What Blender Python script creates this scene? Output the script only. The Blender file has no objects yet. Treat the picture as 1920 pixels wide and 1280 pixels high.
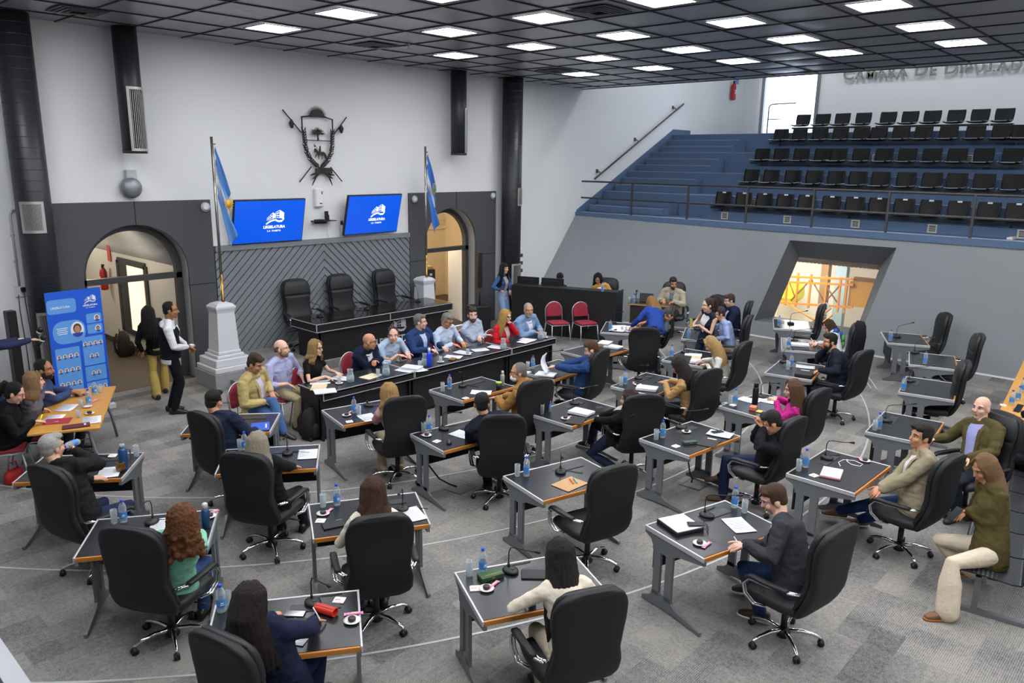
import bpy, math, random
from math import sin, cos, pi, radians as rad, hypot
from mathutils import Vector as V3, Matrix as M4, noise as mnoise

SC = bpy.context.scene
COL = SC.collection
random.seed(7)

# ---------------------------------------------------------------- camera, world, exposure
cam_d = bpy.data.cameras.new('camera')
cam = bpy.data.objects.new('camera', cam_d)
COL.objects.link(cam)
cam_d.sensor_width = 36.0
cam_d.lens = 1440.1 / 1920 * 36.0
cam_d.clip_end = 200
YAW, PITCH, ROLL = .8234, .2291, -.0148
_f = V3((sin(YAW) * cos(PITCH), cos(YAW) * cos(PITCH), -sin(PITCH)))
_r = V3((cos(YAW), -sin(YAW), 0))
_d = _f.cross(_r)
_r2 = _r * cos(ROLL) + _d * sin(ROLL)
_d2 = _d * cos(ROLL) - _r * sin(ROLL)
_m = M4((_r2, -_d2, -_f)).transposed().to_4x4()
_m.translation = V3((0, 0, 4.01))
cam.matrix_world = _m
SC.camera = cam

world = bpy.data.worlds.new('world')
SC.world = world
world.use_nodes = True
world.node_tree.nodes['Background'].inputs[0].default_value = (.93, .96, 1, 1)
world.node_tree.nodes['Background'].inputs[1].default_value = 1.3

SC.view_settings.view_transform = 'Standard'
SC.view_settings.look = 'None'
SC.view_settings.exposure = 0.0
SC.view_settings.gamma = 1
SC.view_settings.use_curve_mapping = False
SC.cycles.use_denoising = True
SC.cycles.max_bounces = 8
SC.cycles.diffuse_bounces = 4
SC.cycles.glossy_bounces = 3
SC.cycles.transparent_max_bounces = 12
SC.cycles.caustics_reflective = False
SC.cycles.caustics_refractive = False
SC.cycles.sample_clamp_indirect = 4.0

PANEL_LIGHT = 27.0      # emission of the LED ceiling panels
DAY_LIGHT = 5.0         # daylight behind the gallery window

# ---------------------------------------------------------------- materials
MATS = {}
def srgb(h):
    if isinstance(h, str):
        h = h.lstrip('#'); c = [int(h[i:i + 2], 16) / 255 for i in (0, 2, 4)]
    else:
        c = h
    return tuple(x / 12.92 if x <= .04045 else ((x + .055) / 1.055) ** 2.4 for x in c) + (1,)

def mat(name, col, rough=.6, metal=0, spec=.5, bump=0, bscale=80, var=0, vscale=6, emit=0, alpha=1, stretch=None):
    """Plain principled material with optional noise bump and slight colour variation."""
    if name in MATS: return MATS[name]
    m = bpy.data.materials.new(name); m.use_nodes = True
    nt = m.node_tree; b = nt.nodes['Principled BSDF']
    c = srgb(col)
    b.inputs['Base Color'].default_value = c
    b.inputs['Roughness'].default_value = rough
    b.inputs['Metallic'].default_value = metal
    b.inputs['Specular IOR Level'].default_value = spec
    if emit:
        b.inputs['Emission Color'].default_value = c
        b.inputs['Emission Strength'].default_value = emit
    if bump or var:
        tc = nt.nodes.new('ShaderNodeTexCoord'); src = tc.outputs['Object']
        if stretch:
            mp = nt.nodes.new('ShaderNodeMapping'); mp.inputs['Scale'].default_value = stretch
            nt.links.new(src, mp.inputs[0]); src = mp.outputs[0]
    if bump:
        n = nt.nodes.new('ShaderNodeTexNoise'); n.inputs['Scale'].default_value = bscale; n.inputs['Detail'].default_value = 3
        nt.links.new(src, n.inputs['Vector'])
        bp = nt.nodes.new('ShaderNodeBump'); bp.inputs['Strength'].default_value = bump; bp.inputs['Distance'].default_value = .02
        nt.links.new(n.outputs[0], bp.inputs['Height']); nt.links.new(bp.outputs[0], b.inputs['Normal'])
    if var:
        n = nt.nodes.new('ShaderNodeTexNoise'); n.inputs['Scale'].default_value = vscale; n.inputs['Detail'].default_value = 4
        nt.links.new(src, n.inputs['Vector'])
        mx = nt.nodes.new('ShaderNodeMix'); mx.data_type = 'RGBA'
        mx.inputs[6].default_value = tuple(x * (1 - var) for x in c[:3]) + (1,)
        mx.inputs[7].default_value = tuple(min(1, x * (1 + var)) for x in c[:3]) + (1,)
        nt.links.new(n.outputs[0], mx.inputs[0]); nt.links.new(mx.outputs[2], b.inputs['Base Color'])
    MATS[name] = m
    return m

def glassy(name, tint, amount=.3, rough=.05):
    """Thin clear plastic or glass: mostly see-through, with a glossy film."""
    if name in MATS: return MATS[name]
    m = bpy.data.materials.new(name); m.use_nodes = True; nt = m.node_tree
    for n in list(nt.nodes): nt.nodes.remove(n)
    o = nt.nodes.new('ShaderNodeOutputMaterial'); t = nt.nodes.new('ShaderNodeBsdfTransparent')
    t.inputs[0].default_value = srgb(tint)
    g = nt.nodes.new('ShaderNodeBsdfPrincipled'); g.inputs['Base Color'].default_value = srgb('#dfe6ea')
    g.inputs['Roughness'].default_value = rough; g.inputs['Specular IOR Level'].default_value = .8
    lw = nt.nodes.new('ShaderNodeLayerWeight'); lw.inputs[0].default_value = .35
    mm = nt.nodes.new('ShaderNodeMath'); mm.operation = 'MULTIPLY_ADD'; mm.inputs[1].default_value = .55; mm.inputs[2].default_value = amount
    mm.use_clamp = True
    nt.links.new(lw.outputs['Facing'], mm.inputs[0])
    mx = nt.nodes.new('ShaderNodeMixShader')
    nt.links.new(mm.outputs[0], mx.inputs[0]); nt.links.new(t.outputs[0], mx.inputs[1]); nt.links.new(g.outputs[0], mx.inputs[2])
    nt.links.new(mx.outputs[0], o.inputs[0])
    MATS[name] = m
    return m

class NT:
    """Small node-building aid for the procedural surfaces."""
    def __init__(s, name):
        s.m = bpy.data.materials.new(name); s.m.use_nodes = True; s.t = s.m.node_tree
        s.b = s.t.nodes['Principled BSDF']; MATS[name] = s.m
    def n(s, kind, **kw):
        n = s.t.nodes.new('ShaderNode' + kind)
        for k, v in kw.items(): setattr(n, k, v)
        return n
    def l(s, a, b): s.t.links.new(a, b)
    def math(s, op, a, b=None, c=None):
        n = s.n('Math', operation=op)
        for i, x in enumerate((a, b, c)):
            if x is None: continue
            if isinstance(x, (int, float)): n.inputs[i].default_value = x
            else: s.l(x, n.inputs[i])
        return n.outputs[0]
    def mix(s, f, a, b):
        n = s.n('Mix', data_type='RGBA')
        if isinstance(f, (int, float)): n.inputs[0].default_value = f
        else: s.l(f, n.inputs[0])
        for i, x in ((6, a), (7, b)):
            if isinstance(x, tuple): n.inputs[i].default_value = x
            else: s.l(x, n.inputs[i])
        return n.outputs[2]

# ---------------------------------------------------------------- mesh builder
class MB:
    def __init__(s): s.v = []; s.f = []; s.mi = []; s.sm = []
    def add(s, vs, fs, mi=0, T=None, smooth=False):
        o = len(s.v)
        s.v += [tuple(T @ V3(v)) if T is not None else tuple(v) for v in vs]
        for f in fs:
            s.f.append(tuple(o + i for i in f)); s.mi.append(mi); s.sm.append(smooth)
        return s
    def box(s, c, d, mi=0, T=None, bev=0.0):
        x, y, z = (k / 2 for k in d); cx, cy, cz = c
        b = min(bev, x * .9, y * .9, z * .9)
        if b <= 0:
            vs = [(cx + a * x, cy + e * y, cz + g * z) for a in (-1, 1) for e in (-1, 1) for g in (-1, 1)]
            fs = [(0, 1, 3, 2), (4, 6, 7, 5), (0, 4, 5, 1), (2, 3, 7, 6), (0, 2, 6, 4), (1, 5, 7, 3)]
            return s.add(vs, fs, mi, T)
        vs = []; idx = {}
        for a in (-1, 1):
            for e in (-1, 1):
                for g in (-1, 1):
                    for k in range(3):
                        q = [a * (x - b), e * (y - b), g * (z - b)]
                        q[k] = (a * x, e * y, g * z)[k]
                        idx[a, e, g, k] = len(vs); vs.append((cx + q[0], cy + q[1], cz + q[2]))
        fs = []
        P = [(-1, -1), (1, -1), (1, 1), (-1, 1)]
        for sg in (-1, 1):
            for k in range(3):
                q = []
                for (u, w) in P:
                    t = [u, w]; t.insert(k, sg); q.append(idx[t[0], t[1], t[2], k])
                fl = (sg > 0) != (k == 1)
                fs.append(tuple(q if fl else q[::-1]))
        for k in range(3):
            i, j = [t for t in range(3) if t != k]
            for u in (-1, 1):
                for w in (-1, 1):
                    t = [0, 0, 0]; t[i] = u; t[j] = w
                    t[k] = -1; lo = tuple(t); t[k] = 1; hi = tuple(t)
                    q = [idx[lo + (i,)], idx[hi + (i,)], idx[hi + (j,)], idx[lo + (j,)]]
                    fs.append(tuple(q if (u * w > 0) == (k == 1) else q[::-1]))
        for a in (-1, 1):
            for e in (-1, 1):
                for g in (-1, 1):
                    q = [idx[a, e, g, 0], idx[a, e, g, 1], idx[a, e, g, 2]]
                    fs.append(tuple(q if a * e * g > 0 else q[::-1]))
        return s.add(vs, fs, mi, T)
    def prism(s, poly, h, mi=0, T=None, z0=0.0):
        """Extrude a plane polygon (x, y) from z0 to z0 + h."""
        n = len(poly)
        ar = sum(poly[i][0] * poly[(i + 1) % n][1] - poly[(i + 1) % n][0] * poly[i][1] for i in range(n))
        if ar < 0: poly = poly[::-1]
        vs = [(x, y, z0) for x, y in poly] + [(x, y, z0 + h) for x, y in poly]
        fs = [tuple(range(n - 1, -1, -1)), tuple(range(n, 2 * n))] + [(i, (i + 1) % n, n + (i + 1) % n, n + i) for i in range(n)]
        return s.add(vs, fs, mi, T)
    def loft(s, rings, mi=0, T=None, cap=True, smooth=True, close=True):
        n = len(rings[0]); vs = [p for r in rings for p in r]; fs = []
        for i in range(len(rings) - 1):
            for j in range(n if close else n - 1):
                k = (j + 1) % n
                fs.append((i * n + j, i * n + k, (i + 1) * n + k, (i + 1) * n + j))
        if cap and close:
            fs.append(tuple(range(n - 1, -1, -1))); fs.append(tuple((len(rings) - 1) * n + j for j in range(n)))
        return s.add(vs, fs, mi, T, smooth)
    def tube(s, pts, rad_, n=8, mi=0, T=None, cap=True, smooth=True, rnd=False, flat=1.0, up=None):
        """Sweep a circle (or ellipse: flat scales the second axis) along points; rnd rounds the ends."""
        pts = [V3(p) for p in pts]; rs = list(rad_) if isinstance(rad_, (list, tuple)) else [rad_] * len(pts)
        if rnd:
            a = (pts[0] - pts[1]).normalized(); b = (pts[-1] - pts[-2]).normalized()
            r0, r1 = rs[0], rs[-1]
            pts = [pts[0] + a * r0, pts[0] + a * r0 * .8, pts[0] + a * r0 * .45] + pts + [pts[-1] + b * r1 * .45, pts[-1] + b * r1 * .8, pts[-1] + b * r1]
            rs = [r0 * .12, r0 * .6, r0 * .9] + rs + [r1 * .9, r1 * .6, r1 * .12]
        N = len(pts); prev = None; rings = []
        for i in range(N):
            d = (pts[min(i + 1, N - 1)] - pts[max(i - 1, 0)])
            d = d.normalized() if d.length > 1e-9 else V3((0, 0, 1))
            if prev is None:
                ref = V3(up) if up is not None else (V3((0, 0, 1)) if abs(d.z) < .9 else V3((1, 0, 0)))
                x = ref - d * ref.dot(d)
                x = x.normalized() if x.length > 1e-6 else d.orthogonal().normalized()
            else:
                x = prev - d * prev.dot(d)
                x = x.normalized() if x.length > 1e-6 else d.orthogonal().normalized()
            prev = x; y = d.cross(x)
            rings.append([tuple(pts[i] + (x * cos(2 * pi * k / n) + y * (sin(2 * pi * k / n) * flat)) * rs[i]) for k in range(n)])
        return s.loft(rings, mi, T, cap, smooth)
    def ell(s, c, r, mi=0, T=None, n=12, m=8, R=None):
        if isinstance(r, (int, float)): r = (r, r, r)
        rings = []
        c = V3(c)
        for i in range(m + 1):
            a = -pi / 2 + pi * i / m; a = max(-pi / 2 + .05, min(pi / 2 - .05, a))
            ring = []
            for k in range(n):
                q = V3((r[0] * cos(a) * cos(2 * pi * k / n), r[1] * cos(a) * sin(2 * pi * k / n), r[2] * sin(a)))
                if R is not None: q = R @ q
                ring.append(tuple(c + q))
            rings.append(ring)
        return s.loft(rings, mi, T)
    def lathe(s, prof, n=16, mi=0, T=None, c=(0, 0, 0), cap=True, smooth=True):
        rings = [[(c[0] + r * cos(2 * pi * k / n), c[1] + r * sin(2 * pi * k / n), c[2] + z) for k in range(n)] for r, z in prof]
        return s.loft(rings, mi, T, cap, smooth)
    def mesh(s, name, mats):
        me = bpy.data.meshes.new(name)
        me.from_pydata(s.v, [], s.f)
        for m in mats: me.materials.append(m)
        me.polygons.foreach_set('material_index', s.mi)
        me.polygons.foreach_set('use_smooth', s.sm)
        me.update()
        return me
    def obj(s, name, mats, parent=None, loc=None, rotz=0):
        if not isinstance(mats, (list, tuple)): mats = [mats]
        return link(name, s.mesh(name, mats), parent, loc, rotz)

def link(name, data, parent=None, loc=None, rotz=0):
    o = bpy.data.objects.new(name, data); COL.objects.link(o)
    if parent is not None: o.parent = parent
    if loc is not None: o.location = loc
    if rotz: o.rotation_euler = (0, 0, rotz)
    return o

def thing(name, label, cat, loc=(0, 0, 0), rotz=0, group=None):
    o = bpy.data.objects.new(name, None); COL.objects.link(o)
    o.empty_display_size = .1
    o.location = loc; o.rotation_euler = (0, 0, rotz)
    return tag(o, label, cat, group)

def tag(o, label, cat, group=None):
    o['label'] = label; o['category'] = cat
    if group: o['group'] = group
    return o

def struct(name, mb, mats):
    o = mb.obj(name, mats); o['kind'] = 'structure'
    return o

def dup(root, loc, rotz=0, label=None, group=None, scale=None):
    r = root.copy(); COL.objects.link(r); r.location = loc; r.rotation_euler = (0, 0, rotz)
    if label: r['label'] = label
    if group: r['group'] = group
    if scale: r.scale = scale
    for ch in KIDS.get(root.name) or list(root.children):
        c = ch.copy(); COL.objects.link(c); c.parent = r
        for g in KIDS.get(ch.name) or list(ch.children):
            d = g.copy(); COL.objects.link(d); d.parent = c
    return r
KIDS = {}
def freeze(root):
    """Remember a prototype's children so that copying does not search the scene each time."""
    KIDS[root.name] = list(root.children)
    for ch in root.children: KIDS[ch.name] = list(ch.children)
    return root

def rotz(a, loc=(0, 0, 0)):
    return M4.Translation(V3(loc)) @ M4.Rotation(a, 4, 'Z')

_TXT = {}
def text_mesh(s, size, depth=.004, bold=0.0, align='CENTER', space=1.0):
    """Lettering as real geometry, lying in the XY plane."""
    k = (s, size, depth, bold, align, space)
    if k in _TXT: return _TXT[k]
    cu = bpy.data.curves.new('lettering', 'FONT'); cu.body = s; cu.size = size; cu.extrude = depth; cu.offset = bold
    cu.align_x = align; cu.space_character = space; cu.resolution_u = 3
    o = bpy.data.objects.new('lettering', cu); COL.objects.link(o)
    dg = bpy.context.evaluated_depsgraph_get(); dg.update()
    me = bpy.data.meshes.new_from_object(o.evaluated_get(dg))
    bpy.data.objects.remove(o); bpy.data.curves.remove(cu)
    vs = [tuple(v.co) for v in me.vertices]; fs = [tuple(p.vertices) for p in me.polygons]
    bpy.data.meshes.remove(me)
    _TXT[k] = (vs, fs)
    return vs, fs

# ---------------------------------------------------------------- positions (metres)
CHAIRS = [
    (2.316, 7.735, -72.0, 0.00, 1.00, 'black swivel chair of the grey-haired man drinking at the left'),
    (2.317, 6.042, -58.0, 0.00, 1.00, 'black swivel chair behind the curly red-haired woman in mint green'),
    (2.191, 4.124, -76.0, 0.00, 1.00, 'black swivel chair cut by the bottom edge, behind the woman in navy'),
    (3.713, 6.846, -60.0, 0.00, 1.00, 'black swivel chair of the grey-blonde woman with high heels'),
    (4.033, 8.160, -82.0, 0.00, 1.00, 'black swivel chair of the man in the navy suit near the left honey wood table'),
    (3.658, 4.979, -29.0, 0.00, 1.00, 'large black swivel chair seen from behind, of the auburn-haired woman in cream'),
    (3.952, 3.081, -27.0, 0.00, 1.00, 'black swivel chair at the bottom middle, behind the woman with very long dark hair'),
    (5.782, 4.270, -16.7, 0.00, 1.00, 'empty black swivel chair turned away at the desk with the tan folder'),
    (5.965, 2.272, -10.0, 0.00, 1.00, 'black swivel chair behind the man in the charcoal suit, front right'),
    (8.328, 2.044, -9.5, 0.00, 1.00, 'black swivel chair of the man in the khaki blazer'),
    (9.892, 1.796, 62.0, 0.00, 1.00, 'black swivel chair of the bald man in the olive jacket'),
    (8.318, 3.664, -5.0, 0.00, 1.00, 'black swivel chair of the man in black hiding his face in his hands'),
    (9.694, 3.913, -5.0, 0.00, 1.00, 'black swivel chair of the woman in the bright pink blazer'),
    (8.065, 5.299, -38.0, 0.00, 1.00, 'black swivel chair of the woman in black with clasped hands and crossed legs'),
    (6.270, 5.984, -41.7, 0.00, 1.00, 'black swivel chair seen from behind, of the black-haired man in dark navy'),
    (5.810, 7.361, -22.1, 0.00, 1.00, 'black swivel chair of the wavy blonde woman in pale pink'),
    (7.468, 6.745, -15.0, 0.00, 1.00, 'black swivel chair of the grey-haired man in the mustard jacket'),
    (9.259, 7.155, 10.0, 0.00, 1.00, 'black swivel chair of the man in the blue jacket leafing through papers'),
    (9.593, 5.411, -12.0, 0.00, 1.00, 'black swivel chair of the woman in the camel blazer'),
    (11.438, 5.860, 5.0, 0.00, 1.00, 'black swivel chair of the long-haired blonde woman in the white blouse'),
    (11.503, 7.496, -47.0, 0.00, 1.00, 'empty wide black swivel chair seen from behind, in front of the bending woman in blue'),
    (12.361, 4.269, -8.0, 0.00, 1.00, 'black swivel chair of the bearded man in the dark suit at the right'),
    (14.253, 5.096, 20.0, 0.00, 1.00, 'black swivel chair under a dark coat, behind the woman in white and blue'),
    (15.751, 6.303, 22.0, 0.00, 1.00, 'black swivel chair at the desk below the slanted window'),
    (13.486, 6.819, 20.0, 0.00, 1.00, 'black swivel chair of the man in the pale striped shirt'),
    (14.938, 7.520, 25.0, 0.00, 1.00, 'black swivel chair of the far man in the navy suit'),
    (14.950, 8.129, 70.0, 0.00, 1.00, 'empty black swivel chair far back, behind the woman filming with her phone'),
    (16.582, 4.186, 33.0, 0.00, 1.00, 'empty black swivel chair against the grey wall, farthest to the right'),
    (14.900, 3.253, 22.0, 0.00, 1.00, 'empty black swivel chair at the middle one of the three vacant right-hand desks'),
    (12.569, 2.931, 18.0, 0.00, 1.00, 'empty black swivel chair tucked to the nearest of the three vacant right-hand desks'),
    (8.130, 13.120, 172.0, 0.34, 1.08, 'empty high-backed chair at the left end of the raised bench'),
    (9.220, 13.120, 177.0, 0.34, 1.08, 'empty high-backed chair in the middle of the raised bench'),
    (10.400, 13.120, 183.0, 0.34, 1.08, 'empty high-backed chair at the right end of the raised bench'),
    (15.942, 9.511, 122.0, 0.00, 1.00, 'black swivel chair of the bearded man in the beige blazer'),
    (13.128, 8.292, 30.0, 0.00, 1.00, 'black swivel chair of the person leafing newspapers behind the bending woman'),
    (14.620, 12.100, -60.0, 0.00, 1.00, 'black chair of the man with his back turned at the black counter'),
    (15.220, 11.050, 112.0, 0.00, 1.00, 'black chair of the long-haired woman in mustard at the black counter'),
]
DESKS = [
    (7.846, 6.084, -0.8, 'black desk with loose papers and dark phone, before the woman with clasped hands'),
    (8.051, 4.452, -6.1, 'black desk with a green glasses case and an open black folder'),
    (8.318, 2.745, -1.1, 'black desk with a white notebook and a coiled white cable'),
    (4.160, 3.609, -26.7, 'black desk with a green purse, before the woman with very long dark hair'),
    (4.005, 5.538, -29.3, 'black desk before the auburn-haired woman in cream'),
    (2.430, 6.612, -33.4, 'black desk of the curly red-haired woman in mint green, with a blue flask'),
    (7.603, 7.829, -1.4, 'black desk with a steel bottle and a lime-green lidded cup'),
    (12.612, 2.992, 10.7, 'vacant black desk with one water bottle, nearest of the three along the right'),
    (14.532, 3.455, 16.2, 'vacant black desk with one water bottle, middle of the three along the right'),
    (16.043, 4.359, 24.0, 'vacant black desk farthest of the three along the right, by the grey wall'),
    (10.390, 2.672, 5.9, 'black desk of the bald man in the olive jacket'),
    (15.715, 6.499, 25.3, 'vacant black desk below the slanted window'),
    (13.989, 5.550, 24.6, 'black desk covered with white sheets and a laptop, before the woman in white and blue'),
    (12.173, 4.897, 10.7, 'black desk with a closed black case, before the bearded man in the dark suit'),
    (9.713, 6.123, 3.6, 'black desk with a large stack of white sheets, before the woman in the camel blazer'),
    (11.679, 6.499, 8.0, 'black desk of the long-haired blonde woman writing in white'),
    (12.775, 8.804, 30.0, 'black desk with newspapers, beside the bending woman in blue'),
    (13.426, 7.317, 26.3, 'black desk beside the woman filming with a phone'),
    (6.088, 3.045, -14.8, 'black desk with a thick binder of papers and folded glasses, front right'),
    (5.986, 4.773, -14.0, 'black desk with a tan folder and two markers, chair empty'),
    (6.161, 6.517, -8.8, 'black desk with a computer mouse, before the black-haired man in dark navy'),
    (5.881, 8.024, -12.8, 'black desk before the wavy blonde woman in pale pink'),
    (9.331, 7.660, 2.0, 'black desk of the man in the blue jacket leafing through papers'),
    (4.078, 7.435, -35.7, 'black desk with one blank white sheet, before the grey-blonde woman'),
    (4.359, 8.836, -40.0, 'black desk of the man in the navy suit near the left honey wood table'),
    (2.514, 4.504, -33.9, 'black desk with a red glasses case, at the bottom left'),
    (2.535, 8.639, -38.6, 'black desk with a blue flask and a gourd cup, of the grey-haired man drinking'),
    (9.942, 4.402, -6.0, 'black desk crowded with a black flask, sheets and sweets, before the woman in bright pink'),
    (10.832, 7.996, -3.0, 'black desk with a stack of books and papers, left of the wide empty chair'),
]
GROWS = {1: [9.76, 9.2, 8.65, 8.11, 7.58, 6.99, 6.45, 5.93, 5.39, 4.86, 4.31, 3.75, 3.24], 2: [9.62, 9.07, 8.49, 7.94, 7.39, 6.87, 6.34, 5.77, 5.22, 4.71, 4.17, 3.62], 3: [9.94, 9.39, 8.83, 8.26, 7.84, 7.27, 6.71, 6.16, 5.61, 5.06, 4.51, 3.93], 4: [9.99, 9.44, 8.86, 8.3, 7.74, 7.3, 6.74, 6.2, 5.62, 5.02, 4.46, 4.04], 5: [9.81, 9.23, 8.67, 8.09, 7.43, 6.87, 6.32, 5.75, 5.2, 4.66]}

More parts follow.
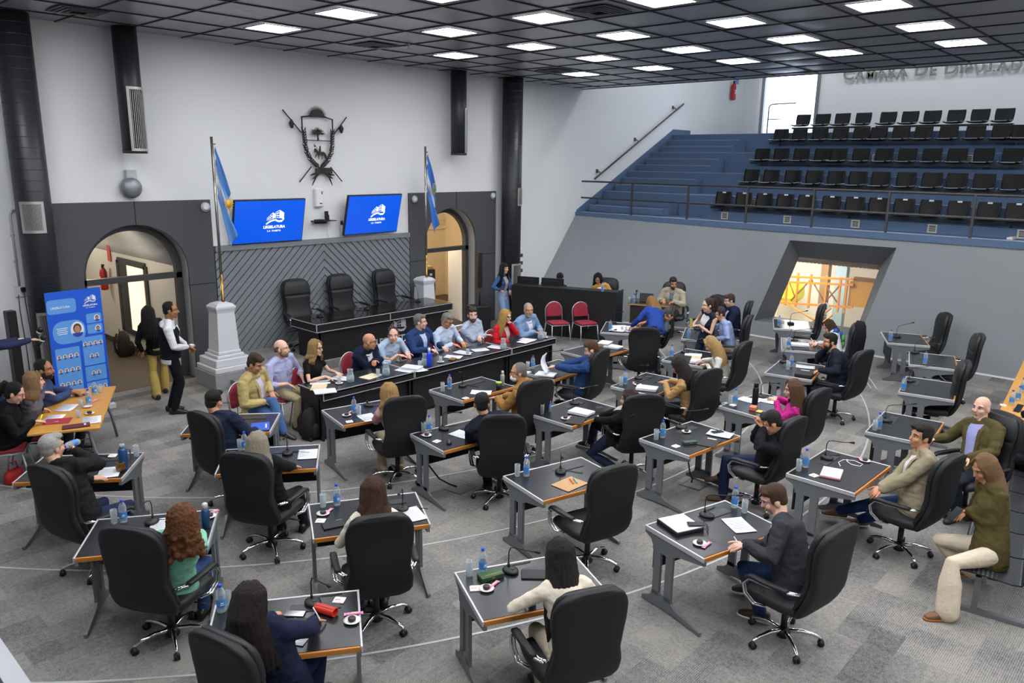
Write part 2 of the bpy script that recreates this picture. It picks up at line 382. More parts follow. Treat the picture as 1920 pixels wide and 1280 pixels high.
PEOPLE = [
    {'n': 'oldman', 'label': 'person, grey hair, black jacket and jeans, drinking from a bottle at the left', 'head': [-0.283, 0.042, 1.264], 'R': [-0.243, 0.282, 1.164], 'L': [-0.15, 0.4, 0.795], 'fR': [0.11, 0.42, 0], 'fL': [-0.12, 0.4, 0], 'pos': [2.218, 7.733], 'yaw': -60.0, 'hip': 0.57, 'skin': 'l', 'hair': ('short', '#b5b2ac'), 'top': ('jacket', '#1d1c1d'), 'shirt': '#2a2a2c', 'legs': ('#20293f', 'denim'), 'look': (-10, 0, 0), 'wide': 1.12, 'poleR': (0.9, 0.2, -0.5), 'curlR': 0.7, 'pnR': (-1, 0, 0), 'k': 1.04},
    {'n': 'navym', 'label': 'person, black hair, navy suit, at the desk next to the left honey table', 'head': [-0.208, 0.094, 1.239], 'R': [0.15, 0.4, 0.795], 'L': [-0.15, 0.4, 0.795], 'fR': [0.11, 0.42, 0], 'fL': [-0.12, 0.4, 0], 'pos': [3.944, 8.153], 'yaw': -62.0, 'hip': 0.57, 'skin': 'm', 'hair': ('short', '#17130f'), 'top': ('jacket', '#1d2438'), 'shirt': '#cfd6e6', 'legs': ('#1d2438', 'cloth'), 'look': (0, 12, 0), 'wide': 1.05, 'k': 1.04},
    {'n': 'gray', 'label': 'person, grey-blonde shoulder-length hair, black jacket, high heels, left side', 'head': [-0.074, -0.12, 1.241], 'R': [0.15, 0.4, 0.795], 'L': [-0.15, 0.38, 0.79], 'fR': [0.2, 0.55, 0], 'fL': [-0.02, 0.45, 0], 'pos': [3.708, 6.774], 'yaw': -44.0, 'hip': 0.57, 'fem': 1, 'skin': 'l', 'hair': ('long', '#9a917d', 0.2), 'top': ('jacket', '#17171a'), 'legs': ('#1c1c20', 'cloth'), 'shoes': ('heel', '#141414'), 'look': (0, 10, 0), 'k': 0.98},
    {'n': 'redh', 'label': 'person, long curly red hair, mint green jacket and jeans, lower left', 'head': [0.178, -0.188, 1.205], 'R': [0.208, -0.088, 1.075], 'L': [-0.15, 0.4, 0.795], 'fR': [0.11, 0.42, 0], 'fL': [-0.12, 0.4, 0], 'pos': [2.337, 5.972], 'yaw': -40.0, 'hip': 0.57, 'fem': 1, 'skin': 'p', 'hair': ('curly', '#6b4223', 0.2), 'top': ('jacket', '#7fbda3'), 'legs': ('#2c3f66', 'denim'), 'look': (-8, 6, 0), 'poleR': (0.3, 0.4, -1), 'hem': -0.34, 'k': 0.98},
    {'n': 'navyb', 'label': 'person, long dark hair, navy blazer, writing at the bottom left desk', 'head': [-0.111, -0.176, 1.238], 'R': [0.16, 0.34, 0.79], 'L': [-0.14, 0.4, 0.79], 'fR': [0.11, 0.42, 0], 'fL': [-0.12, 0.4, 0], 'pos': [2.311, 4.244], 'yaw': -48.0, 'hip': 0.57, 'fem': 1, 'k': 1.0, 'skin': 'm', 'hair': ('long', '#1f1613', 0.42), 'top': ('jacket', '#1c2138'), 'legs': ('#1f2742', 'cloth'), 'look': (-5, 25, 0), 'poleR': (1, -0.2, -0.3), 'wide': 1.08},
    {'n': 'brown', 'label': 'person, long auburn hair, cream sweater, back turned, lower middle-left', 'head': [0.007, 0.14, 1.242], 'R': [0.15, 0.4, 0.795], 'L': [-0.15, 0.4, 0.795], 'fR': [0.11, 0.42, 0], 'fL': [-0.12, 0.4, 0], 'pos': [3.614, 4.9], 'yaw': -29.0, 'hip': 0.57, 'fem': 1, 'skin': 'p', 'hair': ('wavy', '#43271a', 0.26), 'top': ('sweater', '#cfc7b8'), 'legs': ('#2c3f66', 'denim'), 'look': (0, 12, 0), 'k': 0.98},
    {'n': 'cream', 'label': 'person, very long straight dark hair, cream blouse, bottom middle, back turned', 'head': [-0.032, 0.226, 1.21], 'R': [0.15, 0.4, 0.795], 'L': [-0.22, 0.36, 0.79], 'fR': [0.11, 0.42, 0], 'fL': [-0.12, 0.4, 0], 'pos': [3.911, 3.001], 'yaw': -34.0, 'hip': 0.57, 'fem': 1, 'k': 0.97, 'skin': 'm', 'hair': ('long', '#1d1512', 0.55), 'top': ('shirt', '#d9cfbd'), 'legs': ('#cfc2ab', 'cloth'), 'look': (5, 14, 0), 'poleL': (-1, 0, -0.4), 'hem': -0.34},
    {'n': 'pinkw', 'label': 'person, wavy blonde hair, pale pink jacket, sitting before the long black tables', 'head': [-0.148, -0.106, 1.231], 'R': [0.15, 0.4, 0.795], 'L': [-0.15, 0.4, 0.795], 'fR': [0.11, 0.42, 0], 'fL': [-0.12, 0.4, 0], 'pos': [5.776, 7.278], 'yaw': -22.1, 'hip': 0.57, 'fem': 1, 'skin': 'p', 'hair': ('wavy', '#a98450', 0.24), 'top': ('jacket', '#b98e95'), 'legs': ('#b5a68d', 'cloth'), 'shoes': ('shoe', '#a58f74'), 'look': (10, 10, 0), 'hem': -0.36, 'k': 0.98},
    {'n': 'darkman', 'label': 'person, black hair, dark navy suit, back turned, desk with computer mouse', 'head': [-0.219, 0.121, 1.224], 'R': [0.15, 0.4, 0.795], 'L': [-0.15, 0.4, 0.795], 'fR': [0.11, 0.42, 0], 'fL': [-0.12, 0.4, 0], 'pos': [6.21, 5.917], 'yaw': -41.7, 'hip': 0.57, 'skin': 'm', 'hair': ('short', '#17130f'), 'top': ('jacket', '#1a1e2b'), 'shirt': '#39527e', 'legs': ('#1a1e2b', 'cloth'), 'look': (0, 8, 0), 'wide': 1.02, 'k': 1.04},
    {'n': 'mustard', 'label': 'person, short grey hair, white face mask, mustard suede jacket and jeans', 'head': [-0.062, 0.067, 1.264], 'R': [0.16, 0.4, 0.8], 'L': [-0.02, 0.42, 0.84], 'fR': [0.11, 0.42, 0], 'fL': [-0.12, 0.4, 0], 'pos': [7.445, 6.658], 'yaw': 22.0, 'hip': 0.57, 'skin': 'm', 'hair': ('crop', '#77756f'), 'top': ('jacket', '#8f6a38'), 'legs': ('#35507e', 'denim'), 'look': (25, 6, 0), 'mask': 1, 'wide': 1.08, 'k': 1.04},
    {'n': 'bluej', 'label': 'person, short brown hair, blue jacket, khaki trousers, lifting sheets of paper', 'head': [-0.142, -0.15, 1.239], 'R': [0.14, 0.45, 0.86], 'L': [-0.1, 0.46, 0.9], 'fR': [0.99, 0.513, 0.0], 'fL': [0.717, 0.551, 0.0], 'pos': [9.275, 7.066], 'yaw': 24.0, 'hip': 0.57, 'skin': 'p', 'hair': ('short', '#52351f'), 'top': ('jacket', '#26406f'), 'legs': ('#8d8473', 'cloth'), 'shoes': ('shoe', '#1c1a1a'), 'look': (8, 22, 0), 'k': 1.04},
    {'n': 'paper', 'label': 'person, dark burgundy bob hair, black jacket, legs crossed, hands clasped on knee', 'head': [-0.213, -0.225, 1.138], 'R': [0.08, 0.36, 0.7], 'L': [-0.0, 0.38, 0.7], 'fR': [0.47, 0.58, 0.12], 'fL': [-0.015, 0.004, 0.0], 'pos': [7.92, 5.46], 'yaw': 16.0, 'hip': 0.57, 'fem': 1, 'skin': 'p', 'hair': ('wavy', '#33201a', 0.12), 'top': ('jacket', '#151517'), 'legs': ('#232b42', 'denim'), 'shoes': ('striped', '#1c1a1c'), 'look': (16, 6, 0), 'shirt': '#b9a9a2', 'k': 0.98},
    {'n': 'camel', 'label': 'person, long dark hair, camel blazer, typing on a phone over white sheets', 'head': [-0.151, 0.167, 1.218], 'R': [0.05, 0.4, 0.9], 'L': [-0.06, 0.42, 0.9], 'fR': [0.11, 0.42, 0], 'fL': [-0.12, 0.4, 0], 'pos': [9.574, 5.323], 'yaw': 14.0, 'hip': 0.57, 'fem': 1, 'skin': 'm', 'hair': ('long', '#241a16', 0.3), 'top': ('jacket', '#b48f5c'), 'legs': ('#17171a', 'cloth'), 'look': (12, 30, 0), 'hem': -0.32, 'k': 0.98},
    {'n': 'blouse', 'label': 'person, long straight blonde hair, white blouse, writing in a notebook', 'head': [-0.199, 0.263, 1.171], 'R': [0.03, 0.42, 0.8], 'L': [-0.18, 0.34, 0.79], 'fR': [0.11, 0.42, 0], 'fL': [-0.12, 0.4, 0], 'pos': [11.446, 5.77], 'yaw': 28.0, 'hip': 0.57, 'fem': 1, 'skin': 'p', 'hair': ('long', '#b4945e', 0.36), 'top': ('shirt', '#d8d8d2'), 'legs': ('#d5d2c8', 'cloth'), 'look': (10, 40, 0), 'shoes': ('sneaker', '#8d5a3c'), 'k': 0.98},
    {'n': 'pinkj', 'label': 'person, long brown hair, bright pink blazer, hands joined before her face', 'head': [-0.232, 0.071, 1.212], 'R': [0.03, 0.3, 0.98], 'L': [-0.04, 0.3, 0.98], 'fR': [0.1, -0.1, 0.02], 'fL': [-0.2, 0.2, 0], 'pos': [9.686, 3.823], 'yaw': 22.0, 'hip': 0.57, 'fem': 1, 'skin': 'p', 'hair': ('long', '#5d4029', 0.34), 'top': ('jacket', '#c02f88'), 'legs': ('#2c3f66', 'denim'), 'shoes': ('sneaker', '#9a5c3c'), 'look': (14, 10, 0), 'k': 0.98},
    {'n': 'green', 'label': 'person, short black hair, black sweater, dark jeans, hiding face in hands', 'head': [-0.308, 0.02, 1.198], 'R': [-0.273, 0.14, 1.178], 'L': [-0.343, 0.14, 1.178], 'fR': [0.092, 0.515, 0.0], 'fL': [0.652, 0.601, 0.0], 'pos': [8.31, 3.574], 'yaw': 30.0, 'hip': 0.57, 'skin': 'm', 'hair': ('short', '#1b1817'), 'top': ('sweater', '#17181b'), 'shirt': '#a9b2c4', 'vopen': (0.02, 0.05), 'vlow': 0.86, 'legs': ('#1f2a48', 'denim'), 'shoes': ('shoe', '#5b4630'), 'look': (0, 28, 0), 'k': 1.04},
    {'n': 'suit', 'label': 'person, short brown hair, charcoal suit and jeans, reading at the front right desk', 'head': [0.244, 0.228, 1.185], 'R': [0.0, 0.46, 0.8], 'L': [-0.06, 0.44, 0.82], 'fR': [0.234, 0.304, 0.0], 'fL': [0.665, 0.433, 0.0], 'pos': [5.973, 2.238], 'yaw': 20.0, 'hip': 0.57, 'skin': 'p', 'hair': ('short', '#4a3322'), 'top': ('jacket', '#33343a'), 'shirt': '#c9cdd6', 'legs': ('#2c3f66', 'denim'), 'shoes': ('sneaker', '#33271f'), 'look': (15, 24, 0), 'wide': 1.05, 'hem': -0.36, 'k': 1.04},
    {'n': 'notebook', 'label': 'person, dark hair, khaki blazer, pale shirt, jeans, hands folded, right side', 'head': [0.215, -0.047, 1.27], 'R': [0.04, 0.36, 0.7], 'L': [-0.02, 0.38, 0.69], 'fR': [0.776, 0.685, 0.0], 'fL': [0.633, 0.392, 0.0], 'pos': [8.327, 1.96], 'yaw': 32.0, 'hip': 0.57, 'skin': 'm', 'hair': ('swept', '#241c17'), 'top': ('jacket', '#8f866f'), 'shirt': '#d9c9cc', 'legs': ('#2b4674', 'denim'), 'shoes': ('sneaker', '#6d4a30'), 'look': (14, -2, 0), 'k': 1.04},
    {'n': 'bald', 'label': 'person, bald head, olive jacket and lavender shirt, leaning back with one arm out', 'head': [0.143, -0.123, 1.265], 'R': [0.42, 0.28, 0.8], 'L': [-0.1, 0.3, 0.74], 'fR': [0.11, 0.42, 0], 'fL': [-0.12, 0.4, 0], 'pos': [9.979, 1.757], 'yaw': 62.0, 'hip': 0.57, 'skin': 'p', 'hair': ('bald', '#8c8a86'), 'top': ('jacket', '#504a2c'), 'shirt': '#8f93c0', 'vopen': (0.05, 0.08), 'vlow': 0.1, 'legs': ('#1f2430', 'cloth'), 'look': (8, 0, 0), 'k': 1.04},
    {'n': 'dsuit', 'label': 'person, black hair and beard, dark suit, hand on chin, right side', 'head': [0.183, 0.207, 1.257], 'R': [0.213, 0.307, 1.127], 'L': [-0.1, 0.4, 0.8], 'fR': [0.11, 0.42, 0], 'fL': [-0.12, 0.4, 0], 'pos': [12.352, 4.203], 'yaw': 30.0, 'hip': 0.57, 'skin': 'm', 'hair': ('short', '#17130f'), 'beard': '#2c2523', 'top': ('jacket', '#1c212e'), 'shirt': '#3a4354', 'legs': ('#232732', 'cloth'), 'look': (12, 8, 0), 'k': 1.04},
    {'n': 'wbw', 'label': 'person, brown bob hair, white top with blue and green print, writing at right', 'head': [0.374, 0.091, 1.065], 'R': [0.06, 0.42, 0.8], 'L': [-0.05, 0.4, 0.8], 'fR': [0.11, 0.42, 0], 'fL': [-0.12, 0.4, 0], 'pos': [14.284, 5.011], 'yaw': 34.0, 'hip': 0.57, 'fem': 1, 'skin': 'p', 'hair': ('long', '#3d2a20', 0.08), 'top': ('shirt', '#d4d6dc'), 'print': ['#2c56a8', '#5e9c4a'], 'legs': ('#2a2f3c', 'cloth'), 'look': (12, 30, 0), 'k': 0.98},
    {'n': 'phone', 'label': 'person, black-grey hair, pale blue striped shirt, khaki trousers, hand on chin', 'head': [0.142, 0.215, 1.199], 'R': [0.172, 0.315, 1.069], 'L': [-0.06, 0.27, 0.7], 'fR': [0.11, 0.42, 0], 'fL': [-0.12, 0.4, 0], 'pos': [13.514, 6.772], 'yaw': 35.0, 'hip': 0.57, 'skin': 'm', 'hair': ('short', '#37353a'), 'top': ('shirt', '#8b9cc4'), 'legs': ('#948566', 'cloth'), 'look': (10, 14, 0), 'k': 1.04},
    {'n': 'navyfar', 'label': 'person, brown hair, navy suit, sitting far back beside the striped shirt', 'head': [-0.099, 0.15, 1.247], 'R': [0.15, 0.4, 0.795], 'L': [-0.15, 0.4, 0.795], 'fR': [0.11, 0.42, 0], 'fL': [-0.12, 0.4, 0], 'pos': [14.976, 7.438], 'yaw': 38.0, 'hip': 0.57, 'skin': 'p', 'hair': ('short', '#43302a'), 'top': ('jacket', '#181f38'), 'shirt': '#b9c2d4', 'legs': ('#1a1e2e', 'cloth'), 'look': (8, 16, 0), 'k': 1.04},
    {'n': 'dk2', 'label': 'person in a grey-blue top, mostly hidden by the bending woman, turning newspapers', 'head': [-0.328, -0.156, 1.121], 'R': [0.05, 0.5, 0.8], 'L': [-0.15, 0.5, 0.8], 'fR': [0.11, 0.42, 0], 'fL': [-0.12, 0.4, 0], 'pos': [13.173, 8.214], 'yaw': 40.0, 'hip': 0.57, 'skin': 'm', 'hair': ('short', '#4a4a4c'), 'top': ('sweater', '#5a6272'), 'sleeve': 0.6, 'legs': ('#2a2d36', 'cloth'), 'look': (5, 30, 0), 'k': 1.04},
    {'n': 'denim', 'label': 'person standing by the black column, long black hair, denim jacket, light jeans', 'head': [0.143, 0.142, 1.554], 'R': [0.2, 0.08, 0.98], 'L': [-0.09, 0.16, 0.95], 'fR': [0.1, 0.05, 0], 'fL': [-0.1, 0.0, 0], 'pos': [13.3, 12.66], 'yaw': 190.0, 'hip': 0.893, 'fem': 1, 'k': 0.96, 'skin': 'p', 'hair': ('long', '#141214', 0.4), 'fringe': 1, 'top': ('crop', '#3d5a8c'), 'sleeve': 1, 'denim_top': 1, 'open_front': '#a5a19c', 'hem': 0.22, 'vlow': 0.3, 'legs': ('#7d9cc0', 'denim'), 'flare': 1.25, 'look': (-10, 2, 0), 'shoes': ('sneaker', '#d8d8d8'), 'poleR': (1, -0.3, 0), 'poleL': (-1, -0.3, 0)},
    {'n': 'walker', 'label': 'person walking away into the left corridor, long dark hair, yellow trousers', 'head': [-0.132, -0.223, 1.5], 'R': [0.24, 0.02, 0.7742], 'L': [-0.24, 0.02, 0.7742], 'fR': [0.1, 0.22, 0], 'fL': [-0.1, -0.12, 0], 'pos': [5.2, 13.05], 'yaw': -12.0, 'hip': 0.874, 'fem': 1, 'k': 0.94, 'skin': 'm', 'hair': ('long', '#1a1412', 0.36), 'top': ('sweater', '#17171a'), 'legs': ('#a8924f', 'cloth'), 'flare': 1.3, 'look': (0, 0, 0), 'hem': -0.3},
    {'n': 'waiter', 'label': 'person standing in white shirt and dark vest with a cup, beside the walking woman', 'head': [0.139, 0.056, 1.701], 'R': [0.14, 0.28, 1.06], 'L': [-0.1, 0.26, 1.04], 'fR': [0.1, 0.05, 0], 'fL': [-0.1, 0.0, 0], 'pos': [4.98, 12.0], 'yaw': -112.0, 'hip': 0.967, 'skin': 'd', 'hair': ('crop', '#15120f'), 'top': ('shirt', '#d4d6da'), 'vest': '#1b1c22', 'legs': ('#15161a', 'cloth'), 'look': (-8, 4, 0), 'k': 1.04},
    {'n': 'phonew', 'label': 'person standing, dark hair tied up, navy vest over white, filming with a phone', 'head': [-0.196, 0.187, 1.546], 'R': [0.06, 0.3, 1.13], 'L': [-0.06, 0.3, 1.13], 'fR': [0.1, 0.05, 0], 'fL': [-0.1, 0.0, 0], 'pos': [12.682, 6.825], 'yaw': 68.0, 'hip': 0.902, 'fem': 1, 'k': 0.97, 'skin': 'p', 'hair': ('pony', '#3b261f'), 'top': ('sleeveless', '#232a3c'), 'shirt': '#d9dade', 'vopen': (0.02, 0.1), 'vlow': 0.25, 'legs': ('#22283a', 'cloth'), 'flare': 1.2, 'look': (-14, 8, 0), 'hem': -0.3},
    {'n': 'bluel', 'label': 'person bending over a desk, blonde-streaked hair, bright blue jacket, dark jeans', 'head': [0.251, 0.474, 1.329], 'R': [0.2, 0.58, 0.9], 'L': [-0.2, 0.55, 0.85], 'fR': [0.1, 0.05, 0], 'fL': [-0.1, 0.0, 0], 'pos': [12.52, 7.82], 'yaw': -18.0, 'hip': 0.893, 'fem': 1, 'k': 0.96, 'skin': 'm', 'hair': ('long', '#8f6b3c', 0.26), 'top': ('jacket', '#24418c'), 'legs': ('#1d2a44', 'denim'), 'look': (0, 45, 0), 'hem': -0.14},
    {'n': 'p12', 'label': 'person, brown hair, beige jacket, jeans, legs crossed, left of the long tables', 'head': [0.129, 0.153, 1.241], 'R': [0.12, 0.3, 0.66], 'L': [-0.1, 0.24, 0.74], 'fR': [0.12, 0.45, 0], 'fL': [0.14, 0.62, 0.22], 'pos': [5.171, 9.789], 'yaw': 206.0, 'hip': 0.57, 'skin': 'm', 'hair': ('swept', '#3b2a1d'), 'top': ('jacket', '#b2a06c'), 'shirt': '#c9c4d6', 'vopen': (0.03, 0.06), 'legs': ('#41618f', 'denim'), 'shoes': ('shoe', '#2a2420'), 'look': (8, 24, 0), 'kpL': (0.5, 0.9, 0.7), 'fdL': (-0.1, 1, -0.2), 'k': 1.04},
    {'n': 'p13', 'label': 'person, balding, lavender shirt, khaki trousers, left end of the long tables', 'head': [0.097, 0.124, 1.252], 'R': [0.1, 0.26, 0.68], 'L': [-0.14, 0.34, 0.7], 'fR': [0.11, 0.42, 0], 'fL': [-0.12, 0.4, 0], 'pos': [5.895, 10.247], 'yaw': 196.0, 'hip': 0.57, 'skin': 'p', 'hair': ('fringe', '#5a5049'), 'beard': '#8d7a6c', 'top': ('shirt', '#aaaed2'), 'sleeve': 0.7, 'legs': ('#a39878', 'cloth'), 'look': (24, 0, 0), 'wide': 1.08, 'k': 1.04},
    {'n': 'p14', 'label': 'person, wavy blonde hair, glasses, black short-sleeved top, at the long tables', 'head': [0.043, 0.107, 1.232], 'R': [0.14, 0.36, 0.8], 'L': [-0.1, 0.4, 0.8], 'fR': [0.11, 0.42, 0], 'fL': [-0.12, 0.4, 0], 'pos': [6.256, 9.969], 'yaw': 206.0, 'hip': 0.57, 'fem': 1, 'k': 0.96, 'skin': 'p', 'hair': ('wavy', '#9a7d4d', 0.16), 'glasses': '#1a1a1a', 'top': ('tee', '#131314'), 'legs': ('#1c1c20', 'cloth'), 'look': (2, 2, 0), 'wide': 1.1},
    {'n': 'p15', 'label': 'person, bald, glasses, navy suit, arms folded on the long tables', 'head': [0.082, 0.273, 1.165], 'R': [-0.13, 0.4038, 0.84], 'L': [0.13, 0.4038, 0.84], 'fR': [0.11, 0.42, 0], 'fL': [-0.12, 0.4, 0], 'pos': [7.3, 10.157], 'yaw': 192.0, 'hip': 0.57, 'skin': 'm', 'hair': ('bald', '#3a332e'), 'glasses': '#2a2422', 'top': ('jacket', '#1a2038'), 'shirt': '#d8dae2', 'vopen': (0.03, 0.07), 'legs': ('#1a2038', 'cloth'), 'look': (34, 6, 0), 'k': 1.04},
    {'n': 'p16', 'label': 'person, dark short hair, light blue shirt, looking up from papers at long tables', 'head': [0.082, 0.29, 1.157], 'R': [0.05, 0.42, 0.8], 'L': [-0.12, 0.42, 0.8], 'fR': [0.11, 0.42, 0], 'fL': [-0.12, 0.4, 0], 'pos': [7.934, 10.304], 'yaw': 184.0, 'hip': 0.57, 'skin': 'p', 'hair': ('crop', '#3f2c20'), 'top': ('shirt', '#a7bdd6'), 'sleeve': 0.7, 'legs': ('#2c313c', 'cloth'), 'look': (-44, 2, 0), 'k': 1.04},
    {'n': 'p17', 'label': 'person, grey hair, bright blue blazer, writing at the long tables by the flask', 'head': [0.021, 0.071, 1.266], 'R': [0.06, 0.4, 0.8], 'L': [-0.24, 0.4, 0.79], 'fR': [0.11, 0.42, 0], 'fL': [-0.12, 0.4, 0], 'pos': [8.588, 10.218], 'yaw': 186.0, 'hip': 0.57, 'k': 1.05, 'skin': 'p', 'hair': ('short', '#77756f'), 'top': ('jacket', '#263c66'), 'shirt': '#a9bad2', 'vopen': (0.03, 0.07), 'legs': ('#232b40', 'cloth'), 'look': (34, 2, 0), 'wide': 1.12},
    {'n': 'p18', 'label': 'person, grey hair, glasses, pale shirt, looking down at the long tables', 'head': [0.113, 0.201, 1.231], 'R': [0.1, 0.38, 0.79], 'L': [-0.12, 0.38, 0.79], 'fR': [0.11, 0.42, 0], 'fL': [-0.12, 0.4, 0], 'pos': [9.184, 10.234], 'yaw': 186.0, 'hip': 0.57, 'skin': 'm', 'hair': ('short', '#83817c'), 'glasses': '#26262a', 'top': ('shirt', '#bccbe2'), 'legs': ('#30343e', 'cloth'), 'look': (6, 26, 0), 'k': 1.04},
    {'n': 'p19', 'label': 'person, dark hair and beard, grey-blue shirt, arms crossed at the long tables', 'head': [0.113, 0.121, 1.25], 'R': [-0.13, 0.3126, 0.84], 'L': [0.13, 0.3126, 0.84], 'fR': [0.11, 0.42, 0], 'fL': [-0.12, 0.4, 0], 'pos': [9.844, 10.161], 'yaw': 184.0, 'hip': 0.57, 'skin': 'p', 'hair': ('swept', '#3b3430'), 'beard': '#4a403a', 'top': ('shirt', '#a9b4c8'), 'legs': ('#30343e', 'cloth'), 'look': (-36, 2, 0), 'wide': 1.12, 'k': 1.04},
    {'n': 'p20', 'label': 'person, long blonde hair, glasses, red jacket, hand at mouth, long tables', 'head': [0.088, 0.167, 1.222], 'R': [0.06, 0.27, 0.7], 'L': [0.058, 0.267, 1.092], 'fR': [0.11, 0.42, 0], 'fL': [-0.12, 0.4, 0], 'pos': [10.252, 9.782], 'yaw': 186.0, 'hip': 0.57, 'fem': 1, 'k': 0.97, 'skin': 'p', 'hair': ('long', '#b38e4c', 0.34), 'glasses': '#2a2a2c', 'top': ('jacket', '#c4202c'), 'open_front': '#c9b9b6', 'vlow': 0.1, 'ow': 0.03, 'legs': ('#1f2026', 'cloth'), 'look': (9, 6, 0)},
    {'n': 'p21', 'label': 'person, grey short hair and beard, pale blue blazer, right end of long tables', 'head': [0.074, 0.191, 1.239], 'R': [0.02, 0.38, 0.8], 'L': [-0.12, 0.36, 0.79], 'fR': [0.11, 0.42, 0], 'fL': [-0.12, 0.4, 0], 'pos': [10.982, 9.868], 'yaw': 178.0, 'hip': 0.57, 'skin': 'm', 'hair': ('crop', '#98958f'), 'beard': '#a6a29b', 'top': ('jacket', '#7793b4'), 'shirt': '#d9dde4', 'vopen': (0.03, 0.07), 'legs': ('#38404e', 'cloth'), 'look': (-28, 2, 0), 'wide': 1.08, 'k': 1.04},
    {'n': 'p23', 'label': 'person, short black hair, dark jacket, seen from behind the black monitors', 'head': [0.158, -0.173, 1.272], 'R': [0.15, 0.4, 0.795], 'L': [-0.15, 0.4, 0.795], 'fR': [0.11, 0.42, 0], 'fL': [-0.12, 0.4, 0], 'pos': [14.542, 12.055], 'yaw': -62.0, 'hip': 0.57, 'skin': 'm', 'hair': ('crop', '#121113'), 'top': ('sweater', '#1c1d27'), 'legs': ('#1c1d22', 'cloth'), 'look': (0, 10, 0), 'k': 1.04},
    {'n': 'p24', 'label': 'person, long black hair, mustard blazer, looking down at the black counter', 'head': [0.18, 0.069, 1.264], 'R': [0.05, 0.36, 0.82], 'L': [-0.08, 0.36, 0.82], 'fR': [0.11, 0.42, 0], 'fL': [-0.12, 0.4, 0], 'pos': [15.303, 11.084], 'yaw': 125.0, 'hip': 0.57, 'fem': 1, 'k': 1.0, 'skin': 'm', 'hair': ('long', '#141214', 0.3), 'top': ('jacket', '#b58a45'), 'open_front': '#d6d2ca', 'vlow': 0.1, 'ow': 0.035, 'legs': ('#1c1c22', 'cloth'), 'look': (-4, 34, 0)},
    {'n': 'p25', 'label': 'person, dark hair and beard, beige blazer, working at the dark side desk', 'head': [-0.043, 0.221, 1.275], 'R': [0.1, 0.4, 0.84], 'L': [-0.12, 0.4, 0.84], 'fR': [0.11, 0.42, 0], 'fL': [-0.12, 0.4, 0], 'pos': [16.018, 9.559], 'yaw': 100.0, 'hip': 0.57, 'skin': 'm', 'hair': ('swept', '#2c2019'), 'beard': '#3a302b', 'top': ('jacket', '#aaa590'), 'shirt': '#6d7282', 'vopen': (0.03, 0.06), 'legs': ('#3a3832', 'cloth'), 'look': (38, 16, 0), 'wide': 1.1, 'k': 1.04},
    {'n': 'p1', 'label': 'person, black hair tied back, red glasses, black jacket, writing at left table', 'head': [0.208, 0.192, 1.195], 'R': [0.198, 0.392, 0.79], 'L': [-0.34, 0.414, 0.79], 'fR': [-1.269, 0.773, 0.0], 'fL': [-0.729, 0.705, 0.0], 'pos': [2.345, 10.741], 'yaw': -112.0, 'hip': 0.57, 'fem': 1, 'k': 0.98, 'skin': 'p', 'hair': ('pony', '#151112'), 'glasses': '#b03a40', 'top': ('jacket', '#141416'), 'legs': ('#17171a', 'cloth'), 'look': (-6, 24, 0), 'wide': 1.08},
    {'n': 'p2', 'label': 'person, straight blonde-brown hair, grey blazer, hands joined, left table', 'head': [0.188, 0.126, 1.218], 'R': [-0.307, 0.187, 0.93], 'L': [-0.136, 0.22, 0.96], 'fR': [0.11, 0.42, 0], 'fL': [-0.12, 0.4, 0], 'pos': [2.697, 11.012], 'yaw': -112.0, 'hip': 0.57, 'fem': 1, 'skin': 'p', 'hair': ('long', '#8d6f4c', 0.14), 'top': ('jacket', '#62636c'), 'legs': ('#2a2a30', 'cloth'), 'look': (8, 0, 0), 'k': 0.98},
    {'n': 'p3', 'label': 'person, short black hair and stubble, navy sweater, both hands on left table', 'head': [0.136, 0.077, 1.252], 'R': [-0.163, 0.324, 0.8], 'L': [-0.157, 0.365, 0.82], 'fR': [0.11, 0.42, 0], 'fL': [-0.12, 0.4, 0], 'pos': [2.963, 11.358], 'yaw': -112.0, 'hip': 0.57, 'skin': 'd', 'hair': ('crop', '#13100f'), 'beard': '#2a211d', 'top': ('sweater', '#39466a'), 'legs': ('#23262e', 'cloth'), 'look': (-14, 4, 0), 'k': 1.04},
    {'n': 'p0', 'label': 'person standing at the left edge in patterned pink blouse, holding a microphone', 'head': [-0.071, 0.158, 1.629], 'R': [22, 650, 1.12], 'L': [25, 655, 1.08], 'fR': [0.1, 0.05, 0], 'fL': [-0.1, 0.0, 0], 'pos': [2.562, 12.359], 'yaw': -75.0, 'hip': 0.902, 'fem': 1, 'k': 0.97, 'skin': 'p', 'hair': ('long', '#2a1d18', 0.2), 'top': ('jacket', '#2b3150'), 'open_front': '#c7a49a', 'vlow': 0.0, 'ow': 0.09, 'legs': ('#23325a', 'denim'), 'look': (0, 10, 0)},
    {'n': 'p44', 'label': 'person on the steel bench, long light brown hair, olive blazer, cream trousers, phone', 'head': [0.276, 0.023, 1.242], 'R': [0.176, 0.22, 0.78], 'L': [0.209, 0.185, 0.8], 'fR': [0.385, -0.018, 0.05], 'fL': [-0.36, 0.52, 0.0], 'pos': [7.881, 1.169], 'yaw': 36.0, 'hip': 0.54, 'fem': 1, 'k': 1.02, 'skin': 'm', 'hair': ('long', '#7d5f3f', 0.42), 'top': ('jacket', '#4c4426'), 'legs': ('#cbbfa8', 'cloth'), 'shoes': ('striped', '#6d4a2c'), 'flare': 1.5, 'look': (10, 26, 0), 'hem': -0.4, 'watch': 'L'},
